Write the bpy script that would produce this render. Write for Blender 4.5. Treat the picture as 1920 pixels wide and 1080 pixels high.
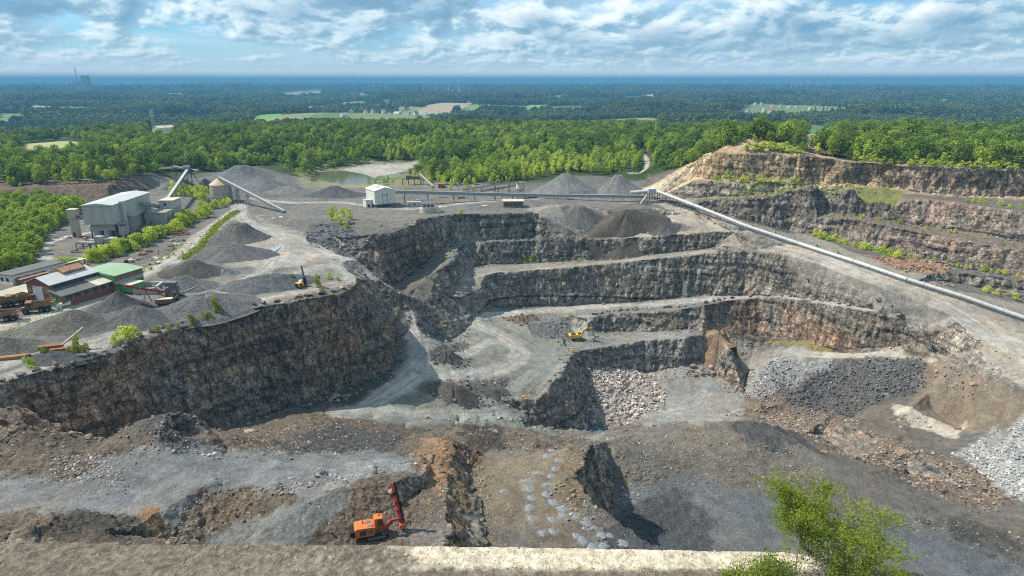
import bpy, bmesh, math, random, time
import numpy as np
from mathutils import Vector, Matrix, Euler
from mathutils.geometry import delaunay_2d_cdt
from mathutils.bvhtree import BVHTree

# ------------------------------------------------------------------ camera, sky, sun, exposure
for o in list(bpy.data.objects):
    bpy.data.objects.remove(o)
SC = bpy.context.scene
COL = SC.collection
rng = np.random.default_rng(7)
random.seed(7)
FOC = 1280.0                      # focal length in pixels of the 1920 wide photograph
PITCH = math.atan((540 - 151) / FOC)
CAMH = 85.0
cam_data = bpy.data.cameras.new('camera')
cam = bpy.data.objects.new('camera', cam_data)
COL.objects.link(cam)
cam_data.sensor_width = 36.0
cam_data.lens = 36.0 * FOC / 1920.0
cam_data.clip_start = 0.5
cam_data.clip_end = 200000.0
cam.location = (0, 0, CAMH)
cam.rotation_euler = (math.pi / 2 - PITCH, 0, 0)
SC.camera = cam

SUN_DIR = Vector((-0.74, 0.14, 0.90)).normalized()      # towards the sun: left, a little beyond the pit
sun_el = math.asin(SUN_DIR.z)
sun_az = math.atan2(SUN_DIR.x, SUN_DIR.y)
sd = bpy.data.lights.new('sun', 'SUN')
sd.energy = 5.0
sd.angle = math.radians(0.6)
sd.color = (1.0, 0.92, 0.78)
sun = bpy.data.objects.new('sun', sd)
COL.objects.link(sun)
sun.location = (0, 0, 400)
sun.rotation_euler = SUN_DIR.to_track_quat('Z', 'Y').to_euler()

def nd(nt, typ, loc=None, **kw):
    n = nt.nodes.new(typ)
    for k, v in kw.items():
        setattr(n, k, v)
    return n

def math_node(nt, op, a, b=None, clamp=False):
    n = nt.nodes.new('ShaderNodeMath')
    n.operation = op
    n.use_clamp = clamp
    for i, v in enumerate((a, b)):
        if v is None:
            continue
        if isinstance(v, (int, float)):
            n.inputs[i].default_value = v
        else:
            nt.links.new(v, n.inputs[i])
    return n.outputs[0]

def mix_col(nt, fac, a, b, blend='MIX'):
    n = nt.nodes.new('ShaderNodeMix')
    n.data_type = 'RGBA'
    n.blend_type = blend
    def put(sock, v):
        if isinstance(v, (int, float)):
            sock.default_value = v
        elif isinstance(v, (tuple, list)):
            sock.default_value = (v[0], v[1], v[2], 1.0)
        else:
            nt.links.new(v, sock)
    put(n.inputs[0], fac)
    put(n.inputs[6], a)
    put(n.inputs[7], b)
    return n.outputs[2]

def ramp(nt, fac, stops):
    n = nt.nodes.new('ShaderNodeValToRGB')
    cr = n.color_ramp
    while len(cr.elements) > 1:
        cr.elements.remove(cr.elements[-1])
    first = True
    for p, c in stops:
        if first:
            e = cr.elements[0]
            e.position = p
            first = False
        else:
            e = cr.elements.new(p)
        if isinstance(c, (int, float)):
            c = (c, c, c)
        e.color = (c[0], c[1], c[2], 1)
    nt.links.new(fac, n.inputs[0])
    return n.outputs[0]

def noise_tex(nt, vec, scale, detail=6.0, rough=0.55, dist=0.0, dims='3D'):
    n = nt.nodes.new('ShaderNodeTexNoise')
    n.noise_dimensions = dims
    n.inputs['Scale'].default_value = scale
    n.inputs['Detail'].default_value = detail
    n.inputs['Roughness'].default_value = rough
    n.inputs['Distortion'].default_value = dist
    if vec is not None:
        nt.links.new(vec, n.inputs['Vector'])
    return n.outputs['Fac']

def build_world():
    w = bpy.data.worlds.new('World')
    SC.world = w
    w.use_nodes = True
    nt = w.node_tree
    nt.nodes.clear()
    out = nd(nt, 'ShaderNodeOutputWorld')
    bg = nd(nt, 'ShaderNodeBackground')
    nt.links.new(bg.outputs[0], out.inputs[0])
    sky = nd(nt, 'ShaderNodeTexSky')
    sky.sky_type = 'NISHITA'
    sky.sun_disc = False
    sky.sun_elevation = sun_el
    sky.sun_rotation = sun_az
    sky.altitude = 150
    sky.air_density = 1.0
    sky.dust_density = 0.6
    sky.ozone_density = 2.2
    bg.inputs['Strength'].default_value = 0.13
    tc = nd(nt, 'ShaderNodeTexCoord')
    sep = nd(nt, 'ShaderNodeSeparateXYZ')
    nt.links.new(tc.outputs['Generated'], sep.inputs[0])
    z = math_node(nt, 'MAXIMUM', sep.outputs[2], 0.0)
    den = math_node(nt, 'ADD', z, 0.040)
    u = math_node(nt, 'ARCTAN2', sep.outputs[0], sep.outputs[1])
    v = math_node(nt, 'LOGARITHM', den, math.e)
    def layer(ox, oy, oz, su, sv, scale, detail, rough, dist):
        cb = nd(nt, 'ShaderNodeCombineXYZ')
        nt.links.new(math_node(nt, 'ADD', math_node(nt, 'MULTIPLY', u, su), ox), cb.inputs[0])
        nt.links.new(math_node(nt, 'ADD', math_node(nt, 'MULTIPLY', v, sv), oy), cb.inputs[1])
        cb.inputs[2].default_value = oz
        return noise_tex(nt, cb.outputs[0], scale, detail, rough, dist)
    # near and far cumulus, the same fields a little higher up (for the shaded undersides), large banks, thin veils
    hi = ramp(nt, z, [(0.030, 0.0), (0.060, 1.0)])
    def both(du, dv, det):
        a_ = layer(CL[0] + du, CL[1] + dv, 0.0, 7.5, 1.9, 1.0, det, 0.58, 0.2)
        b_ = layer(CL[0] + 40 + du, CL[1] + dv, 2.0, 17.0, 2.9, 1.0, det, 0.57, 0.2)
        n = nt.nodes.new('ShaderNodeMix'); n.data_type = 'FLOAT'
        nt.links.new(hi, n.inputs[0]); nt.links.new(b_, n.inputs[2]); nt.links.new(a_, n.inputs[3])
        return n.outputs[0]
    n1 = both(0, 0, 12.0)
    n2 = both(-0.07, 0.13, 7.0)
    n3 = layer(1.2, -7.7, 3.1, 2.2, 4.0, 0.9, 7.0, 0.6, 0.4)
    big = layer(CL[2], 2.2, 7.0, 2.6, 1.2, 0.9, 3.0, 0.5, 0.0)
    cov = math_node(nt, 'ADD', n1, math_node(nt, 'MULTIPLY', math_node(nt, 'SUBTRACT', big, 0.5), 0.75))
    mask = ramp(nt, cov, [(0.40, 0.0), (0.46, 0.6), (0.53, 1.0)])
    lit = math_node(nt, 'SUBTRACT', n1, n2)
    shade = ramp(nt, math_node(nt, 'ADD', math_node(nt, 'MULTIPLY', lit, 3.0), 0.5),
                 [(0.20, (1.3, 2.4, 3.4)), (0.42, (2.1, 3.3, 4.2)), (0.60, (4.9, 5.9, 6.3)), (0.80, (6.8, 7.2, 7.2))])
    thick = ramp(nt, cov, [(0.56, 0.0), (0.74, 0.80)])
    shade = mix_col(nt, thick, shade, (1.1, 2.3, 3.4))
    veil = ramp(nt, n3, [(0.36, 0.0), (0.72, 0.70)])
    blue = mix_col(nt, 1.0, sky.outputs[0], (0.34, 0.64, 0.88), 'MULTIPLY')
    base = mix_col(nt, veil, blue, (4.3, 5.4, 6.0))
    c = mix_col(nt, math_node(nt, 'MULTIPLY', mask, 0.94), base, shade)
    # thick air low over the land
    hz = ramp(nt, z, [(0.0, 0.95), (0.010, 0.85), (0.020, 0.55), (0.040, 0.18), (0.06, 0.0)])
    glow = ramp(nt, math_node(nt, 'MULTIPLY', z, 20.0), [(0.0, (15.0, 14.4, 13.4)), (0.15, (11.0, 11.0, 10.6)), (0.35, (6.4, 7.1, 7.3)), (0.8, (4.2, 5.2, 5.7))])
    c = mix_col(nt, hz, c, glow)
    nt.links.new(c, bg.inputs[0])
CL = (63.0, 23.1, 42.2)
build_world()
SC.view_settings.view_transform = 'Standard'
SC.view_settings.look = 'None'
SC.view_settings.exposure = 0.42
SC.view_settings.gamma = 1.0
SC.view_settings.use_curve_mapping = False
SC.render.engine = 'CYCLES'
SC.cycles.use_denoising = False
SC.cycles.filter_width = 1.1
SC.cycles.sample_clamp_indirect = 4.0
SC.cycles.max_bounces = 5
SC.cycles.diffuse_bounces = 2
SC.cycles.volume_bounces = 0
SC.cycles.transparent_max_bounces = 8

# ------------------------------------------------------------------ from photograph to place
ST, CT = math.sin(PITCH), math.cos(PITCH)
def W(px, py, z):
    """The point at height z that the photograph shows at (px, py)."""
    a = (py - 540) / FOC
    b = (px - 960) / FOC
    d = (CAMH - z) / (ST + a * CT)
    return (b * d, d * (CT - a * ST), z)

def ray_dir(px, py):
    a = (py - 540) / FOC
    b = (px - 960) / FOC
    return Vector((b, CT - a * ST, -ST - a * CT)).normalized()

# ------------------------------------------------------------------ numeric noise
_perm = np.random.default_rng(3).permutation(256).astype(np.int64)
_perm = np.concatenate([_perm, _perm, _perm, _perm])
_val = np.random.default_rng(4).random(256)
def vnoise(x, y, z):
    xi = np.floor(x).astype(np.int64); yi = np.floor(y).astype(np.int64); zi = np.floor(z).astype(np.int64)
    xf = x - xi; yf = y - yi; zf = z - zi
    u = xf * xf * (3 - 2 * xf); v = yf * yf * (3 - 2 * yf); w = zf * zf * (3 - 2 * zf)
    def h(i, j, k):
        return _val[_perm[_perm[_perm[i & 255] + (j & 255)] + (k & 255)] & 255]
    def lx(j, k):
        a = h(xi, j, k); b = h(xi + 1, j, k)
        return a + (b - a) * u
    a = lx(yi, zi); b = lx(yi + 1, zi); c = lx(yi, zi + 1); d = lx(yi + 1, zi + 1)
    e = a + (b - a) * v; f = c + (d - c) * v
    return (e + (f - e) * w) * 2 - 1
def fbm(x, y, z, octs=4, gain=0.5):
    s = np.zeros_like(x); a = 1.0; t = 0.0
    for i in range(octs):
        s += a * vnoise(x + 13.7 * i, y - 7.1 * i, z + 3.3 * i)
        t += a
        a *= gain
        x = x * 2.03; y = y * 2.03; z = z * 2.03
    return s / t
def sstep(a, b, x):
    t = np.clip((x - a) / (b - a), 0, 1)
    return t * t * (3 - 2 * t)
# ------------------------------------------------------------------ the quarry: break lines (photo x, photo y, height)
LINES = []
def L(*pts):
    LINES.append([W(*p) for p in pts])
def LW(*pts):
    LINES.append(list(pts))
def S(*pts):
    for p in pts:
        LINES.append([W(*p)])

# big left wall: crest, then foot
L((-420,960,-3),(-200,815,-3),(-100,765,-3),(0,722,-3),(60,702,-3.5),(130,684,-4),(200,664,-4),(250,642,-4.5),(300,623,-5),(380,601,-5),(450,584,-5),
  (520,571,-5),(580,561,-5),(630,552,-5),(656,543,-5),(671,531,-5),(667,522,-5),(645,510,-4),(618,503,-3))
L((-420,1050,-6),(-200,935,-8),(-100,905,-12),(0,862,-19),(100,832,-27),(200,835,-32),(300,817,-38),(420,802,-45),(500,781,-48),(580,753,-48),(640,729,-48),
  (700,709,-48),(736,693,-48),(743,650,-42),(735,610,-34),(722,570,-25),(705,545,-17),(680,525,-9),(650,507,-4.5))
# ramp between the walls
L((640,492,-3),(694,527,-14),(730,552,-22),(752,582,-30),(766,620,-38),(776,660,-44),(784,690,-48))
L((664,487,-5),(708,523,-14.3),(748,549,-22.3),(772,580,-30.3),(786,620,-38.3),(795,660,-44.3))
# walls that follow from one another: a foot lies below its crest, set back by the slope of the wall
def ratio(py):
    a = (py - 540) / FOC
    return (CT - a * ST) / (ST + a * CT)
class PL:
    def __init__(s, pts, add=True):
        s.p = list(pts)
        q = sorted(s.p)
        s.x = [a[0] for a in q]
        s.zz = [a[2] for a in q]
        s.ff = [(CAMH - a[2]) * ratio(a[1]) for a in q]
        if add:
            L(*s.p)
    def z(s, px): return float(np.interp(px, s.x, s.zz))
    def f(s, px): return float(np.interp(px, s.x, s.ff))
def foot(cr, pts, slope, add=True):
    out = []
    for px, py in pts:
        sl = slope if not isinstance(slope, list) else float(np.interp(px, slope[0], slope[1]))
        t = math.tan(math.radians(sl))
        fc = cr.f(px); Dc = CAMH - cr.z(px)
        out.append((px, py, CAMH - (fc + Dc / t) / (ratio(py) + 1 / t)))
    return PL(out, add)
def front(ft, pts, drop=0.5, add=True):
    return PL([(px, py, ft.z(px) - drop) for px, py in pts], add)

# middle wall, crest of the plant level
L((640,446,-1),(668,430,0),(700,440,-1),(740,433,0),(777,422,0))
L2 = PL([(777,422,0),(781,411,0),(850,402,0),(930,400,0),(1000,397,0),(1012,402,-1.2),(1060,415,-7),(1120,435,-12.8),(1170,444,-15.2)])
L((648,470,-7),(668,482,-10),(690,515,-19),(722,541,-27),(762,554,-32),(800,568,-36.5),(838,581,-42.5),(862,588,-46.5),(880,590,-48),(895,592,-50))
# bench one
b1 = foot(L2, [(790,500),(800,490),(812,478),(835,465),(870,457),(917,449),(1000,446)], 75)
L3 = front(PL(b1.p + [(1100,450,-16),(1200,446,-14),(1280,440,-11),(1340,433,-8),(1375,436,-8)], False), [(793,505),(817,509),(837,495),(853,481),(860,461),(890,455),(920,452),(1000,450),(1100,450),(1200,446),(1280,440),(1340,433),(1375,436)], .3)
L((745,530,-30),(775,514,-30),L3.p[0])
L((842,556,-37),(850,540,-34.5),(866,516,-31.5),(885,502,-32))
# bench two
b2 = foot(L3, [(885,502),(920,495),(973,494),(1040,491),(1107,488),(1173,482),(1280,471),(1340,463)], 74)
L4 = front(PL(b2.p + [(1480,477,-13.2),(1560,505,-14.7),(1650,538,-17.2),(1740,572,-21.7),(1782,592,-24.2)], False),
           [(884,524),(907,518),(940,509),(973,508),(1040,504),(1107,498),(1173,491),(1273,481),(1340,474),(1400,471),(1480,477),(1560,505),(1650,538),(1740,572),(1782,592)], .3)
L((842,560,-38),(868,559,-39),(903,540,-38),L4.p[0])
# bench three
b3 = foot(L4, [(923,578),(973,574),(1040,574),(1140,569),(1207,564),(1273,558),(1340,554),(1400,553),(1480,554),(1497,558),(1560,565),(1650,583),(1740,597)], [[1400,1500,1650,1740],[76,74,72,80]])
L((895,592,-50), b3.p[0])
_q = b3
L5 = front(_q, [(1112,594),(1150,588),(1200,585),(1280,580),(1320,573),(1380,562),(1420,558),(1470,559),(1500,564),(1560,572),(1620,584)], 1.0, False)
L5 = PL(L5.p + [(1700,606,-32.5),(1728,620,-32.8)])
L((1098,622,-60),(1102,608,-57.5),L5.p[0])
# excavator bench, its wall, the floor under the long wall
b5 = foot(L5, [(1116,618),(1133,624),(1163,623),(1200,622),(1262,620),(1300,616)], 66)
L6 = front(PL([(1066,656,-62.0)] + b5.p, False), [(1066,656),(1088,659),(1120,652),(1153,649),(1207,639),(1280,634),(1318,626)], 0.6)
L(L6.p[-1],(1336,604,b5.z(1300)+1.5))
b6 = foot(L6, [(1112,691),(1130,690),(1187,694),(1207,699),(1227,697),(1280,683),(1312,676)], 74)
bw = foot(L5, [(1352,616),(1420,630),(1457,635),(1513,640),(1563,654),(1647,652),(1692,648),(1718,638)], 74)
L(b6.p[-1],(1345,672,b6.z(1312)+1),(1364,650,bw.z(1352)-1.5),bw.p[0])
# road on top of the spoil slope, its foot
rd = front(bw, [(1480,667),(1540,665),(1600,662),(1650,660),(1692,657)], 1.5)
L(rd.p[-1],(1745,652,-41))
rc = PL([(1440,682,rd.z(1480)-2.5),(1500,673,rd.z(1500)-.6),(1560,674,rd.z(1560)-.6),(1640,672,rd.z(1640)-.6),(1700,670,rd.z(1692)-.8),(1757,669,-42.5),(1807,693,-41),(1850,706,-38),(1910,728,-35),(1980,760,-33),(2120,830,-30),(2400,1000,-28)])
rf = foot(rc, [(1470,772),(1530,786),(1580,798),(1606,775),(1625,752),(1660,748),(1740,737)], 38, False)
L((1395,740,-85), *rf.p)
rg = foot(rc, [(1750,770),(1800,806),(1850,812),(1920,798),(2050,900),(2300,1100)], 40, False)
L(rf.p[-1],(1705,768,rf.z(1740)-1.5), *rg.p)
S((1700,800,-62.5),(1760,835,-59),(1660,790,-64),(1690,830,-62),(1540,820,-78),(1700,868,-61))
# rubble ridge across the right side
L((1425,760,-79),(1480,746,-75),(1560,780,-69),(1650,822,-61),(1750,862,-55),(1850,892,-53),(1892,932,-52))
S((1850,850,-52),(1920,870,-48),(1920,935,-50),(1780,905,-58),(1700,890,-63),(1600,868,-70),(1500,820,-78),(1430,790,-83),(2050,960,-44))
# pit floor and pool hollow
S((1300,740,-85),(1250,770,-86),(1340,702,-80),(1370,780,-87),(1180,790,-88),(1400,700,-80))
L((1105,800,-90),(1112,822,-91),(1140,826,-91),(1150,815,-90),(1128,806,-90.5))
# mid floor
S((840,640,-53),(870,620,-54),(930,650,-56),(1000,645,-58),(1000,600,-56),(940,600,-54.5),(1040,620,-60),(1050,590,-57),(1085,615,-62),(900,700,-55),(960,700,-58),(820,700,-51),(850,740,-54),(930,745,-61.5),
  (720,745,-50),(660,765,-50),(780,765,-54),(860,790,-60),(930,785,-65),(900,785,-62),(700,785,-50.5))
L((1060,650,-60),(1068,668,-60),(1062,690,-60),(1035,718,-61.5),(1007,750,-65.5),(990,781,-71))
L((1104,693,-70.5),(1103,702,-72.5),(1107,740,-80),(1101,806,-85.5),(1050,800,-80),(1002,793,-73.5))
L((1004,800,-75),(1060,806,-81),(1120,822,-85),(1140,829,-88))
S((990,806,-72),(1050,818,-77),(850,808,-56),(760,800,-52.5))
# foreground mass: its far rim from the left pinnacle to the drill bench
L((-200,800,2),(-60,775,1),(0,768,0),(28,766,0),(44,800,-2),(52,842,-12),(130,838,-12),(200,828,-8),(260,792,-2),(300,779,1),(335,772,2),(365,784,-1),(388,806,-8),(440,822,-17),(500,818,-25),(560,800,-34),(610,775,-45),(640,752,-49))
S((150,860,-6),(60,880,-4),(230,850,-4),(300,800,1),(330,820,-4),(290,870,-3),(420,850,-8),(520,850,-10),(600,832,-18),(640,812,-30),(690,815,-36),(760,822,-36),(700,840,-22),(560,845,-12),(640,848,-13),(740,842,-18),
  (400,900,-3),(250,935,-4),(100,935,-4),(0,940,-4),(520,905,-2),(600,880,-1),(700,870,-1),(770,870,-4),(640,900,0),(-200,950,-4))
L((560,952,-1),(620,922,0),(680,914,0),(740,906,-1),(788,886,-4),(790,862,-7))
L((560,1040,-6),(648,1004,-4.8),(690,972,-3.8),(740,952,-3.8),(784,918,-6),(806,880,-8.5),(812,850,-12))
L((380,1020,-9),(460,975,-6.5),(560,945,-3),(600,930,-1))
S((300,960,-3),(330,990,-6),(200,970,-3),(100,968,2),(60,985,3),(180,1000,2),(240,1000,-2),(0,985,0),(-200,1000,0),(440,1030,-9.5),(300,1030,-8),(700,1012,-6),(790,980,-5),(790,1030,-5),(640,1030,-5.6))
L((800,822,-20),(850,828,-13),(843,860,-10),(840,900,-8),(836,960,-5),(832,1045,-4))
L((880,812,-26),(938,822,-25),(905,850,-19),(872,890,-16),(886,930,-15),(900,980,-14.5),(908,1045,-14.5))
S((940,808,-32),(1000,815,-34),(1000,832,-18),(950,850,-17),(1050,845,-15),(980,900,-14.5),(960,960,-14),(1020,950,-13.5),(1010,1030,-14),(1100,1030,-14))
L((1070,838,-17),(1106,834,-14),(1088,862,-13.5),(1066,895,-13.5),(1072,934,-13.5),(1086,948,-13.5),(1112,953,-13.5),(1127,958,-13.5),(1157,980,-13.5),(1188,997,-13.5),(1228,1036,-13.5),(1300,1095,-13.5))
L((1135,828,-30),(1160,842,-31),(1195,870,-34),(1222,897,-36),(1190,915,-37),(1150,928,-37.5),(1142,950,-38))
_e = [W(1157,980,-13.5), W(1188,997,-13.5), W(1228,1036,-13.5), W(1300,1095,-13.5)]
LW(*([W(1142,955,-38)] + [(p[0] + 5.0, p[1] + 6.5, -38) for p in _e]))
# dark hill and the grey floor on the right
L((1190,812,-40),(1240,800,-38),(1300,793,-36),(1400,791,-36),(1450,803,-38),(1530,850,-41),(1620,890,-43),(1700,926,-45),(1780,952,-47),(1900,1000,-46),(2100,1080,-44))
S((1280,830,-37),(1400,850,-36),(1300,880,-38),(1430,920,-39),(1560,920,-42),(1300,930,-40),(1250,1000,-40),(1450,1000,-41),(1600,980,-43),(1750,1040,-45),(1660,960,-42),(1780,985,-43),(1900,1070,-46),(1900,1020,-47),(1350,1060,-40))
L((690,812,-44),(780,827,-45),(900,841,-51),(1000,866,-53),(1060,869,-54),(1118,868,-50))
# near rim below the camera, its foot
LW((-260,34,53),(-120,39,53),W(0,1021,53),W(400,1021,53),W(700,1023,53),W(960,1027,53),W(1200,1031,53),W(1340,1034,53),W(1480,1037,53),W(1600,1050,53),W(1730,1078,53),(32,30,52),(60,10,52),(120,-10,52))
LW((-260,58,-8),(-120,62,-8),(-60,64,-9),(-20,66,-9),(8,66,-13),(20,70,-24),(34,66,-38),(60,50,-40),(110,30,-40),(170,0,-40))
S((400,1060,53.1),(900,1060,53.1),(1300,1075,53.1))
for p in ((-260,-40,54),(-60,-40,54),(60,-40,54),(160,-60,52),(0,10,53.2),(-60,10,53.3),(30,5,53)):
    LW(p)

# plant level
S((0,650,-2),(100,640,-2.5),(0,620,-1),(120,590,-1),(300,500,0),(430,400,1),(470,370,1),(300,450,0),(180,470,0),(100,480,0),(20,470,-1),(20,420,-1),(200,440,0),(60,520,-0.5),(400,560,-3),(480,520,-2),(560,535,-4),
  (500,470,-1),(600,480,-2),(560,500,-2),(420,480,-1),(520,560,-4.5),(300,590,-4),(200,620,-3.5),(640,480,-2),(620,440,0),(540,445,0),(350,380,1),(330,340,2),(420,345,2),(520,350,1),(700,390,0),(860,385,0),(720,360,0),
  (900,360,0),(1000,350,0.5),(960,390,0),(1100,385,-1),(1180,370,0),(1090,360,0),(560,400,0.5),(-200,640,-2),(-200,560,-1),(-200,480,-1),(-300,420,-1))
L((520,408,0),(560,402,0),(603,404,0)); L((512,432,0),(545,436,-1),(598,436,-1))
# wall behind the left plant: foot, crest
L((-300,395,0.5),(-100,390,0.5),(0,386,0.5),(100,388,0.5),(200,380,0),(290,352,1),(300,345,2))
L((-300,358,9),(-100,358,9),(0,356,9.5),(100,350,11),(200,346,11),(270,330,9),(310,322,5))
# ring road mound area
S((1250,420,-7.5),(1200,432,-11),(1260,438,-10.5),(1150,425,-10),(1100,418,-9.5))
S((1040,392,0),(1140,394,-0.5),(1230,390,0),(1280,402,-2))
S((1080,406,-4),(1150,404,-4.5),(1230,404,-4.5))
# pipe terrace and the terraces on the right
L((1225,374,0.5),(1300,398,-0.5),(1400,431,-5.5),(1480,458,-10.5),(1600,497,-12.5),(1700,530,-16),(1800,563,-20.5),(1920,604,-26.5),(2060,655,-29))
S((1850,602,-26.5),(1920,640,-28.5),(1920,700,-31),(1850,650,-31),(2000,680,-30),(2200,800,-30))
R0 = PL([(1210,353,1),(1245,341,8),(1283,317,22),(1320,290,34),(1343,283,37),(1372,268,42),(1405,260,45),(1470,268,43),(1500,290,37),(1570,299,34),(1600,304,33),(1680,308,32),(1780,315,31),(1920,320,30),(2060,326,30),(2300,340,30)])
Rx = PL([(1350,286,36.5),(1400,289,36.5),(1460,289,36.5),(1496,291,36.5)])
L(R0.p[4], Rx.p[0]); L(Rx.p[-1], R0.p[8])
R0l = PL([p for p in R0.p if not 1343 < p[0] < 1500] + Rx.p, False)
R0f = foot(R0l, [(1300,333),(1327,335),(1407,340),(1493,340),(1587,344),(1640,350),(1690,356),(1760,367),(1920,369),(2060,374),(2300,390)], 72)
R1 = front(R0f, [(1300,340),(1380,342),(1453,343),(1527,347),(1600,353)])
R1f = PL(foot(R1, [(1290,373),(1340,370),(1380,368),(1453,362)], 70, False).p + [(1527,360,12.6),(1600,360,13.2)])
_m = PL(R1f.p + [(1680,364,R0f.z(1680) - 2), (1747,371,R0f.z(1747)), (1920,385,R0f.z(1920))], False)
R2 = PL([(1300,377,6),(1347,374,7.5),(1407,373,9),(1447,368,10.5),(1493,366,11),(1547,371,10),(1613,379,9.5),(1680,383,9.5),(1700,374,13),(1747,375,13.2),(1813,384,12.4),(1920,398,11.5),(2060,416,11),(2300,450,10)])
foot(R2, [(1300,391),(1347,398),(1390,411),(1440,424),(1480,434)], 62)
R2f = foot(R2, [(1545,403),(1563,401),(1647,411),(1747,426),(1847,438),(1920,454),(2060,480),(2300,530)], 62)
R3 = front(R2f, [(1533,408),(1613,414),(1680,428),(1780,448),(1920,471),(2060,500),(2300,555)])
R3f = foot(R3, [(1527,439),(1580,454),(1647,465),(1713,482),(1813,505),(1913,519),(2060,556),(2300,620)], 70)
R4 = front(R3f, [(1740,502),(1760,510),(1840,516),(1920,526),(2060,566),(2300,632)])
R4f = foot(R4, [(1768,526),(1790,531),(1847,541),(1920,560),(2060,605)], 65)
# lake hollow and beyond
L((585,340,-3.5),(600,322,-3.5),(640,318,-3.5),(700,312,-3.5),(760,306,-3),(785,306,-2.5),(780,316,-3),(730,328,-3.5),(690,338,-3.5),(640,343,-3.5))
S((560,345,0),(800,330,0),(590,308,0),(700,300,0),(560,325,1),(820,345,0),(640,352,0),(720,346,0))
S((1000,330,1),(1200,325,3),(900,320,1),(1150,345,1),(1060,340,1),(1210,335,2))
S((400,318,3),(300,310,6),(480,305,3),(100,320,12),(200,300,13),(-200,330,13),(0,285,8),(100,278,4),(600,280,6),(800,280,6),(960,290,6),(960,250,10),(1100,270,10),(1200,290,8),(640,250,12),(450,262,14),(800,240,12),(1300,280,18),(1360,262,30),(1600,290,30),(1760,296,30),(1920,300,29))
for r, z in ((1420, -4), (1750, -36), (2400, -46), (3400, -48), (5200, -50), (8000, -54), (13000, -56), (20000, -60), (32000, -62), (46000, -64)):
    for k in range(-6, 7):
        t = math.radians(k * 9.0)
        zz = z
        if r == 1420 and k in (3, 4, 5, 6):
            zz = 4
        if r == 20000 and -3 <= k <= -1:
            zz = z + (55, 95, 60)[k + 3]
        if r == 20000 and k < -3:
            zz = z + 45
        LW((r * math.sin(t), r * math.cos(t), zz))
for r, z in ((460, -8), (640, 0), (900, 10)):
    for sgn in (-1, 1):
        LW((sgn * r, r * 0.62, z if sgn < 0 else z + 20))

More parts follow.
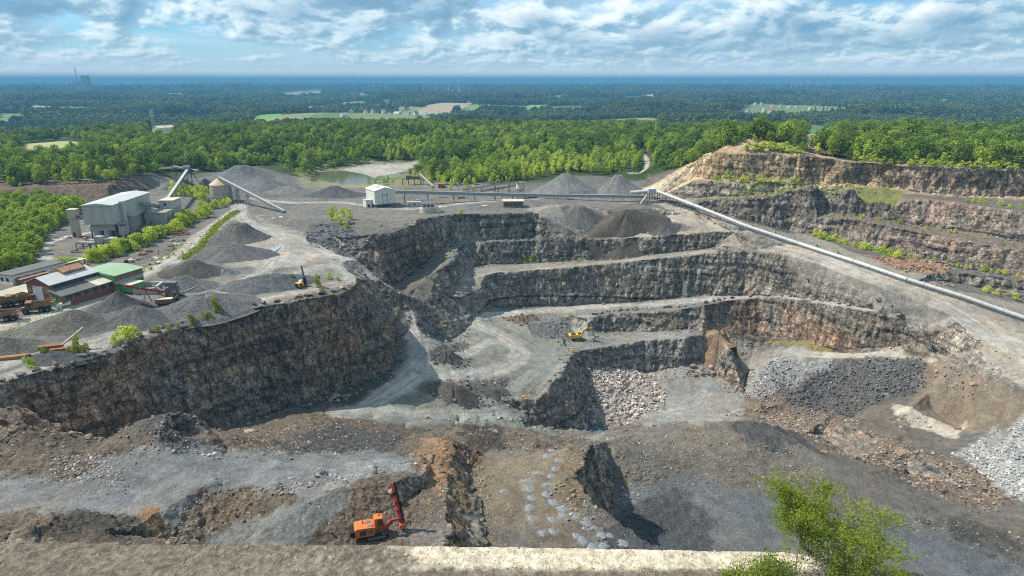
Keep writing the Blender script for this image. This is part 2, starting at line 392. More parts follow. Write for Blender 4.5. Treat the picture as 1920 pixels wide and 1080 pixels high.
# ------------------------------------------------------------------ triangulate, refine by distance, roughen
def build_terrain():
    pts, edges, zs = [], [], []
    for ln in LINES:
        i0 = len(pts)
        for p in ln:
            pts.append(Vector((p[0], p[1])))
            zs.append(p[2])
        for i in range(len(ln) - 1):
            edges.append((i0 + i, i0 + i + 1))
    v2, e2, f2, ov, oe, of = delaunay_2d_cdt(pts, edges, [], 0, 0.02, True)
    V = np.zeros((len(v2), 3))
    bad = []
    for i, p in enumerate(v2):
        V[i, 0], V[i, 1] = p.x, p.y
        if ov[i]:
            V[i, 2] = np.mean([zs[k] for k in ov[i]])
        else:
            bad.append(i)
    for i in bad:        # a crossing of two lines: interpolate along the input edges
        best = None
        for (a, b) in edges:
            A, B = pts[a], pts[b]
            ab = B - A
            t = max(0, min(1, (v2[i] - A).dot(ab) / max(ab.length_squared, 1e-9)))
            d = (A + ab * t - v2[i]).length
            if d < 0.05:
                z = zs[a] + (zs[b] - zs[a]) * t
                best = z if best is None else 0.5 * (best + z)
        V[i, 2] = best if best is not None else 0
    print('crossings', len(bad), [tuple(round(c) for c in project(V[i])) for i in bad][:40])
    F = np.array([f for f in f2 if len(f) == 3], dtype=np.int64)
    fixed = np.ones(len(V), bool)
    big = 1 << 24
    CK = np.array([min(a, b) * big + max(a, b) for (a, b), o in zip(e2, oe) if len(o) > 0], dtype=np.int64)
    camp = np.array([0, 0, CAMH])
    px = 7.0
    for it in range(40):
        E = np.concatenate([F[:, [0, 1]], F[:, [1, 2]], F[:, [2, 0]]])
        Es = np.sort(E, axis=1)
        key = Es[:, 0] * big + Es[:, 1]
        uk, inv = np.unique(key, return_inverse=True)
        ua = uk // big; ub = uk % big
        A, B = V[ua], V[ub]
        mid = (A + B) / 2
        vw = mid - camp
        d = np.linalg.norm(vw, axis=1)
        al = np.abs(((A - B) * vw).sum(1)) / d
        ln = np.sqrt(np.maximum(((A - B) ** 2).sum(1) - al * al, 0) + (0.22 * al) ** 2)
        sx, sy = project_np(mid)
        out = (sx < -90) | (sx > 2010) | (sy > 1140) | (mid[:, 1] < 5)
        thr = np.maximum(0.12, d * (px / 683.0)) * np.where(out, 6.0, 1.0)
        thr = np.where(d > 620, thr * 1.5, thr)
        thr = np.where(d > 1600, thr * 1.5, thr)
        thr = np.where(d > 6000, thr * 1.6, thr)
        # nothing but a straight face hides under the near rim: keep it coarse
        hid = (mid[:, 1] < 112) & (mid[:, 2] < 50)
        thr = np.where(hid, thr * 4, thr)
        mark = ln > thr
        if mark.sum() < 40:
            if px == TERR_PX:
                break
            # between the drawn lines the ground takes the smoothest course
            nn, _ = face_normals(V, F)
            st = np.unique(F[np.abs(nn[:, 2]) < 0.80])
            fixed[st] = True
            for k in range(60):
                sm = np.bincount(ua, weights=V[ub, 2], minlength=len(V)) + np.bincount(ub, weights=V[ua, 2], minlength=len(V))
                ct = np.bincount(ua, minlength=len(V)) + np.bincount(ub, minlength=len(V))
                zn = sm / np.maximum(ct, 1)
                V[~fixed, 2] = zn[~fixed]
            global COARSE
            COARSE = (V.copy(), F.copy())
            px = TERR_PX
            continue
        nid = np.full(len(uk), -1, dtype=np.int64)
        idx = np.nonzero(mark)[0]
        nid[idx] = len(V) + np.arange(len(idx))
        con = np.isin(uk[idx], CK)
        ci = idx[con]
        CK = np.concatenate([CK, np.minimum(ua[ci], nid[ci]) * big + np.maximum(ua[ci], nid[ci]), np.minimum(ub[ci], nid[ci]) * big + np.maximum(ub[ci], nid[ci])])
        fixed = np.concatenate([fixed, con])
        V = np.concatenate([V, mid[idx]])
        n = len(F)
        m = nid[inv].reshape(3, n).T
        cnt = (m >= 0).sum(1)
        res = [F[cnt == 0]]
        s = cnt == 3
        f, mm = F[s], m[s]
        res += [np.stack([f[:, 0], mm[:, 0], mm[:, 2]], 1), np.stack([mm[:, 0], f[:, 1], mm[:, 1]], 1),
                np.stack([mm[:, 2], mm[:, 1], f[:, 2]], 1), np.stack([mm[:, 0], mm[:, 1], mm[:, 2]], 1)]
        for k in range(3):
            s = (cnt == 1) & (m[:, k] >= 0)
            f, mm = F[s], m[s]
            a, b, c = f[:, k], f[:, (k + 1) % 3], f[:, (k + 2) % 3]
            res += [np.stack([a, mm[:, k], c], 1), np.stack([mm[:, k], b, c], 1)]
            # two marked: k and k+1 (shared corner b)
            s = (cnt == 2) & (m[:, k] >= 0) & (m[:, (k + 1) % 3] >= 0)
            f, mm = F[s], m[s]
            a, b, c = f[:, k], f[:, (k + 1) % 3], f[:, (k + 2) % 3]
            p, q = mm[:, k], mm[:, (k + 1) % 3]
            l1 = np.linalg.norm(V[a] - V[q], axis=1); l2 = np.linalg.norm(V[c] - V[p], axis=1)
            sh = l1 < l2
            res += [np.stack([p, b, q], 1),
                    np.stack([a, p, q], 1)[sh], np.stack([a, q, c], 1)[sh],
                    np.stack([a, p, c], 1)[~sh], np.stack([p, q, c], 1)[~sh]]
        F = np.concatenate(res)
    return V, F

def project(p):
    x, y, z = p[0], p[1], p[2] - CAMH
    dep = y * CT - z * ST
    up = y * ST + z * CT
    if dep < 1e-3:
        return (-999, -999)
    return (960 + FOC * x / dep, 540 - FOC * up / dep)

def project_np(V):
    x, y, z = V[:, 0], V[:, 1], V[:, 2] - CAMH
    dep = np.maximum(y * CT - z * ST, 0.5)
    up = y * ST + z * CT
    return 960 + FOC * x / dep, 540 - FOC * up / dep

def face_normals(V, F):
    n = np.cross(V[F[:, 1]] - V[F[:, 0]], V[F[:, 2]] - V[F[:, 0]])
    a = np.linalg.norm(n, axis=1)
    return n / np.maximum(a, 1e-12)[:, None], a
def vert_normals(V, F):
    n = np.cross(V[F[:, 1]] - V[F[:, 0]], V[F[:, 2]] - V[F[:, 0]])
    N = np.zeros_like(V)
    for c in range(3):
        for k in range(3):
            N[:, c] += np.bincount(F[:, k], weights=n[:, c], minlength=len(V))
    return N / np.maximum(np.linalg.norm(N, axis=1), 1e-12)[:, None]

TERR_PX = 1.7
T0 = time.time()
V, F = build_terrain()
fn, fa = face_normals(V, F)
flip = fn[:, 2] < 0
F[flip] = F[flip][:, [0, 2, 1]]
fn, fa = face_normals(V, F)
print('terrain', len(V), len(F), round(time.time() - T0, 1))
# ------------------------------------------------------------------ finding places on the ground
_cb = BVHTree.FromPolygons(COARSE[0].tolist(), COARSE[1].tolist())
def G(px, py):
    """The place on the (still smooth) ground that the photograph shows at (px, py)."""
    hit = _cb.ray_cast(Vector((0, 0, CAMH)), ray_dir(px, py))
    if hit[0] is None:
        return Vector(W(px, py, -60))
    return hit[0]

def poly_sd(P, X, Y):
    """Signed distance (inside positive) of points to a polygon."""
    n = len(P)
    ins = np.zeros(len(X), bool)
    best = np.full(len(X), 1e18)
    for i in range(n):
        x1, y1 = P[i]; x2, y2 = P[(i + 1) % n]
        dx, dy = x2 - x1, y2 - y1
        t = np.clip(((X - x1) * dx + (Y - y1) * dy) / (dx * dx + dy * dy + 1e-9), 0, 1)
        best = np.minimum(best, (X - x1 - t * dx) ** 2 + (Y - y1 - t * dy) ** 2)
        c = ((y1 > Y) != (y2 > Y))
        if abs(dy) > 1e-9:
            ins ^= c & (X < dx * (Y - y1) / dy + x1)
    d = np.sqrt(best)
    return np.where(ins, d, -d)

def line_dist(P, X, Y):
    best = np.full(len(X), 1e18); al = np.zeros(len(X)); s0 = 0.0
    side = np.zeros(len(X))
    for i in range(len(P) - 1):
        x1, y1 = P[i]; x2, y2 = P[i + 1]
        dx, dy = x2 - x1, y2 - y1
        ln = math.hypot(dx, dy)
        t = np.clip(((X - x1) * dx + (Y - y1) * dy) / (ln * ln + 1e-9), 0, 1)
        d = (X - x1 - t * dx) ** 2 + (Y - y1 - t * dy) ** 2
        m = d < best
        best = np.where(m, d, best)
        al = np.where(m, s0 + t * ln, al)
        side = np.where(m, ((X - x1) * dy - (Y - y1) * dx) / ln, side)
        s0 += ln
    return np.sqrt(best), al, side

def smooth_line(P, n=6):
    P = [np.array(p[:2]) for p in P]
    out = []
    for i in range(len(P) - 1):
        p0 = P[max(i - 1, 0)]; p1 = P[i]; p2 = P[i + 1]; p3 = P[min(i + 2, len(P) - 1)]
        for k in range(n):
            t = k / n
            out.append(0.5 * ((2 * p1) + (-p0 + p2) * t + (2 * p0 - 5 * p1 + 4 * p2 - p3) * t * t + (-p0 + 3 * p1 - 3 * p2 + p3) * t ** 3))
    out.append(P[-1])
    return [tuple(p) for p in out]

# ------------------------------------------------------------------ ground kinds (base colours, linear)
SLATE = (0.050, 0.051, 0.053); GRAVEL = (0.125, 0.126, 0.124); TRACK = (0.215, 0.210, 0.200); PALE = (0.36, 0.34, 0.31)
GREENGREY = (0.178, 0.187, 0.174); BROWN = (0.150, 0.118, 0.086); OCHRE = (0.22, 0.14, 0.075); RUST = (0.17, 0.085, 0.045)
BLUEGREY = (0.175, 0.192, 0.208); COAL = (0.030, 0.031, 0.034); SAND = (0.50, 0.41, 0.29); SANDWALL = (0.37, 0.285, 0.185)
GRASS = (0.115, 0.155, 0.032); MOSS = (0.175, 0.155, 0.062); TAN = (0.265, 0.235, 0.195); GREYROCK = (0.30, 0.30, 0.295)
FLOORDARK = (0.105, 0.102, 0.098); UMBER = (0.085, 0.062, 0.045)

# polygons: outline in the photograph, colour, strength, feather (m), roughness (m)
PAINT = [
 # ground of the plant level and yards
 ([(-300,330),(300,330),(560,330),(1000,352),(1225,366),(1040,440),(660,440),(700,545),(500,580),(250,650),(0,725),(-420,900),(-420,500)], (0.150,0.145,0.138), 1.0, 4, 0.10),
 ([(470,400),(560,470),(640,470),(665,520),(640,540),(560,520),(540,500),(590,440),(540,430)], (0.24,0.23,0.215), .9, 6, .05),
 ([(590,420),(660,415),(668,470),(640,490),(590,470),(570,440)], (0.10,0.102,0.106), 1.0, 3, .5),
 ([(380,480),(520,430),(620,470),(560,500),(440,500)], PALE, .6, 6, .05),
 ([(400,520),(560,510),(650,500),(665,525),(560,555),(440,575),(330,600),(300,590)], (0.19,0.188,0.18), .9, 5, .05),
 ([(0,650),(120,600),(300,570),(300,610),(140,670),(0,700)], (0.13,0.13,0.128), .8, 6, .1),
 # behind the plant
 ([(290,330),(480,312),(560,335),(580,360),(470,375),(400,370),(330,350)], (0.12,0.121,0.122), .9, 6, .2),
 ([(0,330),(200,340),(280,345),(280,352),(200,372),(100,388),(0,388)], (0.13,0.10,0.078), 1.0, 2, .6),
 ([(640,338),(1000,350),(1200,345),(1215,372),(1000,372),(660,352)], (0.155,0.15,0.142), .8, 5, .2),
 ([(985,355),(1060,330),(1130,330),(1205,340),(1205,370),(1000,368)], (0.125,0.127,0.124), .9, 5, .1),
 # meadow strip, lake shore
 ([(560,300),(800,296),(800,350),(560,350)], (0.20,0.20,0.12), .8, 6, .1),
 ([(640,318),(700,308),(780,303),(785,310),(735,326),(700,334),(660,322)], (0.32,0.31,0.29), 1.0, 3, .05),
 ([(705,330),(745,326),(750,336),(715,340)], GRASS, .9, 3, .1),
 ([(540,290),(590,296),(560,320),(530,312)], GRASS, .8, 4, .1),
 # ramp road
 # benches of the middle wall
 ([(740,520),(800,480),(850,455),(1040,442),(1140,444),(1350,428),(1375,438),(1280,446),(1000,456),(860,470),(850,500),(790,520)], (0.17,0.165,0.155), .9, 3, .1),
 ([(850,560),(880,500),(1000,488),(1280,466),(1420,455),(1480,480),(1280,486),(1000,514),(900,545)], (0.215,0.205,0.188), .9, 3, .1),
 ([(880,600),(920,575),(1270,555),(1420,548),(1560,560),(1800,600),(1720,622),(1600,582),(1420,560),(1280,582),(1110,604),(1000,600)], (0.175,0.178,0.176), .9, 3, .1),
 ([(1380,470),(1480,458),(1600,500),(1780,562),(1790,598),(1720,600),(1560,570),(1497,560)], (0.165,0.150,0.128), .8, 4, .4),
 ([(1040,420),(1180,440),(1260,445),(1330,425),(1400,430),(1440,450),(1400,462),(1300,440),(1130,446),(1040,442)], (0.16,0.15,0.138), .7, 4, .3),
 # pipe terrace
 ([(1215,372),(1300,392),(1440,428),(1527,441),(1640,490),(1780,540),(1920,572),(2100,620),(2100,760),(1910,728),(1810,693),(1740,655),(1730,620),(1790,600),(1650,535),(1480,458),(1330,415)], (0.245,0.225,0.20), 1.0, 4, .1),
 ([(1760,600),(1920,620),(2000,720),(1920,720),(1800,670),(1720,640)], (0.31,0.285,0.25), .8, 8, .05),
 # right walls
 ([(1200,355),(1283,312),(1343,278),(1372,262),(1405,254),(1480,262),(1510,285),(1600,300),(1690,305),(1920,316),(2300,336),(2300,392),(1920,372),(1700,362),(1590,350),(1500,346),(1407,344),(1320,340),(1250,372)], SANDWALL, 1.0, 2, .5),
 ([(1205,352),(1240,340),(1290,312),(1330,288),(1320,305),(1290,345),(1265,372),(1235,372)], SAND, .8, 3, .2),
 ([(1250,372),(1320,338),(1400,343),(1500,345),(1600,352),(1540,365),(1450,366),(1380,372),(1300,380)], (0.28,0.235,0.18), .9, 2, .5),
 ([(1680,306),(1800,313),(2300,338),(2300,395),(1920,374),(1690,360)], (0.37,0.285,0.22), 1.0, 6, .6),
 ([(1500,352),(1600,352),(1690,358),(1690,384),(1600,378),(1545,370),(1480,366),(1360,372),(1360,366)], (0.195,0.205,0.075), 1.0, 3, .1),
 ([(1290,376),(1545,372),(1690,384),(1920,398),(2300,450),(2300,540),(1920,458),(1650,412),(1520,440),(1440,426),(1300,398)], (0.135,0.118,0.108), 1.0, 3, .6),
 ([(1690,372),(1760,374),(1900,398),(1880,420),(1780,412),(1690,395)], (0.235,0.17,0.135), .8, 4, .6),
 ([(1520,410),(1650,412),(1920,456),(2300,535),(2300,625),(1920,520),(1720,484),(1580,456),(1520,442)], (0.175,0.145,0.125), 1.0, 3, .6),
 ([(1700,450),(1920,478),(2300,560),(2300,620),(1920,518),(1720,482)], (0.23,0.175,0.14), .7, 5, .6),
 ([(1620,480),(1720,486),(1780,500),(1760,522),(1700,510)], (0.27,0.16,0.11), .9, 3, .9),
 ([(1760,508),(1920,526),(2300,632),(2300,680),(1920,562),(1780,530)], (0.16,0.15,0.14), .9, 3, .7),
 # long wall over the yellow floor
 ([(1352,560),(1500,560),(1620,584),(1730,620),(1720,640),(1560,655),(1420,632),(1352,618)], (0.165,0.125,0.095), .9, 2, .5),
 ([(1360,612),(1440,622),(1570,648),(1640,650),(1563,660),(1420,640),(1352,630)], COAL, .8, 2, .5),
 ([(1445,640),(1500,638),(1560,652),(1555,662),(1500,656)], MOSS, 1.0, 2, .1),
 ([(1330,600),(1350,605),(1395,660),(1370,676),(1330,672),(1300,676),(1310,640)], (0.25,0.165,0.105), .95, 3, .8),
 # pit floor, road, slopes
 ([(1200,790),(1240,700),(1330,680),(1400,640),(1520,655),(1480,690),(1400,720),(1380,780),(1440,800),(1300,800)], (0.225,0.22,0.212), 1.0, 6, .1),
 ([(1380,700),(1480,672),(1640,672),(1757,670),(1740,740),(1660,750),(1610,760),(1580,800),(1470,775),(1390,745)], (0.092,0.092,0.094), 1.0, 4, .8),
 ([(1380,690),(1480,666),(1560,672),(1540,700),(1450,750),(1390,745)], (0.24,0.245,0.25), .85, 8, .5),
 ([(1740,672),(1757,668),(1807,692),(1850,704),(1920,732),(2100,810),(2100,900),(1920,800),(1850,815),(1800,808),(1740,780),(1700,765)], (0.185,0.155,0.125), 1.0, 4, .2),
 ([(1600,750),(1700,760),(1760,795),(1800,830),(1760,860),(1640,800)], (0.13,0.115,0.10), .95, 4, .3),
 ([(1670,758),(1700,765),(1760,795),(1800,806),(1790,822),(1740,805),(1690,780)], (0.42,0.385,0.335), .95, 3, .1),
 ([(1400,745),(1480,740),(1560,776),(1650,818),(1750,858),(1850,888),(1900,930),(1860,960),(1760,930),(1660,880),(1540,840),(1440,800)], (0.145,0.118,0.098), .95, 4, .9),
 ([(1790,850),(1850,815),(1920,795),(2100,880),(2100,1010),(1920,940),(1890,930),(1850,888)], (0.29,0.30,0.305), .95, 4, .9),
 # mid floor
 ([(690,700),(770,680),(800,600),(860,585),(920,580),(1000,600),(1100,605),(1090,655),(1050,690),(990,780),(1130,815),(1130,826),(1000,806),(850,800),(690,790),(600,790),(600,760)], GREENGREY, 1.0, 6, .06),
 ([(930,590),(1100,600),(1110,615),(1270,622),(1320,620),(1310,640),(1100,655),(1050,640),(960,620)], (0.215,0.215,0.21), .8, 5, .15),
 ([(930,592),(990,586),(1010,600),(980,610)], UMBER, .7, 3, .5),
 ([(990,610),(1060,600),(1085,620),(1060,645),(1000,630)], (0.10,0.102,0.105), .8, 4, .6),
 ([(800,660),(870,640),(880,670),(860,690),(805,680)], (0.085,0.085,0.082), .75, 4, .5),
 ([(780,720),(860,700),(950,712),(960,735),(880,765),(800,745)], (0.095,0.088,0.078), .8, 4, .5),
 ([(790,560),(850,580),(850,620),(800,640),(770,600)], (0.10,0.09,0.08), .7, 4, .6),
 ([(430,800),(560,770),(640,735),(730,690),(735,712),(640,765),(560,800),(470,815)], (0.045,0.046,0.042), .85, 4, .4),  # shade at the foot of the left wall, put into the floor colour
 ([(1000,740),(1062,690),(1075,665),(1102,690),(1106,805),(1000,795),(985,785)], (0.115,0.085,0.058), 1.0, 2, .6),
 ([(1130,690),(1190,690),(1240,700),(1240,760),(1200,790),(1110,800),(1100,730)], (0.30,0.27,0.25), .9, 5, 1.0),
 # foreground
 ([(-200,760),(380,770),(640,760),(700,790),(1140,826),(1060,850),(900,830),(780,860),(780,1040),(-300,1040)], (0.115,0.097,0.080), 1.0, 4, .5),
 ([(240,850),(420,845),(640,850),(780,862),(790,890),(600,925),(500,930),(250,960),(0,960),(-200,970),(-200,900),(150,905)], (0.165,0.172,0.180), 1.0, 6, .08),
 ([(380,1020),(460,975),(560,945),(660,920),(640,960),(540,1010),(440,1040)], (0.16,0.172,0.176), 1.0, 3, .15),
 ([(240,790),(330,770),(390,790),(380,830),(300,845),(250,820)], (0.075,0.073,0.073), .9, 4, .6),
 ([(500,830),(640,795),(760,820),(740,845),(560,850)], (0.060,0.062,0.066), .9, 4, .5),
 ([(600,880),(700,862),(770,868),(788,888),(740,905),(640,915)], (0.23,0.24,0.25), .9, 4, .2),
 ([(60,985),(150,965),(250,980),(260,1020),(80,1020)], (0.06,0.055,0.05), .9, 4, .8),
 ([(270,960),(290,955),(305,1010),(280,1015)], OCHRE, .9, 2, .3),
 ([(380,930),(470,915),(490,950),(400,985),(360,965)], (0.14,0.105,0.075), .8, 3, .9),
 ([(785,830),(845,822),(842,900),(830,935),(780,890)], (0.235,0.15,0.088), .85, 4, .3),
 ([(660,900),(790,890),(830,940),(832,1045),(640,1045)], (0.135,0.108,0.085), 1.0, 3, .4),
 ([(760,990),(830,980),(835,1045),(740,1045)], (0.19,0.185,0.18), .6, 4, .2),
 ([(838,830),(900,820),(905,860),(880,900),(908,1045),(835,1045)], (0.115,0.075,0.042), .9, 2, .7),
 ([(880,880),(980,850),(1070,845),(1100,850),(1066,895),(1075,935),(1240,1045),(905,1045)], (0.165,0.140,0.108), 1.0, 4, .12),
 ([(860,800),(940,795),(940,840),(880,850)], (0.045,0.040,0.035), .8, 4, .4),
 ([(910,985),(1060,990),(1100,1045),(905,1045)], (0.12,0.112,0.108), .7, 8, .12),
 ([(1070,850),(1106,830),(1222,890),(1150,950),(1080,950),(1060,890)], (0.125,0.10,0.070), .8, 3, .5),
 ([(1130,830),(1300,800),(1500,850),(1560,920),(1300,915),(1200,900)], (0.128,0.118,0.100), .95, 6, .25),
 ([(1370,800),(1480,802),(1540,850),(1440,845)], (0.065,0.066,0.070), .85, 5, .4),
 ([(1150,910),(1300,905),(1460,940),(1700,970),(1900,1040),(2000,1100),(1300,1100),(1240,1045)], (0.115,0.124,0.134), 1.0, 6, .08),
 ([(1130,940),(1240,910),(1330,960),(1300,1045),(1230,1040)], (0.060,0.064,0.072), .85, 6, .3),
 ([(1740,985),(1800,975),(1920,1010),(1920,1060)], (0.075,0.07,0.065), .8, 5, .5),
]
# roads: centre line in the photograph, width (m), colour, strength
ROADS = [
 ([(-60,628),(60,600),(130,578),(240,530),(330,482),(380,440),(440,398),(452,385)], 10.0, (0.36,0.35,0.335), .95),
 ([(452,392),(455,410),(500,432),(530,460),(505,500),(440,540),(330,585),(200,632),(60,668),(-60,700)], 9.0, (0.31,0.30,0.28), .85),
 ([(470,372),(540,380),(640,380),(760,392),(900,378),(1010,372)], 8.0, (0.31,0.30,0.285), .85),
 ([(0,712),(130,668),(250,627),(380,588),(520,556),(620,535),(662,520),(640,505),(600,500),(540,520)], 8.0, (0.30,0.292,0.278), .9),
 ([(600,470),(655,491),(702,526),(740,551),(763,582),(777,620),(786,660),(784,692),(735,732),(640,775)], 13.0, (0.35,0.338,0.32), 1.0),
 ([(772,690),(820,705),(900,700),(970,670),(960,640),(900,610),(880,597)], 10.0, (0.31,0.308,0.298), .85),
 ([(880,597),(950,588),(1080,577),(1280,565),(1420,553),(1500,558),(1650,583),(1780,603),(1870,640),(2000,700)], 9.0, (0.32,0.318,0.308), .9),
 ([(640,775),(760,775),(900,780),(980,770),(1020,740),(1060,690)], 11.0, (0.25,0.255,0.248), .8),
 ([(770,690),(800,660),(815,640)], 6.0, (0.33,0.32,0.30), .7),
 ([(830,690),(880,660),(920,640),(960,650),(975,675),(930,700)], 7.0, (0.33,0.328,0.31), .7),
 ([(780,765),(840,735),(900,750),(960,730),(1000,700)], 6.0, (0.29,0.29,0.275), .6),
 ([(1010,400),(1060,412),(1120,430),(1180,442),(1260,445),(1310,432),(1300,418),(1260,408)], 9.0, (0.32,0.295,0.265), .9),
 ([(1225,378),(1310,410),(1400,438),(1500,470),(1620,512),(1740,555),(1830,600),(1950,680)], 13.0, (0.34,0.315,0.282), .8),
 ([(1480,660),(1560,667),(1660,663),(1740,655),(1800,640),(1900,640)], 7.0, (0.38,0.36,0.33), .8),
 ([(1500,664),(1400,690),(1330,720),(1300,760),(1240,770)], 12.0, (0.27,0.265,0.258), .7),
 ([(1150,445),(1300,437),(1380,432)], 4.0, (0.25,0.24,0.22), .5),
 ([(200,430),(90,455),(85,480),(95,520)], 6.0, (0.40,0.385,0.36), .85),
 ([(1105,592),(1090,600),(1080,615),(1095,630)], 8.0, (0.30,0.295,0.285), .7),
 ([(860,520),(930,512),(1100,496),(1330,470),(1420,465)], 5.0, (0.29,0.275,0.25), .7),
 ([(1180,325),(1210,318),(1213,300),(1206,290)], 5.0, (0.36,0.34,0.31), .9),
]
# open land beyond the woods: outline, colour
FIELDS = [
 ([(36,292),(46,270),(120,264),(180,267),(150,281),(90,288)], (0.33,0.345,0.155)),
 ([(55,212),(60,204),(100,205),(98,211)], (0.36,0.33,0.16)), ([(105,206),(190,204),(180,211),(110,212)], (0.16,0.24,0.10)), ([(0,222),(40,216),(50,224),(0,230)], (0.16,0.22,0.10)),
 ([(520,178),(560,170),(615,172),(600,180),(540,183)], (0.40,0.33,0.24)), ([(430,176),(500,172),(520,175),(470,178)], (0.15,0.24,0.12)),
 ([(470,224),(505,216),(542,213),(530,220),(500,224)], (0.14,0.32,0.06)),
 ([(415,202),(450,195),(470,198),(440,203)], (0.38,0.34,0.22)),
 ([(735,212),(800,202),(880,195),(895,199),(840,206),(760,214)], (0.36,0.30,0.19)), ([(850,207),(895,200),(900,206),(870,211)], (0.16,0.26,0.09)),
 ([(762,180),(800,172),(860,170),(880,177),(810,181)], (0.16,0.26,0.10)), ([(730,163),(770,160),(780,163),(740,165)], (0.33,0.28,0.2)),
 ([(980,207),(990,201),(1030,201),(1020,206)], (0.16,0.34,0.09)), ([(912,221),(935,214),(985,214),(960,221)], (0.33,0.29,0.19)), ([(868,224),(885,217),(900,216),(905,223)], (0.30,0.30,0.19)),
 ([(1010,174),(1040,173),(1050,177),(1020,178)], (0.40,0.36,0.25)),
 ([(1374,226),(1384,220),(1410,219),(1445,223),(1440,226)], (0.50,0.42,0.27)),
 ([(1508,252),(1520,243),(1560,246),(1600,248),(1560,252)], (0.13,0.24,0.07)), ([(1508,262),(1512,252),(1560,252),(1548,260)], (0.46,0.33,0.22)),
 ([(1310,195),(1330,190),(1360,190),(1345,195)], (0.17,0.30,0.12)), ([(1405,174),(1450,172),(1500,173),(1480,175)], (0.36,0.31,0.24)),
 ([(270,254),(300,246),(380,241),(384,244),(320,252)], (0.33,0.33,0.20)),
 ([(300,179),(340,176),(345,180),(310,182)], (0.15,0.25,0.12)), ([(1580,172),(1640,170),(1650,173),(1600,175)], (0.2,0.28,0.16)),
 ([(1740,196),(1800,190),(1830,193),(1770,199)], (0.2,0.3,0.12)),
 ([(640,176),(690,172),(700,176),(660,179)], (0.30,0.28,0.17)), ([(1080,168),(1130,166),(1140,169),(1095,171)], (0.2,0.28,0.15)),
 ([(1180,184),(1230,181),(1240,185),(1195,187)], (0.33,0.29,0.19)), ([(180,168),(250,165),(255,168),(200,170)], (0.30,0.27,0.19)),
 ([(640,222),(700,214),(830,207),(850,216),(760,228),(640,230)], (0.17,0.21,0.09)),
 ([(1370,217),(1420,205),(1590,208),(1590,218),(1480,224)], (0.15,0.20,0.09)),
]
def gpoly(pts, grow=0.0):
    g = [G(*p) for p in pts]
    return [(p.x, p.y) for p in g]
def field_poly(pts):
    cy = sum(p[1] for p in pts) / len(pts)
    q = []
    for x, y in pts:
        d = G(x, y).length
        q.append((x, y + (0 if y < cy else 13 * FOC / d)))
    return gpoly(q)
HOLES = [(1035,846),(1060,845),(1026,857),(1046,863),(1040,880),(1010,886),(1034,893),(990,901),(991,917),(1026,910),(1024,927),(995,934),(1037,942),(994,952),(1055,955),(1055,965),(996,972),(1077,967),(1034,975),(1098,980),(1036,997),(1112,990),(1080,1006),(1090,1012),(1142,1004),(1128,1006),(1094,1020),(1166,1018),(1131,1024),(1110,1024),(1226,1027),(1017,1000),(945,921)]
HOLE_G = [tuple(G(*h))[:2] for h in HOLES]
FIELD_P = [(field_poly(p), c) for p, c in FIELDS]
PAINT_P = [(gpoly(p), c, s, f, r) for p, c, s, f, r in PAINT]
ROAD_P = [(smooth_line([G(*q) for q in p]), w, c, s) for p, w, c, s in ROADS]

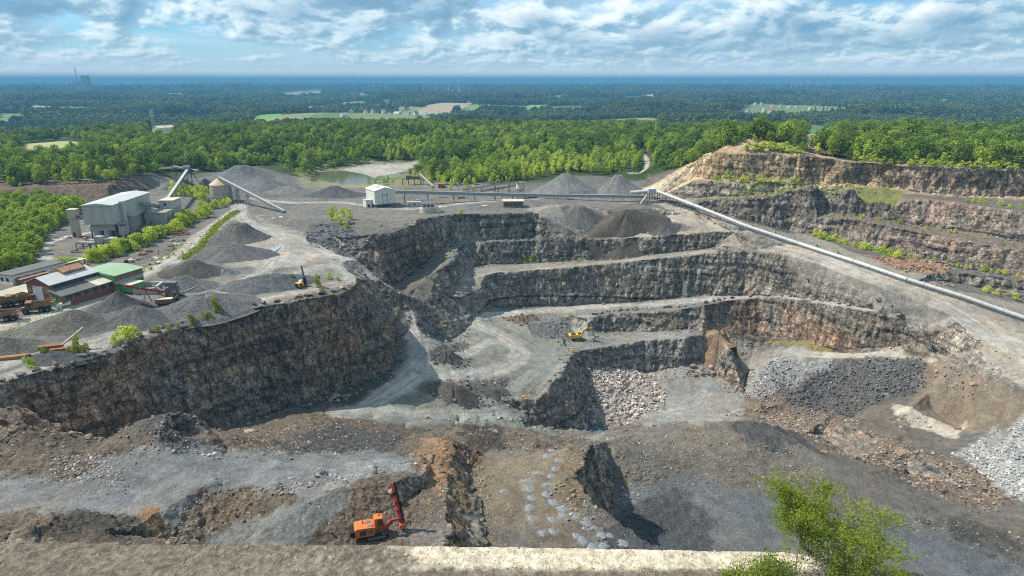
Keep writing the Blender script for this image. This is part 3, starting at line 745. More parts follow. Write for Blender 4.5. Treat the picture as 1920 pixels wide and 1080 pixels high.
SOFT_P = [gpoly(p) for p in (
 [(1380,690),(1480,664),(1757,664),(1810,688),(1920,726),(2150,830),(2150,930),(1920,805),(1850,818),(1700,775),(1580,805),(1470,780)],
 [(1420,466),(1480,474),(1600,512),(1790,588),(1790,606),(1640,584),(1520,558),(1470,500)],
 [(280,895),(600,895),(660,915),(645,1000),(560,1045),(280,1045)],
 [(1040,404),(1185,436),(1170,449),(1030,447),(1012,406)],
 [(380,770),(640,745),(700,790),(900,800),(1000,812),(880,826),(700,840),(420,835)],
 [(1130,826),(1240,798),(1400,788),(1540,845),(1700,922),(1790,955),(1300,930),(1220,905)])]
def open_land(x, y):
    """Where the valley is open: the woods leave room for fields."""
    return fbm(x / 330.0 + 3.1, y / 430.0, x * 0, 3)
def shape_and_paint(V, F):
    X, Y, Z = V[:, 0].copy(), V[:, 1].copy(), V[:, 2].copy()
    N = vert_normals(V, F)
    steep = 1 - sstep(0.62, 0.86, N[:, 2])
    R = np.hypot(X, Y)
    near = R < 1000
    far = ~near
    C = np.zeros((len(V), 3)); C[:] = (0.13, 0.122, 0.112)
    rough = np.full(len(V), 0.12)
    road = np.zeros(len(V))
    edge_n = fbm(X * 0.11, Y * 0.11, Z * 0.05, 3)
    edge_f = fbm(X * 0.45, Y * 0.45, Z * 0.2, 3)
    soft = np.zeros(len(V))
    for P in SOFT_P:
        xs = [p[0] for p in P]; ys = [p[1] for p in P]
        i = np.nonzero((X > min(xs)) & (X < max(xs)) & (Y > min(ys)) & (Y < max(ys)))[0]
        soft[i] = np.maximum(soft[i], sstep(-1, 3, poly_sd(P, X[i], Y[i])))
    steep = steep * (1 - soft)
    # woods' floor beyond the quarry
    wood = np.maximum(sstep(640, 700, Y + 40 * edge_n), sstep(560, 620, R) * sstep(0.0, 0.1, Y / np.maximum(R, 1)))
    C = C * (1 - wood[:, None]) + np.array((0.040, 0.060, 0.018)) * wood[:, None]
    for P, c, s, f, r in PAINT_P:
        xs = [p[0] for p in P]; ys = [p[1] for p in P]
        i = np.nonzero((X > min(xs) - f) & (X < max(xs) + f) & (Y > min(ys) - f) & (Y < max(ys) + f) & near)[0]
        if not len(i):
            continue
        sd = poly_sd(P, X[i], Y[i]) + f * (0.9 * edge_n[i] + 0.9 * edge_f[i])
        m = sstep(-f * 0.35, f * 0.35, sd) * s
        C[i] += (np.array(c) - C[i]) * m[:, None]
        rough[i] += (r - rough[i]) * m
    # rock of the walls: dark bedded stone, rusty seams, upright streaks of tone, partly rib shading put into the colour
    k = np.nonzero((steep > 0.02) & near)[0]
    x, y, z = X[k], Y[k], Z[k]
    b1_ = fbm(x * 0.02, y * 0.02, z * 0.45, 4)
    b2_ = fbm(x * 0.30, y * 0.30, z * 0.035, 4)
    b3_ = fbm(x * 0.035, y * 0.035, z * 0.06, 3)
    b4_ = fbm(x * 0.9, y * 0.9, z * 0.5, 3)
    b5_ = fbm(x * 0.75, y * 0.75, z * 0.02, 3)
    sandy = sstep(0.0, 6.0, z - (16 - 6 * (x > 300)))
    wall = np.empty((len(k), 3)); wall[:] = (0.108, 0.100, 0.088)
    right = sstep(110, 190, x) * sstep(-22, -10, z)
    wall += (np.array((0.150, 0.132, 0.115)) - wall) * right[:, None]
    lw = (1 - sstep(-60, -45, x)) * sstep(120, 170, y)
    wall += (np.array((0.112, 0.094, 0.074)) - wall) * lw[:, None]
    wall += (C[k] - wall) * np.clip(0.15 + sandy * 0.85 + 0.5 * right + (y < 215) * 0.7, 0, 1)[:, None]
    rust = (0.25 + 0.75 * np.maximum(lw, sstep(105, 120, x) * sstep(-40, -46, z))) * sstep(0.20, 0.6, b3_ + 0.45 * b2_ + 0.2 * b4_) * (1 - 0.8 * right) * (1 - sandy)
    wall += (np.array(RUST) * 1.15 - wall) * (rust * 0.34)[:, None]
    seam = sstep(0.22, 0.5, b1_ + 0.25 * b4_) * (1 - sandy)
    wall += (np.array(COAL) - wall) * (seam * 0.72)[:, None]
    crack = sstep(0.12, 0.0, np.abs(fbm(x * 0.55, y * 0.55, z * 0.07, 3))) * 0.55 + sstep(0.07, 0.0, np.abs(fbm(x * 0.06, y * 0.06, z * 0.7, 3))) * 0.35
    wall *= (np.clip(1 + 0.55 * b2_ + 0.45 * b4_ + 0.35 * b1_ + 0.55 * b5_, 0.35, 2.0) * (1 - 0.8 * crack) * (1.90 - 0.75 * sandy - 0.40 * right))[:, None]
    coal = sstep(0.9, 0.3, np.abs(z + 48.6 + 0.9 * b3_ + 0.004 * (x - 50))) * sstep(-25, -15, x) * sstep(112, 104, x) * sstep(385, 395, y) * sstep(455, 445, y)
    wall *= (1 - 0.8 * coal)[:, None]
    C[k] += (wall - C[k]) * np.clip(steep[k] * 1.15, 0, 1)[:, None]
    SEAMS = 0
    # wheel-worn roads
    flat = 1 - np.clip(steep * 1.4, 0, 1)
    for P, w, c, s in ROAD_P:
        xs = [p[0] for p in P]; ys = [p[1] for p in P]
        i = np.nonzero((X > min(xs) - w) & (X < max(xs) + w) & (Y > min(ys) - w) & (Y < max(ys) + w) & near & (flat > 0.05))[0]
        if not len(i):
            continue
        d, al, side = line_dist(P, X[i], Y[i])
        n2 = fbm(al * 0.05, side * 0.9, al * 0 + 3.1, 3)
        m = sstep(w * 0.66, w * 0.30, d + w * 0.22 * edge_n[i] + w * 0.1 * edge_f[i]) * s * flat[i]
        tone = 1 + 0.42 * n2 - 0.22 * sstep(0.6, 0.0, np.abs(np.abs(side) - w * 0.2) / (w * 0.1))
        C[i] += (np.array(c) * tone[:, None] - C[i]) * m[:, None]
        rough[i] += (0.04 - rough[i]) * m
        road[i] = np.maximum(road[i], m)
    for hx, hy in HOLE_G:
        i = np.nonzero((np.abs(X - hx) < 3) & (np.abs(Y - hy) < 3))[0]
        d = np.hypot((X[i] - hx) / 1.25, Y[i] - hy) + .9 * edge_f[i]
        C[i] += (np.array((0.20, 0.22, 0.25)) - C[i]) * (0.7 * sstep(1.7, 0.7, d))[:, None]
    i = np.nonzero((R > 1500) & (R < 9000))[0]
    op = open_land(X[i], Y[i])
    cxx = np.floor((X[i] + 60 * edge_n[i]) / 330.0).astype(np.int64); cyy = np.floor((Y[i] + 0.3 * X[i]) / 420.0).astype(np.int64)
    hsh = _val[_perm[(_perm[cxx & 255] + cyy) & 255]]
    pal = np.array(((0.33, 0.29, 0.17), (0.14, 0.21, 0.075), (0.20, 0.27, 0.09), (0.36, 0.31, 0.21), (0.12, 0.19, 0.07), (0.25, 0.27, 0.12), (0.16, 0.25, 0.08), (0.11, 0.16, 0.06)))
    fc = pal[np.clip((hsh * 8).astype(int), 0, 7)] * 0.85
    m = sstep(0.275, 0.285, op)
    C[i] += (fc - C[i]) * m[:, None]
    # fields
    for P, c in FIELD_P:
        xs = [p[0] for p in P]; ys = [p[1] for p in P]
        i = np.nonzero((X > min(xs)) & (X < max(xs)) & (Y > min(ys)) & (Y < max(ys)) & (R > 500))[0]
        if not len(i):
            continue
        sd = poly_sd(P, X[i], Y[i])
        m = sstep(0, 6, sd)
        C[i] += (np.array(c) - C[i]) * m[:, None]
    # beyond the trees that are built one by one: woods and small fields as seen from far away
    i = np.nonzero(R > 6000)[0]
    pf = fbm(X[i] / 900.0, Y[i] / 1500.0, X[i] * 0, 4)
    pg = fbm(X[i] / 260.0 + 9, Y[i] / 700.0, X[i] * 0, 2)
    C[i] *= np.clip(1 + 1.1 * fbm(X[i] / 300.0, Y[i] / 900.0, X[i] * 0, 3) , .3, 2.2)[:, None]
    m = sstep(0.06, 0.16, pf) * sstep(6000, 7200, R[i])
    C[i] += (np.array((0.16, 0.19, 0.11)) * (1 + 0.6 * pg)[:, None] - C[i]) * (m * 0.75)[:, None]
    # mottling
    t1 = fbm(X * 0.05, Y * 0.05, Z * 0.05, 4); t2 = fbm(X * 0.35, Y * 0.35, Z * 0.35, 3); t3 = fbm(X * 1.7, Y * 1.7, Z * 1.7, 2)
    mm = np.clip(1 + (0.30 * t1 + 0.30 * t2 + 0.22 * t3) * np.where(near, 1, 0.5), 0.4, 1.8)
    C *= mm[:, None] * np.array((1.0, 0.99, 0.965))
    warm = (0.10 * fbm(X * 0.09 + 50, Y * 0.09, Z * 0.09, 3)) * near
    C[:, 0] *= 1 + warm; C[:, 2] *= 1 - warm
    # ---------------- relief
    H = N.copy(); H[:, 2] *= 0.25
    H /= np.maximum(np.linalg.norm(H, axis=1), 1e-6)[:, None]
    k = np.nonzero((steep > 0.01) & near & (R > 60))[0]
    x, y, z = X[k], Y[k], Z[k]
    q1 = 1 - np.abs(fbm(x * 0.075, y * 0.075, z * 0.016, 3)) * 2.4
    q2 = 1 - np.abs(fbm(x * 0.26, y * 0.26, z * 0.045, 3)) * 2.4
    q3 = vnoise(np.floor(x * 0.55 + 0.6 * vnoise(x * .2, y * .2, z * .2)), np.floor(y * 0.55 + 0.6 * vnoise(y * .2, x * .2, z * .2)), np.floor(z * 0.34 + 0.4 * vnoise(x * .1, y * .1, z * .1)))
    q4 = fbm(x * 1.1, y * 1.1, z * 0.6, 3)
    ledge = vnoise(x * 0.02, y * 0.02, np.floor(z * 0.42 + 0.8 * vnoise(x * .05, y * .05, z * 0.1)))
    amp = np.clip(steep[k] * 1.2, 0, 1)
    disp = (1.9 * q1 + 1.15 * q2 + 0.55 * q3 + 0.45 * q4 + 0.8 * ledge - 1.2) * amp * 0.78
    V[k] += H[k] * disp[:, None]
    fl = (1 - steep) * near * sstep(45, 60, R)
    und = 0.32 * fbm(X * 0.035, Y * 0.035, Z * 0, 3) + 0.16 * fbm(X * 0.2, Y * 0.2, Z * 0, 3)
    r1 = fbm(X * 0.5, Y * 0.5, Z * 0.5, 3); r2 = fbm(X * 1.3, Y * 1.3, Z * 1.3, 2)
    slope_k = np.clip((1 - N[:, 2]) * 5, 0, 1)
    V[:, 2] += fl * (und * (0.35 + 1.3 * slope_k) + rough * (1.5 * r1 + 1.0 * r2) + slope_k * 0.5 * r1)
    nr = near & (R <= 60)
    V[nr, 2] += 0.10 * r1[nr] + 0.06 * r2[nr] + 0.03 * fbm(X[nr] * 6, Y[nr] * 6, Z[nr], 3)
    i = np.nonzero(R > 1100)[0]
    hill = fbm(X[i] / 620.0, Y[i] / 620.0, X[i] * 0, 3)
    V[i, 2] += (22 + 22 * sstep(1800, 3000, R[i])) * np.maximum(hill, -0.3) * sstep(1150, 1700, R[i]) * (1 - 0.6 * sstep(5000, 12000, R[i]))
    # near rim: pale worn path on the right, rubble on the left
    i = np.nonzero((R < 62) & (Z > 40))[0]
    P = [(-60, 36.5), (-10, 38.4), (0, 38.6), (12, 38.3), (30, 34)]
    x, y = X[i], Y[i]
    n5 = fbm(x * 0.5, y * 0.5, x * 0, 4); n6 = fbm(x * 2.2, y * 2.2, x * 0, 4); n7 = fbm(x * 8, y * 8, x * 0, 3)
    col = np.empty((len(i), 3)); col[:] = (0.20, 0.17, 0.135)
    pale = sstep(-0.5, 0.35, n5 + 0.4 * n6 + np.clip((x + 7) / 9.0, -1.2, 0.75)) * sstep(38.7, 39.4, y + 0.35 * n6 + 0.25 * n5)
    col += (np.array((0.62, 0.54, 0.42)) - col) * pale[:, None]
    col *= np.clip(1 + 0.5 * n6 * (1 - 0.6 * pale) + 0.5 * n7 * (1 - 0.5 * pale), .3, 1.8)[:, None]
    wh = sstep(0.25, 0.6, n6 + 0.5 * n7) * 0.5 * (1 - pale)
    col += (np.array((0.10, 0.085, 0.065)) - col) * wh[:, None]
    C[i] = col
    grain = np.clip(0.30 + rough * 1.6 + steep * 0.6, 0.25, 1.0)
    grain[R < 62] = .8
    return V, np.clip(C, 0.008, 0.75), steep, grain, road

V, VC, STEEP, GRAIN, ROADM = shape_and_paint(V, F)
print('shaped', round(time.time() - T0, 1))

def mesh_np(name, V, F, cols=None, smooth=True, grain=None):
    me = bpy.data.meshes.new(name)
    me.vertices.add(len(V)); me.vertices.foreach_set('co', np.asarray(V, np.float32).ravel())
    k = F.shape[1]
    me.loops.add(len(F) * k); me.loops.foreach_set('vertex_index', np.asarray(F, np.int32).ravel())
    me.polygons.add(len(F)); me.polygons.foreach_set('loop_start', np.arange(0, len(F) * k, k, dtype=np.int32))
    me.polygons.foreach_set('use_smooth', np.full(len(F), smooth))
    if cols is not None:
        ca = me.color_attributes.new('tint', 'FLOAT_COLOR', 'POINT')
        ca.data.foreach_set('color', np.concatenate([cols, (np.ones(len(cols)) if grain is None else grain)[:, None]], 1).astype(np.float32).ravel())
    me.update(calc_edges=True)
    return me

def new_mat(name):
    m = bpy.data.materials.new(name)
    m.use_nodes = True
    nt = m.node_tree
    b = nt.nodes['Principled BSDF']
    b.inputs['Specular IOR Level'].default_value = 0.25
    return m, nt, b

def ground_material():
    m, nt, b = new_mat('quarry_ground')
    at = nd(nt, 'ShaderNodeAttribute'); at.attribute_name = 'tint'
    geo = nd(nt, 'ShaderNodeNewGeometry')
    n1 = noise_tex(nt, geo.outputs['Position'], 1.6, 8.0, 0.68)
    n2 = noise_tex(nt, geo.outputs['Position'], 0.25, 6.0, 0.6)
    v = nd(nt, 'ShaderNodeTexVoronoi'); v.inputs['Scale'].default_value = 0.9
    nt.links.new(geo.outputs['Position'], v.inputs['Vector'])
    f1 = ramp(nt, n1, [(0.28, 0.38), (0.5, 1.0), (0.72, 1.75)])
    f2 = ramp(nt, n2, [(0.3, 0.8), (0.7, 1.2)])
    c = mix_col(nt, at.outputs['Alpha'], at.outputs['Color'], mix_col(nt, 1.0, at.outputs['Color'], f1, 'MULTIPLY'))
    c = mix_col(nt, 1.0, c, f2, 'MULTIPLY')
    sp = ramp(nt, v.outputs['Distance'], [(0.0, 1.25), (0.25, 1.0), (0.8, 0.88)])
    c = mix_col(nt, 1.0, c, sp, 'MULTIPLY')
    # joints and blocks of the rock faces
    sepn = nd(nt, 'ShaderNodeSeparateXYZ'); nt.links.new(geo.outputs['Normal'], sepn.inputs[0])
    ra = nd(nt, 'ShaderNodeAttribute'); ra.attribute_name = 'rockface'
    stp = math_node(nt, 'MULTIPLY', ra.outputs['Fac'], ramp(nt, sepn.outputs[2], [(0.60, 1.0), (0.88, 0.0)]))
    mp = nd(nt, 'ShaderNodeMapping'); mp.inputs['Scale'].default_value = (1.0, 1.0, 0.62)
    nt.links.new(geo.outputs['Position'], mp.inputs['Vector'])
    jit = nd(nt, 'ShaderNodeVectorMath'); jit.operation = 'ADD'
    nz = nd(nt, 'ShaderNodeTexNoise'); nz.inputs['Scale'].default_value = 0.5
    nt.links.new(geo.outputs['Position'], nz.inputs['Vector']); nt.links.new(mp.outputs[0], jit.inputs[0]); nt.links.new(nz.outputs['Color'], jit.inputs[1])
    bm_ = nd(nt, 'ShaderNodeMapping'); bm_.inputs['Scale'].default_value = (0.045, 0.045, 0.95)
    nt.links.new(geo.outputs['Position'], bm_.inputs['Vector'])
    cracks = ramp(nt, noise_tex(nt, bm_.outputs[0], 1.0, 4.0, 0.6), [(0.33, 0.55), (0.44, 1.0), (0.60, 1.0), (0.70, 1.25)])
    for sc_, wd in ((0.30, 0.07), (0.85, 0.08)):
        ve = nd(nt, 'ShaderNodeTexVoronoi'); ve.feature = 'DISTANCE_TO_EDGE'; ve.inputs['Scale'].default_value = sc_
        vc = nd(nt, 'ShaderNodeTexVoronoi'); vc.inputs['Scale'].default_value = sc_
        nt.links.new(jit.outputs[0], ve.inputs['Vector']); nt.links.new(jit.outputs[0], vc.inputs['Vector'])
        k = ramp(nt, ve.outputs['Distance'], [(0.0, 0.35), (wd, 1.0)])
        sx_ = nd(nt, 'ShaderNodeSeparateColor'); nt.links.new(vc.outputs['Color'], sx_.inputs[0])
        k = mix_col(nt, 1.0, k, ramp(nt, sx_.outputs[0], [(0.0, 0.80), (1.0, 1.26)]), 'MULTIPLY')
        cracks = k if cracks is None else mix_col(nt, 1.0, cracks, k, 'MULTIPLY')
    c = mix_col(nt, stp, c, mix_col(nt, 1.0, c, cracks, 'MULTIPLY'))
    nt.links.new(c, b.inputs['Base Color'])
    b.inputs['Roughness'].default_value = 0.92
    b.inputs['Specular IOR Level'].default_value = 0.12
    bp = nd(nt, 'ShaderNodeBump')
    bp.inputs['Strength'].default_value = 0.8
    bp.inputs['Distance'].default_value = 0.8
    nt.links.new(n1, bp.inputs['Height'])
    nt.links.new(bp.outputs[0], b.inputs['Normal'])
    return m
MAT_GROUND = ground_material()
ter = bpy.data.objects.new('terrain', mesh_np('terrain', V, F, VC, True, GRAIN))
_a = ter.data.attributes.new('rockface', 'FLOAT', 'POINT'); _a.data.foreach_set('value', STEEP.astype(np.float32))
ter.data.materials.append(MAT_GROUND)
COL.objects.link(ter)
ter['kind'] = 'structure'
print('terrain made', round(time.time() - T0, 1))

# height lookup on the finished ground
_sel = np.nonzero((np.abs(V[:, 0]) < 1500) & (V[:, 1] > -50) & (V[:, 1] < 2500) & (STEEP < 0.5))[0]
_cell = 2.0
_gk = (np.floor(V[_sel, 0] / _cell).astype(np.int64) * 100003 + np.floor(V[_sel, 1] / _cell).astype(np.int64))
_ordr = np.argsort(_gk); _gs = _gk[_ordr]; _sel = _sel[_ordr]
def ground_z(x, y):
    best = None
    cx, cy = math.floor(x / _cell), math.floor(y / _cell)
    for r in (1, 3, 8):
        for i in range(cx - r, cx + r + 1):
            k0 = i * 100003 + cy - r
            a = np.searchsorted(_gs, k0); b = np.searchsorted(_gs, k0 + 2 * r + 1)
            if b > a:
                s = _sel[a:b]
                d = (V[s, 0] - x) ** 2 + (V[s, 1] - y) ** 2
                j = int(np.argmin(d))
                if best is None or d[j] < best[0]:
                    best = (float(d[j]), float(V[s[j], 2]))
        if best is not None:
            return best[1]
    h = _cb.ray_cast(Vector((x, y, 500)), Vector((0, 0, -1)))
    return h[0].z if h[0] is not None else -60.0
def P(px, py):
    """Seat on the finished ground for the place shown at (px, py)."""
    g = G(px, py)
    return Vector((g.x, g.y, ground_z(g.x, g.y)))
# ------------------------------------------------------------------ small building helpers
def tag(o, label=None, cat=None, group=None, kind=None):
    if label: o['label'] = label
    if cat: o['category'] = cat
    if group: o['group'] = group
    if kind: o['kind'] = kind
    return o
def link(o, parent=None):
    COL.objects.link(o)
    if parent is not None:
        o.parent = parent
    return o
def empty(name, loc, rz=0.0, label=None, cat=None, group=None):
    o = bpy.data.objects.new(name, None)
    o.empty_display_size = 0.5
    o.location = loc
    o.rotation_euler = (0, 0, rz)
    link(o)
    return tag(o, label, cat, group)
class MB:
    """Collects boxes, bars, tubes and prisms; build() links them as one mesh object."""
    def __init__(s):
        s.v = []; s.f = []
    def add(s, vs, fs):
        o = len(s.v)
        s.v += [tuple(v) for v in vs]
        s.f += [tuple(i + o for i in f) for f in fs]
        return s
    def box(s, x0, x1, y0, y1, z0, z1):
        vs = [(x0,y0,z0),(x1,y0,z0),(x1,y1,z0),(x0,y1,z0),(x0,y0,z1),(x1,y0,z1),(x1,y1,z1),(x0,y1,z1)]
        return s.add(vs, [(0,3,2,1),(4,5,6,7),(0,1,5,4),(1,2,6,5),(2,3,7,6),(3,0,4,7)])
    def bar(s, a, b, w, h=None, up=(0, 0, 1)):
        h = h or w
        a, b = Vector(a), Vector(b)
        d = (b - a)
        if d.length < 1e-6: return s
        d.normalize()
        u = Vector(up)
        if abs(d.dot(u)) > 0.98: u = Vector((1, 0, 0))
        sx = d.cross(u).normalized() * (w / 2)
        sy = sx.cross(d).normalized() * (h / 2)
        vs = [a - sx - sy, a + sx - sy, a + sx + sy, a - sx + sy, b - sx - sy, b + sx - sy, b + sx + sy, b - sx + sy]
        return s.add(vs, [(0,3,2,1),(4,5,6,7),(0,1,5,4),(1,2,6,5),(2,3,7,6),(3,0,4,7)])
    def tube(s, a, b, r0, r1=None, n=10, caps=True):
        r1 = r0 if r1 is None else r1
        a, b = Vector(a), Vector(b)
        d = (b - a).normalized()
        u = Vector((0, 0, 1)) if abs(d.z) < 0.9 else Vector((1, 0, 0))
        e1 = d.cross(u).normalized(); e2 = d.cross(e1)
        vs = []
        for p, r in ((a, r0), (b, r1)):
            for k in range(n):
                t = 2 * math.pi * k / n
                vs.append(p + e1 * (r * math.cos(t)) + e2 * (r * math.sin(t)))
        fs = [(k, (k + 1) % n, n + (k + 1) % n, n + k) for k in range(n)]
        s.add(vs, fs)
        if caps:
            s.add(vs[:n], [tuple(range(n - 1, -1, -1))])
            s.add(vs[n:], [tuple(range(n))])
        return s
    def prism(s, prof, x0, x1, axis='x'):
        """Profile (list of 2-D points, counter-clockwise) swept along an axis."""
        n = len(prof)
        vs = []
        for t in (x0, x1):
            for p, q in prof:
                vs.append((t, p, q) if axis == 'x' else ((p, t, q) if axis == 'y' else (p, q, t)))
        fs = [(k, (k + 1) % n, n + (k + 1) % n, n + k) for k in range(n)] + [tuple(range(n - 1, -1, -1)), tuple(range(n, 2 * n))]
        return s.add(vs, fs)
    def mesh(s, name, mats, smooth=False):
        me = bpy.data.meshes.new(name)
        me.from_pydata(s.v, [], s.f)
        for m in (mats if isinstance(mats, (list, tuple)) else [mats]):
            me.materials.append(m)
        bm = bmesh.new(); bm.from_mesh(me)
        bmesh.ops.recalc_face_normals(bm, faces=bm.faces)
        bm.to_mesh(me); bm.free()
        if smooth:
            for p in me.polygons: p.use_smooth = True
        return me
    def build(s, name, mats, parent=None, smooth=False):
        return link(bpy.data.objects.new(name, s.mesh(name, mats, smooth)), parent)

def simple_mat(name, col, rough=0.7, metal=0.0, var=0.25, scale=0.8, streak=0.0, dirt=None, bump=0.0):
    m, nt, b = new_mat(name)
    tc = nd(nt, 'ShaderNodeTexCoord')
    n = noise_tex(nt, tc.outputs['Object'], scale, 6.0, 0.6)
    f = ramp(nt, n, [(0.25, 1 - var), (0.75, 1 + var)])
    c = mix_col(nt, 1.0, col, f, 'MULTIPLY')
    if streak or dirt is not None:
        mp = nd(nt, 'ShaderNodeMapping')
        mp.inputs['Scale'].default_value = (1.1, 1.1, 0.07)
        nt.links.new(tc.outputs['Object'], mp.inputs['Vector'])
        n2 = noise_tex(nt, mp.outputs[0], 1.0, 5.0, 0.65)
        st = ramp(nt, n2, [(0.48, 0.0), (0.72, 1.0)])
        c = mix_col(nt, math_node(nt, 'MULTIPLY', st, streak or 0.5), c, dirt or (0.12, 0.09, 0.06))
    nt.links.new(c, b.inputs['Base Color'])
    b.inputs['Roughness'].default_value = rough
    b.inputs['Metallic'].default_value = metal
    if bump:
        bp = nd(nt, 'ShaderNodeBump'); bp.inputs['Strength'].default_value = bump; bp.inputs['Distance'].default_value = 0.1
        nt.links.new(n, bp.inputs['Height']); nt.links.new(bp.outputs[0], b.inputs['Normal'])
    return m

# ------------------------------------------------------------------ leaves
def leaf_mat(name, c1, c2, trans=0.28, patch=0.012):
    m, nt, b = new_mat(name)
    oi = nd(nt, 'ShaderNodeObjectInfo')
    geo = nd(nt, 'ShaderNodeNewGeometry')
    n = noise_tex(nt, geo.outputs['Position'], 0.5, 3.0, 0.6)
    n0 = noise_tex(nt, geo.outputs['Position'], patch, 3.0, 0.6)
    n0 = math_node(nt, 'MULTIPLY', math_node(nt, 'SUBTRACT', n0, 0.5), 2.3)
    f = math_node(nt, 'ADD', math_node(nt, 'MULTIPLY', oi.outputs['Random'], 0.60), math_node(nt, 'MULTIPLY', n, 0.4))
    f = math_node(nt, 'ADD', f, n0, True)
    c = ramp(nt, f, [(0.12, c1), (0.9, c2)])
    nt.links.new(c, b.inputs['Base Color'])
    b.inputs['Roughness'].default_value = 0.62
    b.inputs['Specular IOR Level'].default_value = 0.15
    tr = nd(nt, 'ShaderNodeBsdfTranslucent')
    tcl = mix_col(nt, 1.0, c, (1.5, 1.5, 0.7), 'MULTIPLY')
    nt.links.new(tcl, tr.inputs[0])
    mx = nd(nt, 'ShaderNodeMixShader')
    mx.inputs[0].default_value = trans
    nt.links.new(b.outputs[0], mx.inputs[1]); nt.links.new(tr.outputs[0], mx.inputs[2])
    out = [x for x in nt.nodes if x.type == 'OUTPUT_MATERIAL'][0]
    nt.links.new(mx.outputs[0], out.inputs[0])
    return m
LEAF_DARK = leaf_mat('leaf_dark', (0.072, 0.128, 0.018), (0.195, 0.270, 0.042))
LEAF_MID = leaf_mat('leaf_mid', (0.150, 0.235, 0.026), (0.335, 0.420, 0.060))
LEAF_LIGHT = leaf_mat('leaf_light', (0.275, 0.370, 0.040), (0.500, 0.560, 0.095), 0.34)
LEAF_FAR = leaf_mat('leaf_far', (0.036, 0.062, 0.020), (0.150, 0.180, 0.060), 0.18, 0.0028)
LEAF_BRIGHT = leaf_mat('leaf_bright', (0.16, 0.21, 0.025), (0.26, 0.29, 0.035), 0.34)
BARK = simple_mat('bark', (0.11, 0.085, 0.065), 0.9, 0, 0.35, 2.0)
BARK_PALE = simple_mat('bark_pale', (0.34, 0.30, 0.25), 0.85, 0, 0.4, 6.0)

def quads(cent, nrm, size, r):
    """One leaf clump per centre: a bent quad facing about nrm."""
    n = len(cent)
    t = r.normal(size=(n, 3)); t -= (t * nrm).sum(1)[:, None] * nrm
    t /= np.linalg.norm(t, axis=1)[:, None] + 1e-9
    bt = np.cross(nrm, t)
    s = np.asarray(size)[:, None] * 0.5
    a = r.uniform(0.65, 1.25, (n, 1)); b = r.uniform(0.65, 1.25, (n, 1))
    v = np.stack([cent - t * s * a, cent - bt * s * b + nrm * s * .25, cent + t * s * a, cent + bt * s * b + nrm * s * .25], 1).reshape(-1, 3)
    f = np.arange(n * 4).reshape(n, 4)
    return v, f

def crown_geo(seed, h, base, wid, lobes, nleaf, size, pointy=0.0):
    r = np.random.default_rng(seed)
    cs, rs = [], []
    for k in range(lobes):
        t = (k + 0.5) / lobes
        zz = base + (h - base) * (0.12 + 0.80 * t)
        prof = math.sin(math.pi * (0.18 + 0.74 * t)) ** 0.8 * (1 - pointy * t)
        a = r.uniform(0, 2 * math.pi); rr = wid * 0.5 * prof * r.uniform(0.25, 0.72)
        cs.append((math.cos(a) * rr, math.sin(a) * rr, zz))
        rs.append(wid * r.uniform(0.20, 0.33) * (1 - 0.55 * pointy * t) * (0.7 + 0.5 * prof))
    cs = np.array(cs); rs = np.array(rs)
    w = rs ** 2 / (rs ** 2).sum()
    li = r.choice(lobes, nleaf, p=w)
    d = r.normal(size=(nleaf, 3)); d /= np.linalg.norm(d, axis=1)[:, None]
    d[:, 2] = np.where(d[:, 2] < -0.35, -d[:, 2] * 0.6, d[:, 2])
    rad = rs[li] * r.uniform(0.72, 1.12, nleaf)
    c = cs[li] + d * rad[:, None] * np.array((1, 1, 0.82))
    nn = d + r.normal(size=(nleaf, 3)) * 0.55 + np.array((0, 0, 0.25))
    nn /= np.linalg.norm(nn, axis=1)[:, None]
    return quads(c, nn, size * r.uniform(0.6, 1.35, nleaf), r)

def crown_mesh(name, mat, *a, **k):
    v, f = crown_geo(*a, **k)
    me = mesh_np(name, v, f, None, False)
    me.materials.append(mat)
    return me
def trunk_mesh(seed, h, r0, base):
    r = random.Random(seed)
    m = MB()
    p = Vector((0, 0, -0.6)); q = Vector((r.uniform(-.3, .3), r.uniform(-.3, .3), h * 0.55)); t = q + Vector((r.uniform(-.4, .4), r.uniform(-.4, .4), h * 0.32))
    m.tube(p, q, r0, r0 * 0.6, 6, False); m.tube(q, t, r0 * 0.6, r0 * 0.15, 5, False)
    for k in range(4):
        a = r.uniform(0, 6.28); s = p.lerp(q, r.uniform(0.55, 1.0))
        m.tube(s, s + Vector((math.cos(a) * h * .17, math.sin(a) * h * .17, h * .16)), r0 * .35, r0 * .1, 4, False)
    return m.mesh('trunk', BARK)

# kinds: crown mesh, trunk mesh.  0-2 dark broadleaf, 3-5 mid, 6-8 light young, 9 conifer-like
KINDS = []
for k in range(3):
    KINDS.append((crown_mesh('crown', LEAF_DARK, 20 + k, 16, 3.0, 12, 13, 620, 1.15), trunk_mesh(k, 16, 0.38, 3)))
for k in range(3):
    KINDS.append((crown_mesh('crown', LEAF_MID, 30 + k, 15, 2.4, 10, 11, 560, 1.05, pointy=0.25), trunk_mesh(10 + k, 15, 0.32, 3)))
for k in range(3):
    KINDS.append((crown_mesh('crown', LEAF_LIGHT, 40 + k, 10, 0.8, 6.2, 9, 460, 0.80, pointy=0.45), trunk_mesh(20 + k, 10, 0.18, 2)))
KINDS.append((crown_mesh('crown', LEAF_DARK, 51, 18, 1.5, 6.5, 12, 560, 1.0, pointy=0.75), trunk_mesh(31, 18, 0.3, 3)))
SHRUBS = [crown_mesh('foliage', LEAF_LIGHT, 60 + k, 3.6, -0.3, 4.0, 7, 260, 0.50, pointy=0.15) for k in range(3)] + \
         [crown_mesh('foliage', LEAF_BRIGHT, 65 + k, 2.6, -0.3, 3.4, 6, 220, 0.42, pointy=0.2) for k in range(2)]
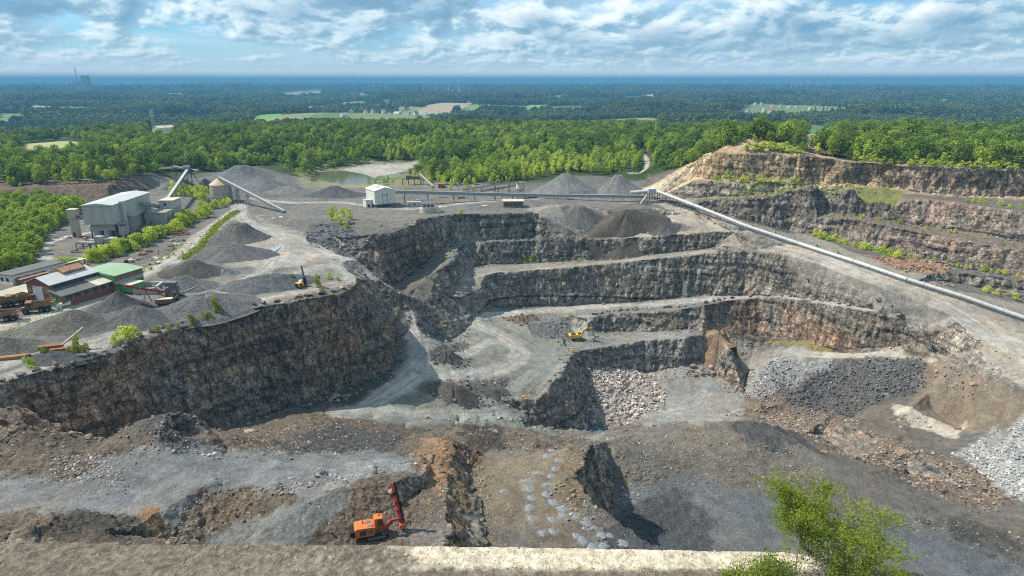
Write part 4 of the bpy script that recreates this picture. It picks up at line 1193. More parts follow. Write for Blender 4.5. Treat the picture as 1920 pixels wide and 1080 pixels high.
FARK = [crown_mesh('crown', LEAF_FAR, 70 + k, 17, 1.0, 16, 9, 84, 4.2) for k in range(3)]

# ------------------------------------------------------------------ where the woods are
EDGE = [(-500,356),(-200,356),(0,352),(100,349),(200,344),(275,336),(310,323),(420,321),(470,312),(520,308),(540,320),(575,333),(590,334),(589,318),(640,312),(700,306),(780,300),(792,312),(765,331),
        (800,343),(850,351),(930,346),(1000,337),(1050,328),(1140,329),(1180,320),(1197,330),(1212,330),(1224,320),(1250,324),(1290,309),(1325,293),(1345,288),(1372,276),(1405,269),(1470,276),(1506,294),(1560,302),(1600,308),(1690,312),(1780,319),(1920,324),(2100,331),(2400,346)]
CLEAR = gpoly(EDGE) + [(700, -200), (-700, -200)]
LOWWOOD = gpoly([(-300,520),(-100,520),(0,515),(60,500),(78,470),(84,445),(125,415),(165,395),(110,390),(0,390),(-300,398)])
PATHW = smooth_line([G(*q) for q in [(1205,330),(1210,318),(1213,300),(1206,290),(1196,282)]])
VILL = [gpoly([(640,228),(660,216),(750,210),(830,206),(852,212),(840,222),(760,228)]), gpoly([(1386,222),(1390,208),(1470,207),(1590,212),(1592,224),(1500,226)]), gpoly([(295,256),(300,247),(380,240),(386,246)]),
        gpoly([(525,274),(530,262),(625,262),(630,274)])]

def scatter():
    pts = []
    r = np.random.default_rng(11)
    for r0, r1, sp in ((300, 900, 6.6), (900, 1500, 8.2), (1500, 2600, 13.0), (2600, 4200, 19.0), (4200, 7600, 30.0), (7600, 13500, 62.0)):
        n = int(0.5 * (r1 * r1 - r0 * r0) * 1.50 / (sp * sp))
        rad = np.sqrt(r.uniform(r0 * r0, r1 * r1, n)); th = r.uniform(-0.75, 0.75, n)
        x, y = rad * np.sin(th), rad * np.cos(th)
        dc = poly_sd(CLEAR, x, y)
        dl = poly_sd(LOWWOOD, x, y)
        ok = (dc < -1.5) | (dl > 0)
        for P, c in FIELD_P:
            ok &= poly_sd(P, x, y) < -3
        pd, _, _ = line_dist(PATHW, x, y)
        ok &= pd > 5
        for Pv in VILL:
            ok &= (poly_sd(Pv, x, y) < 0) | (r.random(n) < 0.30)
        gap = fbm(x / 190.0, y / 190.0, x * 0, 3)
        ok &= ~((gap > 0.36) & (rad > 1000) & (rad < 1500))
        ok &= ~((open_land(x, y) > 0.265) & (rad > 1500))
        i = np.nonzero(ok)[0]
        pts.append(np.stack([x[i], y[i], -dc[i], dl[i], np.full(len(i), sp)], 1))
    lx = [p[0] for p in LOWWOOD]; ly = [p[1] for p in LOWWOOD]
    x, y = r.uniform(min(lx), max(lx), 9000), r.uniform(min(ly), max(ly), 9000)
    dl = poly_sd(LOWWOOD, x, y); i = np.nonzero((dl > 0) & (r.random(9000) < .5) & (x > -420))[0]
    pts.append(np.stack([x[i], y[i], -poly_sd(CLEAR, x[i], y[i]), dl[i], np.full(len(i), 6.6)], 1))
    return np.concatenate(pts)
SCAT = scatter()
_r = np.random.default_rng(12)
_d = np.hypot(SCAT[:, 0], SCAT[:, 1])
_pat = fbm(SCAT[:, 0] / 70.0, SCAT[:, 1] / 70.0, SCAT[:, 0] * 0, 3)
_kind = np.zeros(len(SCAT), int); _scale = np.ones(len(SCAT))
_edge = SCAT[:, 2]
_low = SCAT[:, 3] > 0
ridge = (SCAT[:, 0] > 110) & (_d < 640) & ~_low
for i in range(len(SCAT)):
    u = _r.random()
    if _low[i]:
        _kind[i] = _r.choice([6, 7, 8, 7, 3, 4]); _scale[i] = _r.uniform(0.42, 0.78) * (1.25 if SCAT[i, 1] > 430 else 1.0)
    elif ridge[i]:
        _kind[i] = _r.choice([3, 4, 5, 0, 1, 6, 7, 9]); _scale[i] = _r.uniform(0.75, 1.12) * (0.55 if _edge[i] < 6 else 1.0)
    elif _d[i] < 1500:
        lightness = np.clip(1.25 - _edge[i] / 200.0, 0, 1) + 0.75 * _pat[i] * (1 if SCAT[i, 0] > -150 else 0.4) - (0.5 if SCAT[i, 0] < -140 else 0)
        if u < lightness * 0.85:
            _kind[i] = _r.choice([6, 7, 8, 6, 7, 4]); _scale[i] = _r.uniform(0.5, 1.3)
        elif u < 0.55 + 0.3 * lightness:
            _kind[i] = _r.choice([3, 4, 5]); _scale[i] = _r.uniform(0.5, 1.1)
        else:
            _kind[i] = _r.choice([0, 1, 2, 0, 1, 2, 9]); _scale[i] = _r.uniform(0.6, 1.15) * (1.25 if _pat[i] < -.25 else 1.0)
        if _edge[i] < 8:
            _scale[i] *= 0.62
    else:
        _kind[i] = 10 + _r.integers(0, 3); _scale[i] = _r.uniform(0.75, 1.25) * {8.2: 0.9, 13.0: 1.0, 19.0: 1.35, 30.0: 2.0, 62.0: 4.0}.get(SCAT[i, 4], 1.0)
# heights of the ground under them
def ground_z_many(x, y):
    z = np.empty(len(x))
    rr = np.hypot(x, y)
    ii = np.nonzero((V[:, 1] > 200) & (np.hypot(V[:, 0], V[:, 1]) < 15000) & (STEEP < 0.7))[0]
    for r0, r1, c in ((0, 1000, 5.0), (1000, 2600, 20.0), (2600, 20000, 90.0)):
        a = np.nonzero((rr >= r0) & (rr < r1))[0]
        vr = np.hypot(V[ii, 0], V[ii, 1])
        s = ii[(vr > r0 - 3 * c) & (vr < r1 + 3 * c)]
        kx = np.floor(V[s, 0] / c).astype(np.int64) + 4000; ky = np.floor(V[s, 1] / c).astype(np.int64) + 4000
        k = kx * 8000 + ky
        uk, inv = np.unique(k, return_inverse=True)
        mz = np.bincount(inv, weights=V[s, 2]) / np.bincount(inv)
        qx = np.floor(x[a] / c).astype(np.int64) + 4000; qy = np.floor(y[a] / c).astype(np.int64) + 4000
        res = np.full(len(a), np.nan)
        for dx, dy in ((0, 0), (0, 1), (0, -1), (1, 0), (-1, 0), (1, 1), (-1, -1), (2, 0), (-2, 0), (0, 2), (0, -2)):
            q = (qx + dx) * 8000 + qy + dy
            j = np.clip(np.searchsorted(uk, q), 0, len(uk) - 1)
            hit = (uk[j] == q) & np.isnan(res)
            res[hit] = mz[j[hit]]
        bad = np.nonzero(np.isnan(res))[0]
        for b in bad:
            h = _cb.ray_cast(Vector((x[a[b]], y[a[b]], 500)), Vector((0, 0, -1)))
            res[b] = h[0].z if h[0] is not None else -50
        z[a] = res
    return z
SZ = ground_z_many(SCAT[:, 0], SCAT[:, 1])
print('woods', len(SCAT), round(time.time() - T0, 1))

TREE_KIND = {0: 'dark', 1: 'dark', 2: 'dark', 3: 'green', 4: 'green', 5: 'green', 6: 'light', 7: 'light', 8: 'light', 9: 'conifer'}
def make_tree(x, y, z, kind, sc, label, cat, group, parts=True, name='tree'):
    rz = random.uniform(0, 6.28)
    if parts:
        e = empty(name, (x, y, z), rz, label, cat, group)
        e.scale = (sc, sc, sc * random.uniform(0.92, 1.08))
        link(bpy.data.objects.new('trunk', KINDS[kind][1]), e)
        link(bpy.data.objects.new('crown', KINDS[kind][0]), e)
    else:
        e = bpy.data.objects.new(name, KINDS[kind][0])
        e.location = (x, y, z); e.rotation_euler = (0, 0, rz); e.scale = (sc, sc, sc)
        link(e); tag(e, label, cat, group)
    return e
# the largest 300 in the picture stand as trees of their own
vis = np.abs(SCAT[:, 0] / np.maximum(SCAT[:, 1], 1)) < 0.80
size = np.where(vis & (_kind < 10) & (_r.random(len(SCAT)) < np.where(_low, .45, 1)), _scale * np.array([16, 16, 16, 15, 15, 15, 10, 10, 10, 18, 0, 0, 0])[_kind] / _d, 0)
size *= np.where(ridge, np.where(_edge < 14, 1.0, np.where(_edge < 30, 0.72, 0.3)), 1.0)
own = set(np.argsort(-size)[:300].tolist())
ZONES = {
 ('ridge', 'dark'): ('dark leafy tree on the plateau above the sandstone wall', 'trees along the plateau edge'),
 ('ridge', 'green'): ('mid green tree on the plateau above the sandstone wall', 'trees along the plateau edge'),
 ('ridge', 'light'): ('pale green young tree on the plateau above the sandstone wall', 'trees along the plateau edge'),
 ('ridge', 'conifer'): ('dark narrow tree standing on the plateau above the sandstone wall', 'trees along the plateau edge'),
 ('low', 'light'): ('yellow green young tree in the thicket left of the big plant building', 'trees of the left thicket'),
 ('low', 'green'): ('mid green bushy tree in the thicket left of the big plant building', 'trees of the left thicket'),
 ('left', 'dark'): ('dark round tree in the wood above the brown bank', 'trees above the brown bank'),
 ('left', 'green'): ('mid green tree in the wood above the brown bank', 'trees above the brown bank'),
 ('left', 'light'): ('light green tree in the wood above the brown bank', 'trees above the brown bank'),
 ('left', 'conifer'): ('dark narrow tree in the wood above the brown bank', 'trees above the brown bank'),
 ('mid', 'dark'): ('dark round tree at the near edge of the wood behind the pond', 'trees at the edge of the wood'),
 ('mid', 'green'): ('mid green tree at the near edge of the wood behind the pond', 'trees at the edge of the wood'),
 ('mid', 'light'): ('light green young tree at the near edge of the wood behind the pond', 'trees at the edge of the wood'),
 ('mid', 'conifer'): ('dark narrow tree at the near edge of the wood behind the pond', 'trees at the edge of the wood'),
}
for i in sorted(own):
    zone = 'low' if _low[i] else ('ridge' if ridge[i] else ('left' if SCAT[i, 0] < -150 else 'mid'))
    lab, grp = ZONES[(zone, TREE_KIND[int(_kind[i])])]
    tx = project((SCAT[i, 0], SCAT[i, 1], SZ[i]))[0]
    if zone == 'mid':
        k_ = np.searchsorted((480, 600, 790, 1000, 1195), tx)
        lab = lab.replace('behind the pond', ('behind the round silo', 'left of the pond', 'behind the pond', 'behind the covered conveyor', 'behind the two big gravel heaps', 'left of the hump')[k_])
    elif zone == 'ridge':
        lab = lab.replace(' standing', '').replace('on the plateau above', ('on the hump above', 'right of the hump above', 'along the right rim above')[np.searchsorted((1515, 1700), tx)])
    elif zone == 'left':
        lab = lab.replace('the brown bank', ('the left end of the brown bank', 'the right end of the brown bank', 'the bank behind the plant building')[np.searchsorted((110, 230), tx)])
    elif zone == 'low':
        lab = lab + (', left edge' if tx < 45 else '')
    make_tree(SCAT[i, 0], SCAT[i, 1], SZ[i] - 0.2, int(_kind[i]), float(_scale[i]), lab, 'tree', grp)

# the rest of the woods, nobody could count them: points that carry trees
def forest(name, idx, sources, kmap, zoff=-0.3):
    me = bpy.data.meshes.new(name)
    n = len(idx)
    me.vertices.add(n)
    me.vertices.foreach_set('co', np.stack([SCAT[idx, 0], SCAT[idx, 1], SZ[idx] + zoff], 1).astype(np.float32).ravel())
    for nm, typ, data in (('size', 'FLOAT', _scale[idx]), ('turn', 'FLOAT', np.random.default_rng(5).uniform(0, 6.28, n)), ('pick', 'INT', kmap)):
        a = me.attributes.new(nm, typ, 'POINT')
        a.data.foreach_set('value', np.asarray(data, np.float32 if typ == 'FLOAT' else np.int32))
    ob = link(bpy.data.objects.new(name, me))
    ng = bpy.data.node_groups.new(name, 'GeometryNodeTree')
    ng.interface.new_socket('Geometry', in_out='INPUT', socket_type='NodeSocketGeometry')
    ng.interface.new_socket('Geometry', in_out='OUTPUT', socket_type='NodeSocketGeometry')
    gi = ng.nodes.new('NodeGroupInput'); go = ng.nodes.new('NodeGroupOutput')
    iop = ng.nodes.new('GeometryNodeInstanceOnPoints')
    g2i = ng.nodes.new('GeometryNodeGeometryToInstance')
    for s in reversed(sources):
        oi = ng.nodes.new('GeometryNodeObjectInfo')
        oi.transform_space = 'ORIGINAL'
        oi.inputs['Object'].default_value = s
        oi.inputs['As Instance'].default_value = False
        ng.links.new(oi.outputs['Geometry'], g2i.inputs[0])
    def attr(nm, dt):
        a = ng.nodes.new('GeometryNodeInputNamedAttribute'); a.data_type = dt
        a.inputs['Name'].default_value = nm
        return [o for o in a.outputs if o.enabled][0] if any(o.enabled for o in a.outputs) else a.outputs[0]
    iop.inputs['Pick Instance'].default_value = True
    ng.links.new(gi.outputs[0], iop.inputs['Points'])
    ng.links.new(g2i.outputs[0], iop.inputs['Instance'])
    ng.links.new(attr('pick', 'INT'), iop.inputs['Instance Index'])
    cb = ng.nodes.new('ShaderNodeCombineXYZ'); ng.links.new(attr('turn', 'FLOAT'), cb.inputs[2])
    ng.links.new(cb.outputs[0], iop.inputs['Rotation'])
    ng.links.new(attr('size', 'FLOAT'), iop.inputs['Scale'])
    ng.links.new(iop.outputs[0], go.inputs[0])
    md = ob.modifiers.new('trees', 'NODES'); md.node_group = ng
    ob['kind'] = 'stuff'
    return ob
near_i = np.array([i for i in range(len(SCAT)) if i not in own and _kind[i] < 10])
far_i = np.array([i for i in range(len(SCAT)) if _kind[i] >= 10])
SRC = []
for k in range(10):       # one standing tree of each kind whose crown is repeated in the wood
    i = near_i[k * 37 % len(near_i)]
    zone = ('dark leafy', 'round dark', 'broad dark', 'mid green', 'bushy green', 'slender green', 'pale green', 'young light green', 'yellow green', 'narrow dark')[k]
    cand = [j for j in near_i if _kind[j] == k and 700 < _d[j] < 1100 and abs(SCAT[j, 0]) < 300]
    i = cand[0] if cand else i
    e = make_tree(SCAT[i, 0], SCAT[i, 1], SZ[i] - 0.2, k, float(_scale[i]), zone + ' tree within the wood behind the quarry', 'tree', 'trees within the wood')
    SRC.append([c for c in e.children if c.name.startswith('crown')][0])
FSRC = []
for k in range(3):
    cand = [j for j in far_i if _kind[j] == 10 + k and 1500 < _d[j] < 2200]
    i = cand[0] if cand else far_i[0]
    o = link(bpy.data.objects.new('tree', FARK[k]))
    o.location = (SCAT[i, 0], SCAT[i, 1], SZ[i] - 0.3); o.rotation_euler = (0, 0, k)
    tag(o, ('dark round', 'broad dark', 'dull green')[k] + ' tree in the far woods of the valley', 'tree', 'trees in the valley')
    FSRC.append(o)
forest('forest', near_i, SRC, _kind[near_i])
forest('far_forest', far_i, FSRC, _kind[far_i] - 10, -0.8)
print('forest', len(near_i), len(far_i), round(time.time() - T0, 1))

# ------------------------------------------------------------------ the air
def haze():
    m = bpy.data.materials.new('haze')
    m.use_nodes = True
    nt = m.node_tree; nt.nodes.clear()
    out = nd(nt, 'ShaderNodeOutputMaterial')
    pv = nd(nt, 'ShaderNodeVolumePrincipled')
    pv.inputs['Color'].default_value = HAZE_COL
    pv.inputs['Density'].default_value = HAZE_D
    pv.inputs['Anisotropy'].default_value = 0.0
    nt.links.new(pv.outputs[0], out.inputs['Volume'])
    o = MB().box(-60000, 60000, -400, 64000, -150, 215).build('haze', m)
    o['kind'] = 'stuff'
HAZE_COL = (0.15, 0.41, 0.66, 1)
HAZE_D = 1.25e-4
haze()
# ------------------------------------------------------------------ materials of built things
M_CLAD = simple_mat('grey_cladding', (0.42, 0.43, 0.41), 0.6, 0, 0.14, 0.5, streak=0.45, dirt=(0.22, 0.19, 0.15))
M_CLADD = simple_mat('dusty_cladding', (0.36, 0.355, 0.33), 0.7, 0, 0.2, 0.5, streak=0.55, dirt=(0.18, 0.15, 0.12))
M_WHITE = simple_mat('cream_cladding', (0.60, 0.60, 0.54), 0.6, 0, 0.10, 0.5, streak=0.3, dirt=(0.36, 0.33, 0.27))
M_ROOF = simple_mat('grey_roof_sheet', (0.44, 0.46, 0.46), 0.55, 0, 0.12, 0.3)
M_ROOFD = simple_mat('dark_roof_felt', (0.125, 0.13, 0.13), 0.85, 0, 0.25, 0.5)
M_ROOFB = simple_mat('beige_roof_sheet', (0.52, 0.47, 0.37), 0.7, 0, 0.15, 0.4)
M_ROOFR = simple_mat('rusty_roof_sheet', (0.30, 0.17, 0.10), 0.8, 0, 0.35, 0.9)
M_GREENR = simple_mat('pale_green_roof', (0.25, 0.36, 0.245), 0.6, 0, 0.10, 0.3)
M_GREEN = simple_mat('green_sheet', (0.10, 0.28, 0.11), 0.6, 0, 0.15, 0.5)
M_BRICK = simple_mat('red_brick', (0.22, 0.085, 0.062), 0.85, 0, 0.3, 1.2)
M_BROWNW = simple_mat('brown_weathered_wall', (0.20, 0.155, 0.105), 0.8, 0, 0.35, 0.7, streak=0.4)
M_CONC = simple_mat('concrete', (0.44, 0.41, 0.34), 0.85, 0, 0.16, 0.4, streak=0.4, dirt=(0.24, 0.19, 0.12), bump=0.2)
M_CONCD = simple_mat('stained_concrete', (0.30, 0.28, 0.245), 0.88, 0, 0.25, 0.6, streak=0.4)
M_STEEL = simple_mat('dull_steel', (0.16, 0.165, 0.17), 0.6, 0.3, 0.25, 1.0)
M_STEELB = simple_mat('blue_grey_sheet', (0.25, 0.29, 0.30), 0.5, 0.2, 0.15, 0.6)
M_PIPE = simple_mat('galvanised_sheet', (0.47, 0.49, 0.49), 0.55, 0.0, 0.16, 0.4, streak=.25, dirt=(.3,.28,.25))
M_RUST = simple_mat('rusty_steel', (0.22, 0.115, 0.065), 0.85, 0.1, 0.4, 1.5)
M_DARK = simple_mat('dark_opening', (0.018, 0.018, 0.019), 0.8, 0, 0.2)
M_GLASS = simple_mat('window_glass', (0.045, 0.06, 0.075), 0.15, 0, 0.2)
M_RUBBER = simple_mat('black_rubber', (0.022, 0.022, 0.023), 0.85, 0, 0.25, 2.0)
M_RED = simple_mat('red_paint', (0.42, 0.030, 0.035), 0.55, 0, 0.2, 1.0)
M_ORANGE = simple_mat('orange_paint', (0.60, 0.17, 0.045), 0.55, 0, 0.2, 1.2, streak=0.3, dirt=(0.3, 0.12, 0.05))
M_YELLOW = simple_mat('yellow_paint', (0.60, 0.38, 0.075), 0.55, 0, 0.22, 0.8, streak=0.3)
M_OCHRE = simple_mat('worn_yellow_paint', (0.24, 0.15, 0.075), 0.85, 0, 0.35, 0.9, streak=0.5, dirt=(0.10, 0.07, 0.05))
M_WPAINT = simple_mat('white_paint', (0.70, 0.71, 0.70), 0.5, 0, 0.1)
M_GTANK = simple_mat('pale_green_tank', (0.55, 0.66, 0.55), 0.5, 0, 0.1)
M_WOOD = simple_mat('cut_timber', (0.30, 0.17, 0.085), 0.8, 0, 0.3, 2.0)
M_TILE = simple_mat('red_roof_tile', (0.33, 0.12, 0.075), 0.8, 0, 0.25, 0.6)
M_RENDER = simple_mat('pale_house_wall', (0.66, 0.63, 0.56), 0.8, 0, 0.12, 0.4)

class Frame:
    """A local frame: x along, y away, turned by yaw about its origin."""
    def __init__(s, ox, oy, yaw, z=None):
        s.o = Vector((ox, oy, 0)); s.a = math.radians(yaw)
        s.z = ground_z(ox, oy) if z is None else z
    def w(s, x, y):
        c, n = math.cos(s.a), math.sin(s.a)
        return (s.o.x + c * x - n * y, s.o.y + n * x + c * y)
    def root(s, name, label, cat, group=None, dz=0.0):
        return empty(name, (s.o.x, s.o.y, s.z + dz), s.a, label, cat, group)

def gable_roof(m, x0, x1, y0, y1, ze, zr, t=0.25, over=0.5, along='y'):
    if along == 'y':
        xm = (x0 + x1) / 2
        m.prism([(x0 - over, ze - .1), (xm, zr), (xm, zr + t), (x0 - over, ze + t - .1)], y0 - over, y1 + over, 'y')
        m.prism([(xm + .01, zr), (x1 + over, ze - .1), (x1 + over, ze + t - .1), (xm + .01, zr + t)], y0 - over, y1 + over, 'y')
    return m
def panels(parent, name, mat, n, w, h, place, t=0.12):
    """A row of wall sheets, each its own piece with an open joint."""
    me = MB().box(-w / 2 + .05, w / 2 - .05, -t / 2, t / 2, 0, h).mesh(name, mat)
    for k in range(n):
        o = link(bpy.data.objects.new(name, me), parent)
        loc, rz = place(k)
        o.location = loc; o.rotation_euler = (0, 0, rz)

# ------------------------------------------------------------------ the big plant building on the left
fr = Frame(-233.5, 367, 3, 0.2)
b = fr.root('processing_building', 'tall pale grey clad plant building on silo legs at left', 'building')
Wd, Ln, H1, H2 = 16.0, 45.0, 9.4, 20.0
MB().box(.15, Wd - .15, .15, Ln, H1, H2 - .2).build('wall', M_CLADD, b)
MB().prism([(-.5, H2 - .2), (Wd + .5, H2 - .2), (Wd + .5, H2 + .05), (Wd * .5, H2 + 1.1), (-.5, H2 + .05)], -.6, Ln + .5, 'y').build('roof', M_ROOF, b)
panels(b, 'wall_panel', M_CLAD, 18, 2.5, H2 - H1 - .1, lambda k: ((Wd, 1.25 + 2.5 * k, H1), math.pi / 2))
panels(b, 'wall_panel', M_CLAD, 3, 5.33, H2 - H1 - .1, lambda k: ((2.67 + 5.33 * k, 0, H1), 0))
m = MB()
m.box(1.5, Wd - 1.2, 2.0, 16, 5.6, H1 + .05).box(1.5, Wd - 1.0, 16, Ln, 0, H1)
m.build('lower_wall', M_CLADD, b)
panels(b, 'wall_panel', M_CLADD, 11, 2.55, H1 - .3, lambda k: ((Wd - .9, 17.4 + 2.55 * k, 0.1), math.pi / 2))
for x in (4.2, 9.6):
    for y in (4.5, 11.0):
        m = MB(); m.tube((x, y, 1.0), (x, y, 5.7), 2.5, 2.5, 18); m.tube((x, y, -.4), (x, y, 1.0), 1.1, 2.5, 18)
        m.build('silo_bin', M_CLADD, b, True)
for x in (1.9, 6.9, 12.2, Wd - 1.5):
    for y in (2.3, 7.7, 15.0):
        MB().box(x - .3, x + .3, y - .3, y + .3, -.5, 5.7).build('leg', M_STEEL, b)
MB().box(Wd, Wd + 2.2, 7.6, 10.0, 3.0, H2 + .8).build('lift_shaft', M_CLAD, b)
m = MB(); m.box(Wd + .1, Wd + 1.5, 5.2, 6.8, 0, 9.0)
m.build('dust_pipe', M_DARK, b)
m = MB()
m.tube((Wd + 2.2, 3.5, 3.2), (Wd + 2.2, 3.5, 8.2), 2.4, 2.4, 16); m.tube((Wd + 2.2, 3.5, .6), (Wd + 2.2, 3.5, 3.2), .7, 2.4, 16)
m.build('hopper', M_CLADD, b, True)
m = MB(); m.box(Wd, Wd + 4.6, 1.0, 6.2, 9.0, 9.25); m.bar((Wd + 4.5, 1, 10.3), (Wd + 4.5, 6.2, 10.3), .1); m.bar((Wd, 1, 10.3), (Wd + 4.6, 1, 10.3), .1)
m.box(Wd, Wd + 3.6, 11, 15, 11.0, 11.25); m.box(Wd, Wd + 3.6, 11, 15, 13.4, 13.65); m.bar((Wd + 3.5, 11, 12.1), (Wd + 3.5, 15, 12.1), .1)
m.build('platform', M_CONCD, b)
m = MB()
for k in range(12):
    z = 1 + 0.9 * k
    m.bar((Wd + 1.0, 11.2, z), (Wd + 3.0, 11.2, z), .16); m.bar((Wd + 1.0, 13.6, z), (Wd + 3.0, 13.6, z), .16)
for x in (1.0, 3.0):
    for y in (11.2, 13.6):
        m.bar((Wd + x, y, 0), (Wd + x, y, 12), .22)
m.build('stair_tower', M_CONCD, b)
m = MB(); m.bar((Wd + .3, 2.6, 8.6), (Wd + 3.4, .5, 3.5), .9, .9); m.bar((Wd + 3.4, .5, 3.5), (Wd + 3.4, .5, 0), .8); m.build('chute', M_CLADD, b)
m = MB(); m.tube((Wd + .4, 22, .7), (Wd + 5.2, 33, 4.8), .8, .8, 10); m.tube((Wd + .4, 22, .7), (Wd + .6, 14, .2), .5, .5, 8); m.build('conveyor', M_STEEL, b)
# side wing further back
fr = Frame(*fr.w(Wd + 1.0, 32), 3, 0.3)
b = fr.root('screening_annex', 'grey annex with box tower behind the tall plant building', 'building')
MB().box(0, 12, 0, 24, 0, 9.5).build('wall', M_CLADD, b)
panels(b, 'wall_panel', M_CLADD, 9, 2.6, 9.3, lambda k: ((12.0, 1.4 + 2.6 * k, .1), math.pi / 2))
panels(b, 'wall_panel', M_CLADD, 4, 2.9, 9.3, lambda k: ((1.5 + 2.9 * k, 0, .1), 0))
MB().box(-.3, 12.3, -.3, 24.2, 9.5, 9.8).build('roof', M_CONCD, b)
MB().box(3.5, 12.2, 13, 24, 9.8, 14.6).build('tower_wall', M_CLAD, b)
MB().box(3.2, 12.5, 12.7, 24.3, 14.6, 14.9).build('tower_roof', M_ROOFB, b)
MB().box(6.4, 8.0, 12.9, 13.0, 11.6, 13.2).build('window', M_GLASS, b)
MB().box(1, 4.5, 2, 7, 9.8, 11.0).build('dust_filter', M_ROOFB, b)
m = MB(); m.bar((12.2, 4, 7), (15.0, 1.5, 2.6), 1.0, 1.0); m.bar((12.2, 11, 7.6), (15.8, 3, 1.2), 1.3, 1.0); m.build('chute', M_STEEL, b)

# leaning lift tower with its bridge
fr = Frame(-249.5, 379, 3, 0.1)
b = fr.root('elevator_tower', 'narrow cream elevator tower joined to the tall plant building', 'tower')
MB().box(0, 3.6, 0, 3.4, 0, 10.5).build('shaft', M_CONC, b)
MB().box(-.4, 4.0, -.4, 3.8, 10.5, 15.4).build('head', M_CONC, b)
MB().box(-.6, 4.2, -.6, 4.0, 15.4, 15.7).build('roof', M_ROOFB, b)
MB().box(1.0, 2.2, -.06, .1, 0.1, 2.6).build('door', M_DARK, b)
m = MB(); m.bar((3.9, 1.6, 11.2), (16.6, -6.5, 13.2), 1.7, 1.6); m.bar((3.9, 1.6, 14.0), (16.6, -6.5, 14.6), .25); m.build('bridge', M_STEEL, b)
fr = Frame(-250, 398, 8, 0.2)
b = fr.root('storage_tank', 'cream half round storage tank behind the elevator tower', 'tank')
m = MB(); m.tube((0, 0, 1.4), (13, 0, 1.4), 2.1, 2.1, 20); m.build('shell', M_WHITE, b, True)
MB().box(1, 2, -1.6, 1.6, -.6, .4).box(11, 12, -1.6, 1.6, -.6, .4).build('saddle', M_CONC, b)

# crusher frame in front of the building
fr = Frame(-226, 345, -8, 0.0)
b = fr.root('crusher_frame', 'open steel frame with ramps and hoppers before the tall plant building', 'machine')
m = MB()
for x in range(0, 25, 4):
    for y in (0, 5, 9):
        m.bar((x, y, -.3), (x, y, 4.2), .35)
for y in (0, 5, 9):
    m.bar((0, y, 4.2), (24, y, 4.2), .4)
for x in range(0, 25, 4):
    m.bar((x, 0, 4.2), (x, 9, 4.2), .35)
    m.bar((x, 0, 0.2), (x + 3.6, 0, 4.0), .16)
m.build('frame', M_STEEL, b)
for k, (x0, x1, y0, y1, z) in enumerate(((0, 13, 1, 4, 4.45), (9, 24, 5.5, 8.5, 5.0), (2, 8, 5.5, 8.5, 4.5))):
    MB().box(x0, x1, y0, y1, z, z + .3).build('deck', M_CONCD, b)
m = MB(); m.box(10, 14, 1, 4, 4.7, 8); m.box(16, 20, 2, 6, 4.7, 7); m.build('hopper', M_CLADD, b)
MB().bar((-2, -2, .3), (14, 3, 5.6), 1.3, .5).build('conveyor', M_STEEL, b)
MB().box(11, 13.5, 10.5, 12.5, 0, 2.6).build('motor_box', M_RED, b)

# ------------------------------------------------------------------ conveyors
def conveyor(name, a, b_, w, h, label, mat, legs=(), cat='conveyor', roof=None, belt=True, group=None, legw=.25):
    a, b_ = Vector(a), Vector(b_)
    root = empty(name, (a.x, a.y, a.z), 0, label, cat, group)
    o = a
    d = b_ - a
    MB().bar((0, 0, 0), d, w, h).build('gallery', mat, root)
    if roof:
        MB().bar(Vector((0, 0, h / 2 + .06)), d + Vector((0, 0, h / 2 + .06)), w + .25, .12).build('cover', roof, root)
    if belt:
        s = d.cross(Vector((0, 0, 1))).normalized() * (w / 2 + .05)
        m = MB()
        n = max(4, int(d.length / 3))
        for sd_ in (s, -s):
            m.bar(sd_ + Vector((0, 0, -h / 2)), d + sd_ + Vector((0, 0, -h / 2)), .16, .3)
            for k in range(n + 1):
                q = d * (k / n)
                m.bar(q + sd_ + Vector((0, 0, -h / 2)), q + sd_ + Vector((0, 0, h / 2 + .5)), .09)
            m.bar(sd_ + Vector((0, 0, h / 2 + .5)), d + sd_ + Vector((0, 0, h / 2 + .5)), .08)
        m.build('side_frame', M_STEEL, root)
    for t in legs:
        q = o + d * t
        gz = ground_z(q.x, q.y)
        s = d.cross(Vector((0, 0, 1))).normalized() * (w * .7)
        m = MB()
        if q.z - gz > .6:
            top = q - o + Vector((0, 0, -h / 2)); bot = Vector((q.x - o.x, q.y - o.y, gz - o.z - .5))
            m.bar(top + s * .6, bot + s * 1.2, legw); m.bar(top - s * .6, bot - s * 1.2, legw)
            m.bar((top + s * .6), (bot - s * 1.2), legw * .6); m.bar((top - s * .6), (bot + s * 1.2), legw * .6)
            m.build('trestle', M_STEEL, root)
    return root
SILO = P(416, 377)
conveyor('belt_conveyor', (SILO.x, SILO.y - 1, 18.3), tuple(P(533, 399) + Vector((0, 0, .9))), 1.7, 1.3, 'long sloping belt conveyor from the silo top down to the yard', M_STEELB, (.18, .3, .45), roof=M_ROOF)
_t = P(356, 351)
conveyor('belt_conveyor', (-213, 408, 9.5), (_t.x, _t.y, 15.5), 1.8, 1.4, 'sloping belt conveyor rising from the plant building to the junction tower', M_STEELB, (.35, .7), roof=M_PIPE)
conveyor('belt_conveyor', (-216.5, 396, 16.2), tuple(P(354, 400) + Vector((0, 0, 1.0))), 1.8, 1.5, 'dark covered conveyor sloping down from the plant building side wall', M_STEELB, (.55, .8), roof=M_STEELB)
conveyor('belt_conveyor', (_t.x - 22, _t.y + 22, 15.5), (_t.x + 10, _t.y - 3, 15.0), 1.6, 1.2, 'level conveyor crossing the top of the junction tower', M_STEEL, (.1,), roof=M_PIPE)
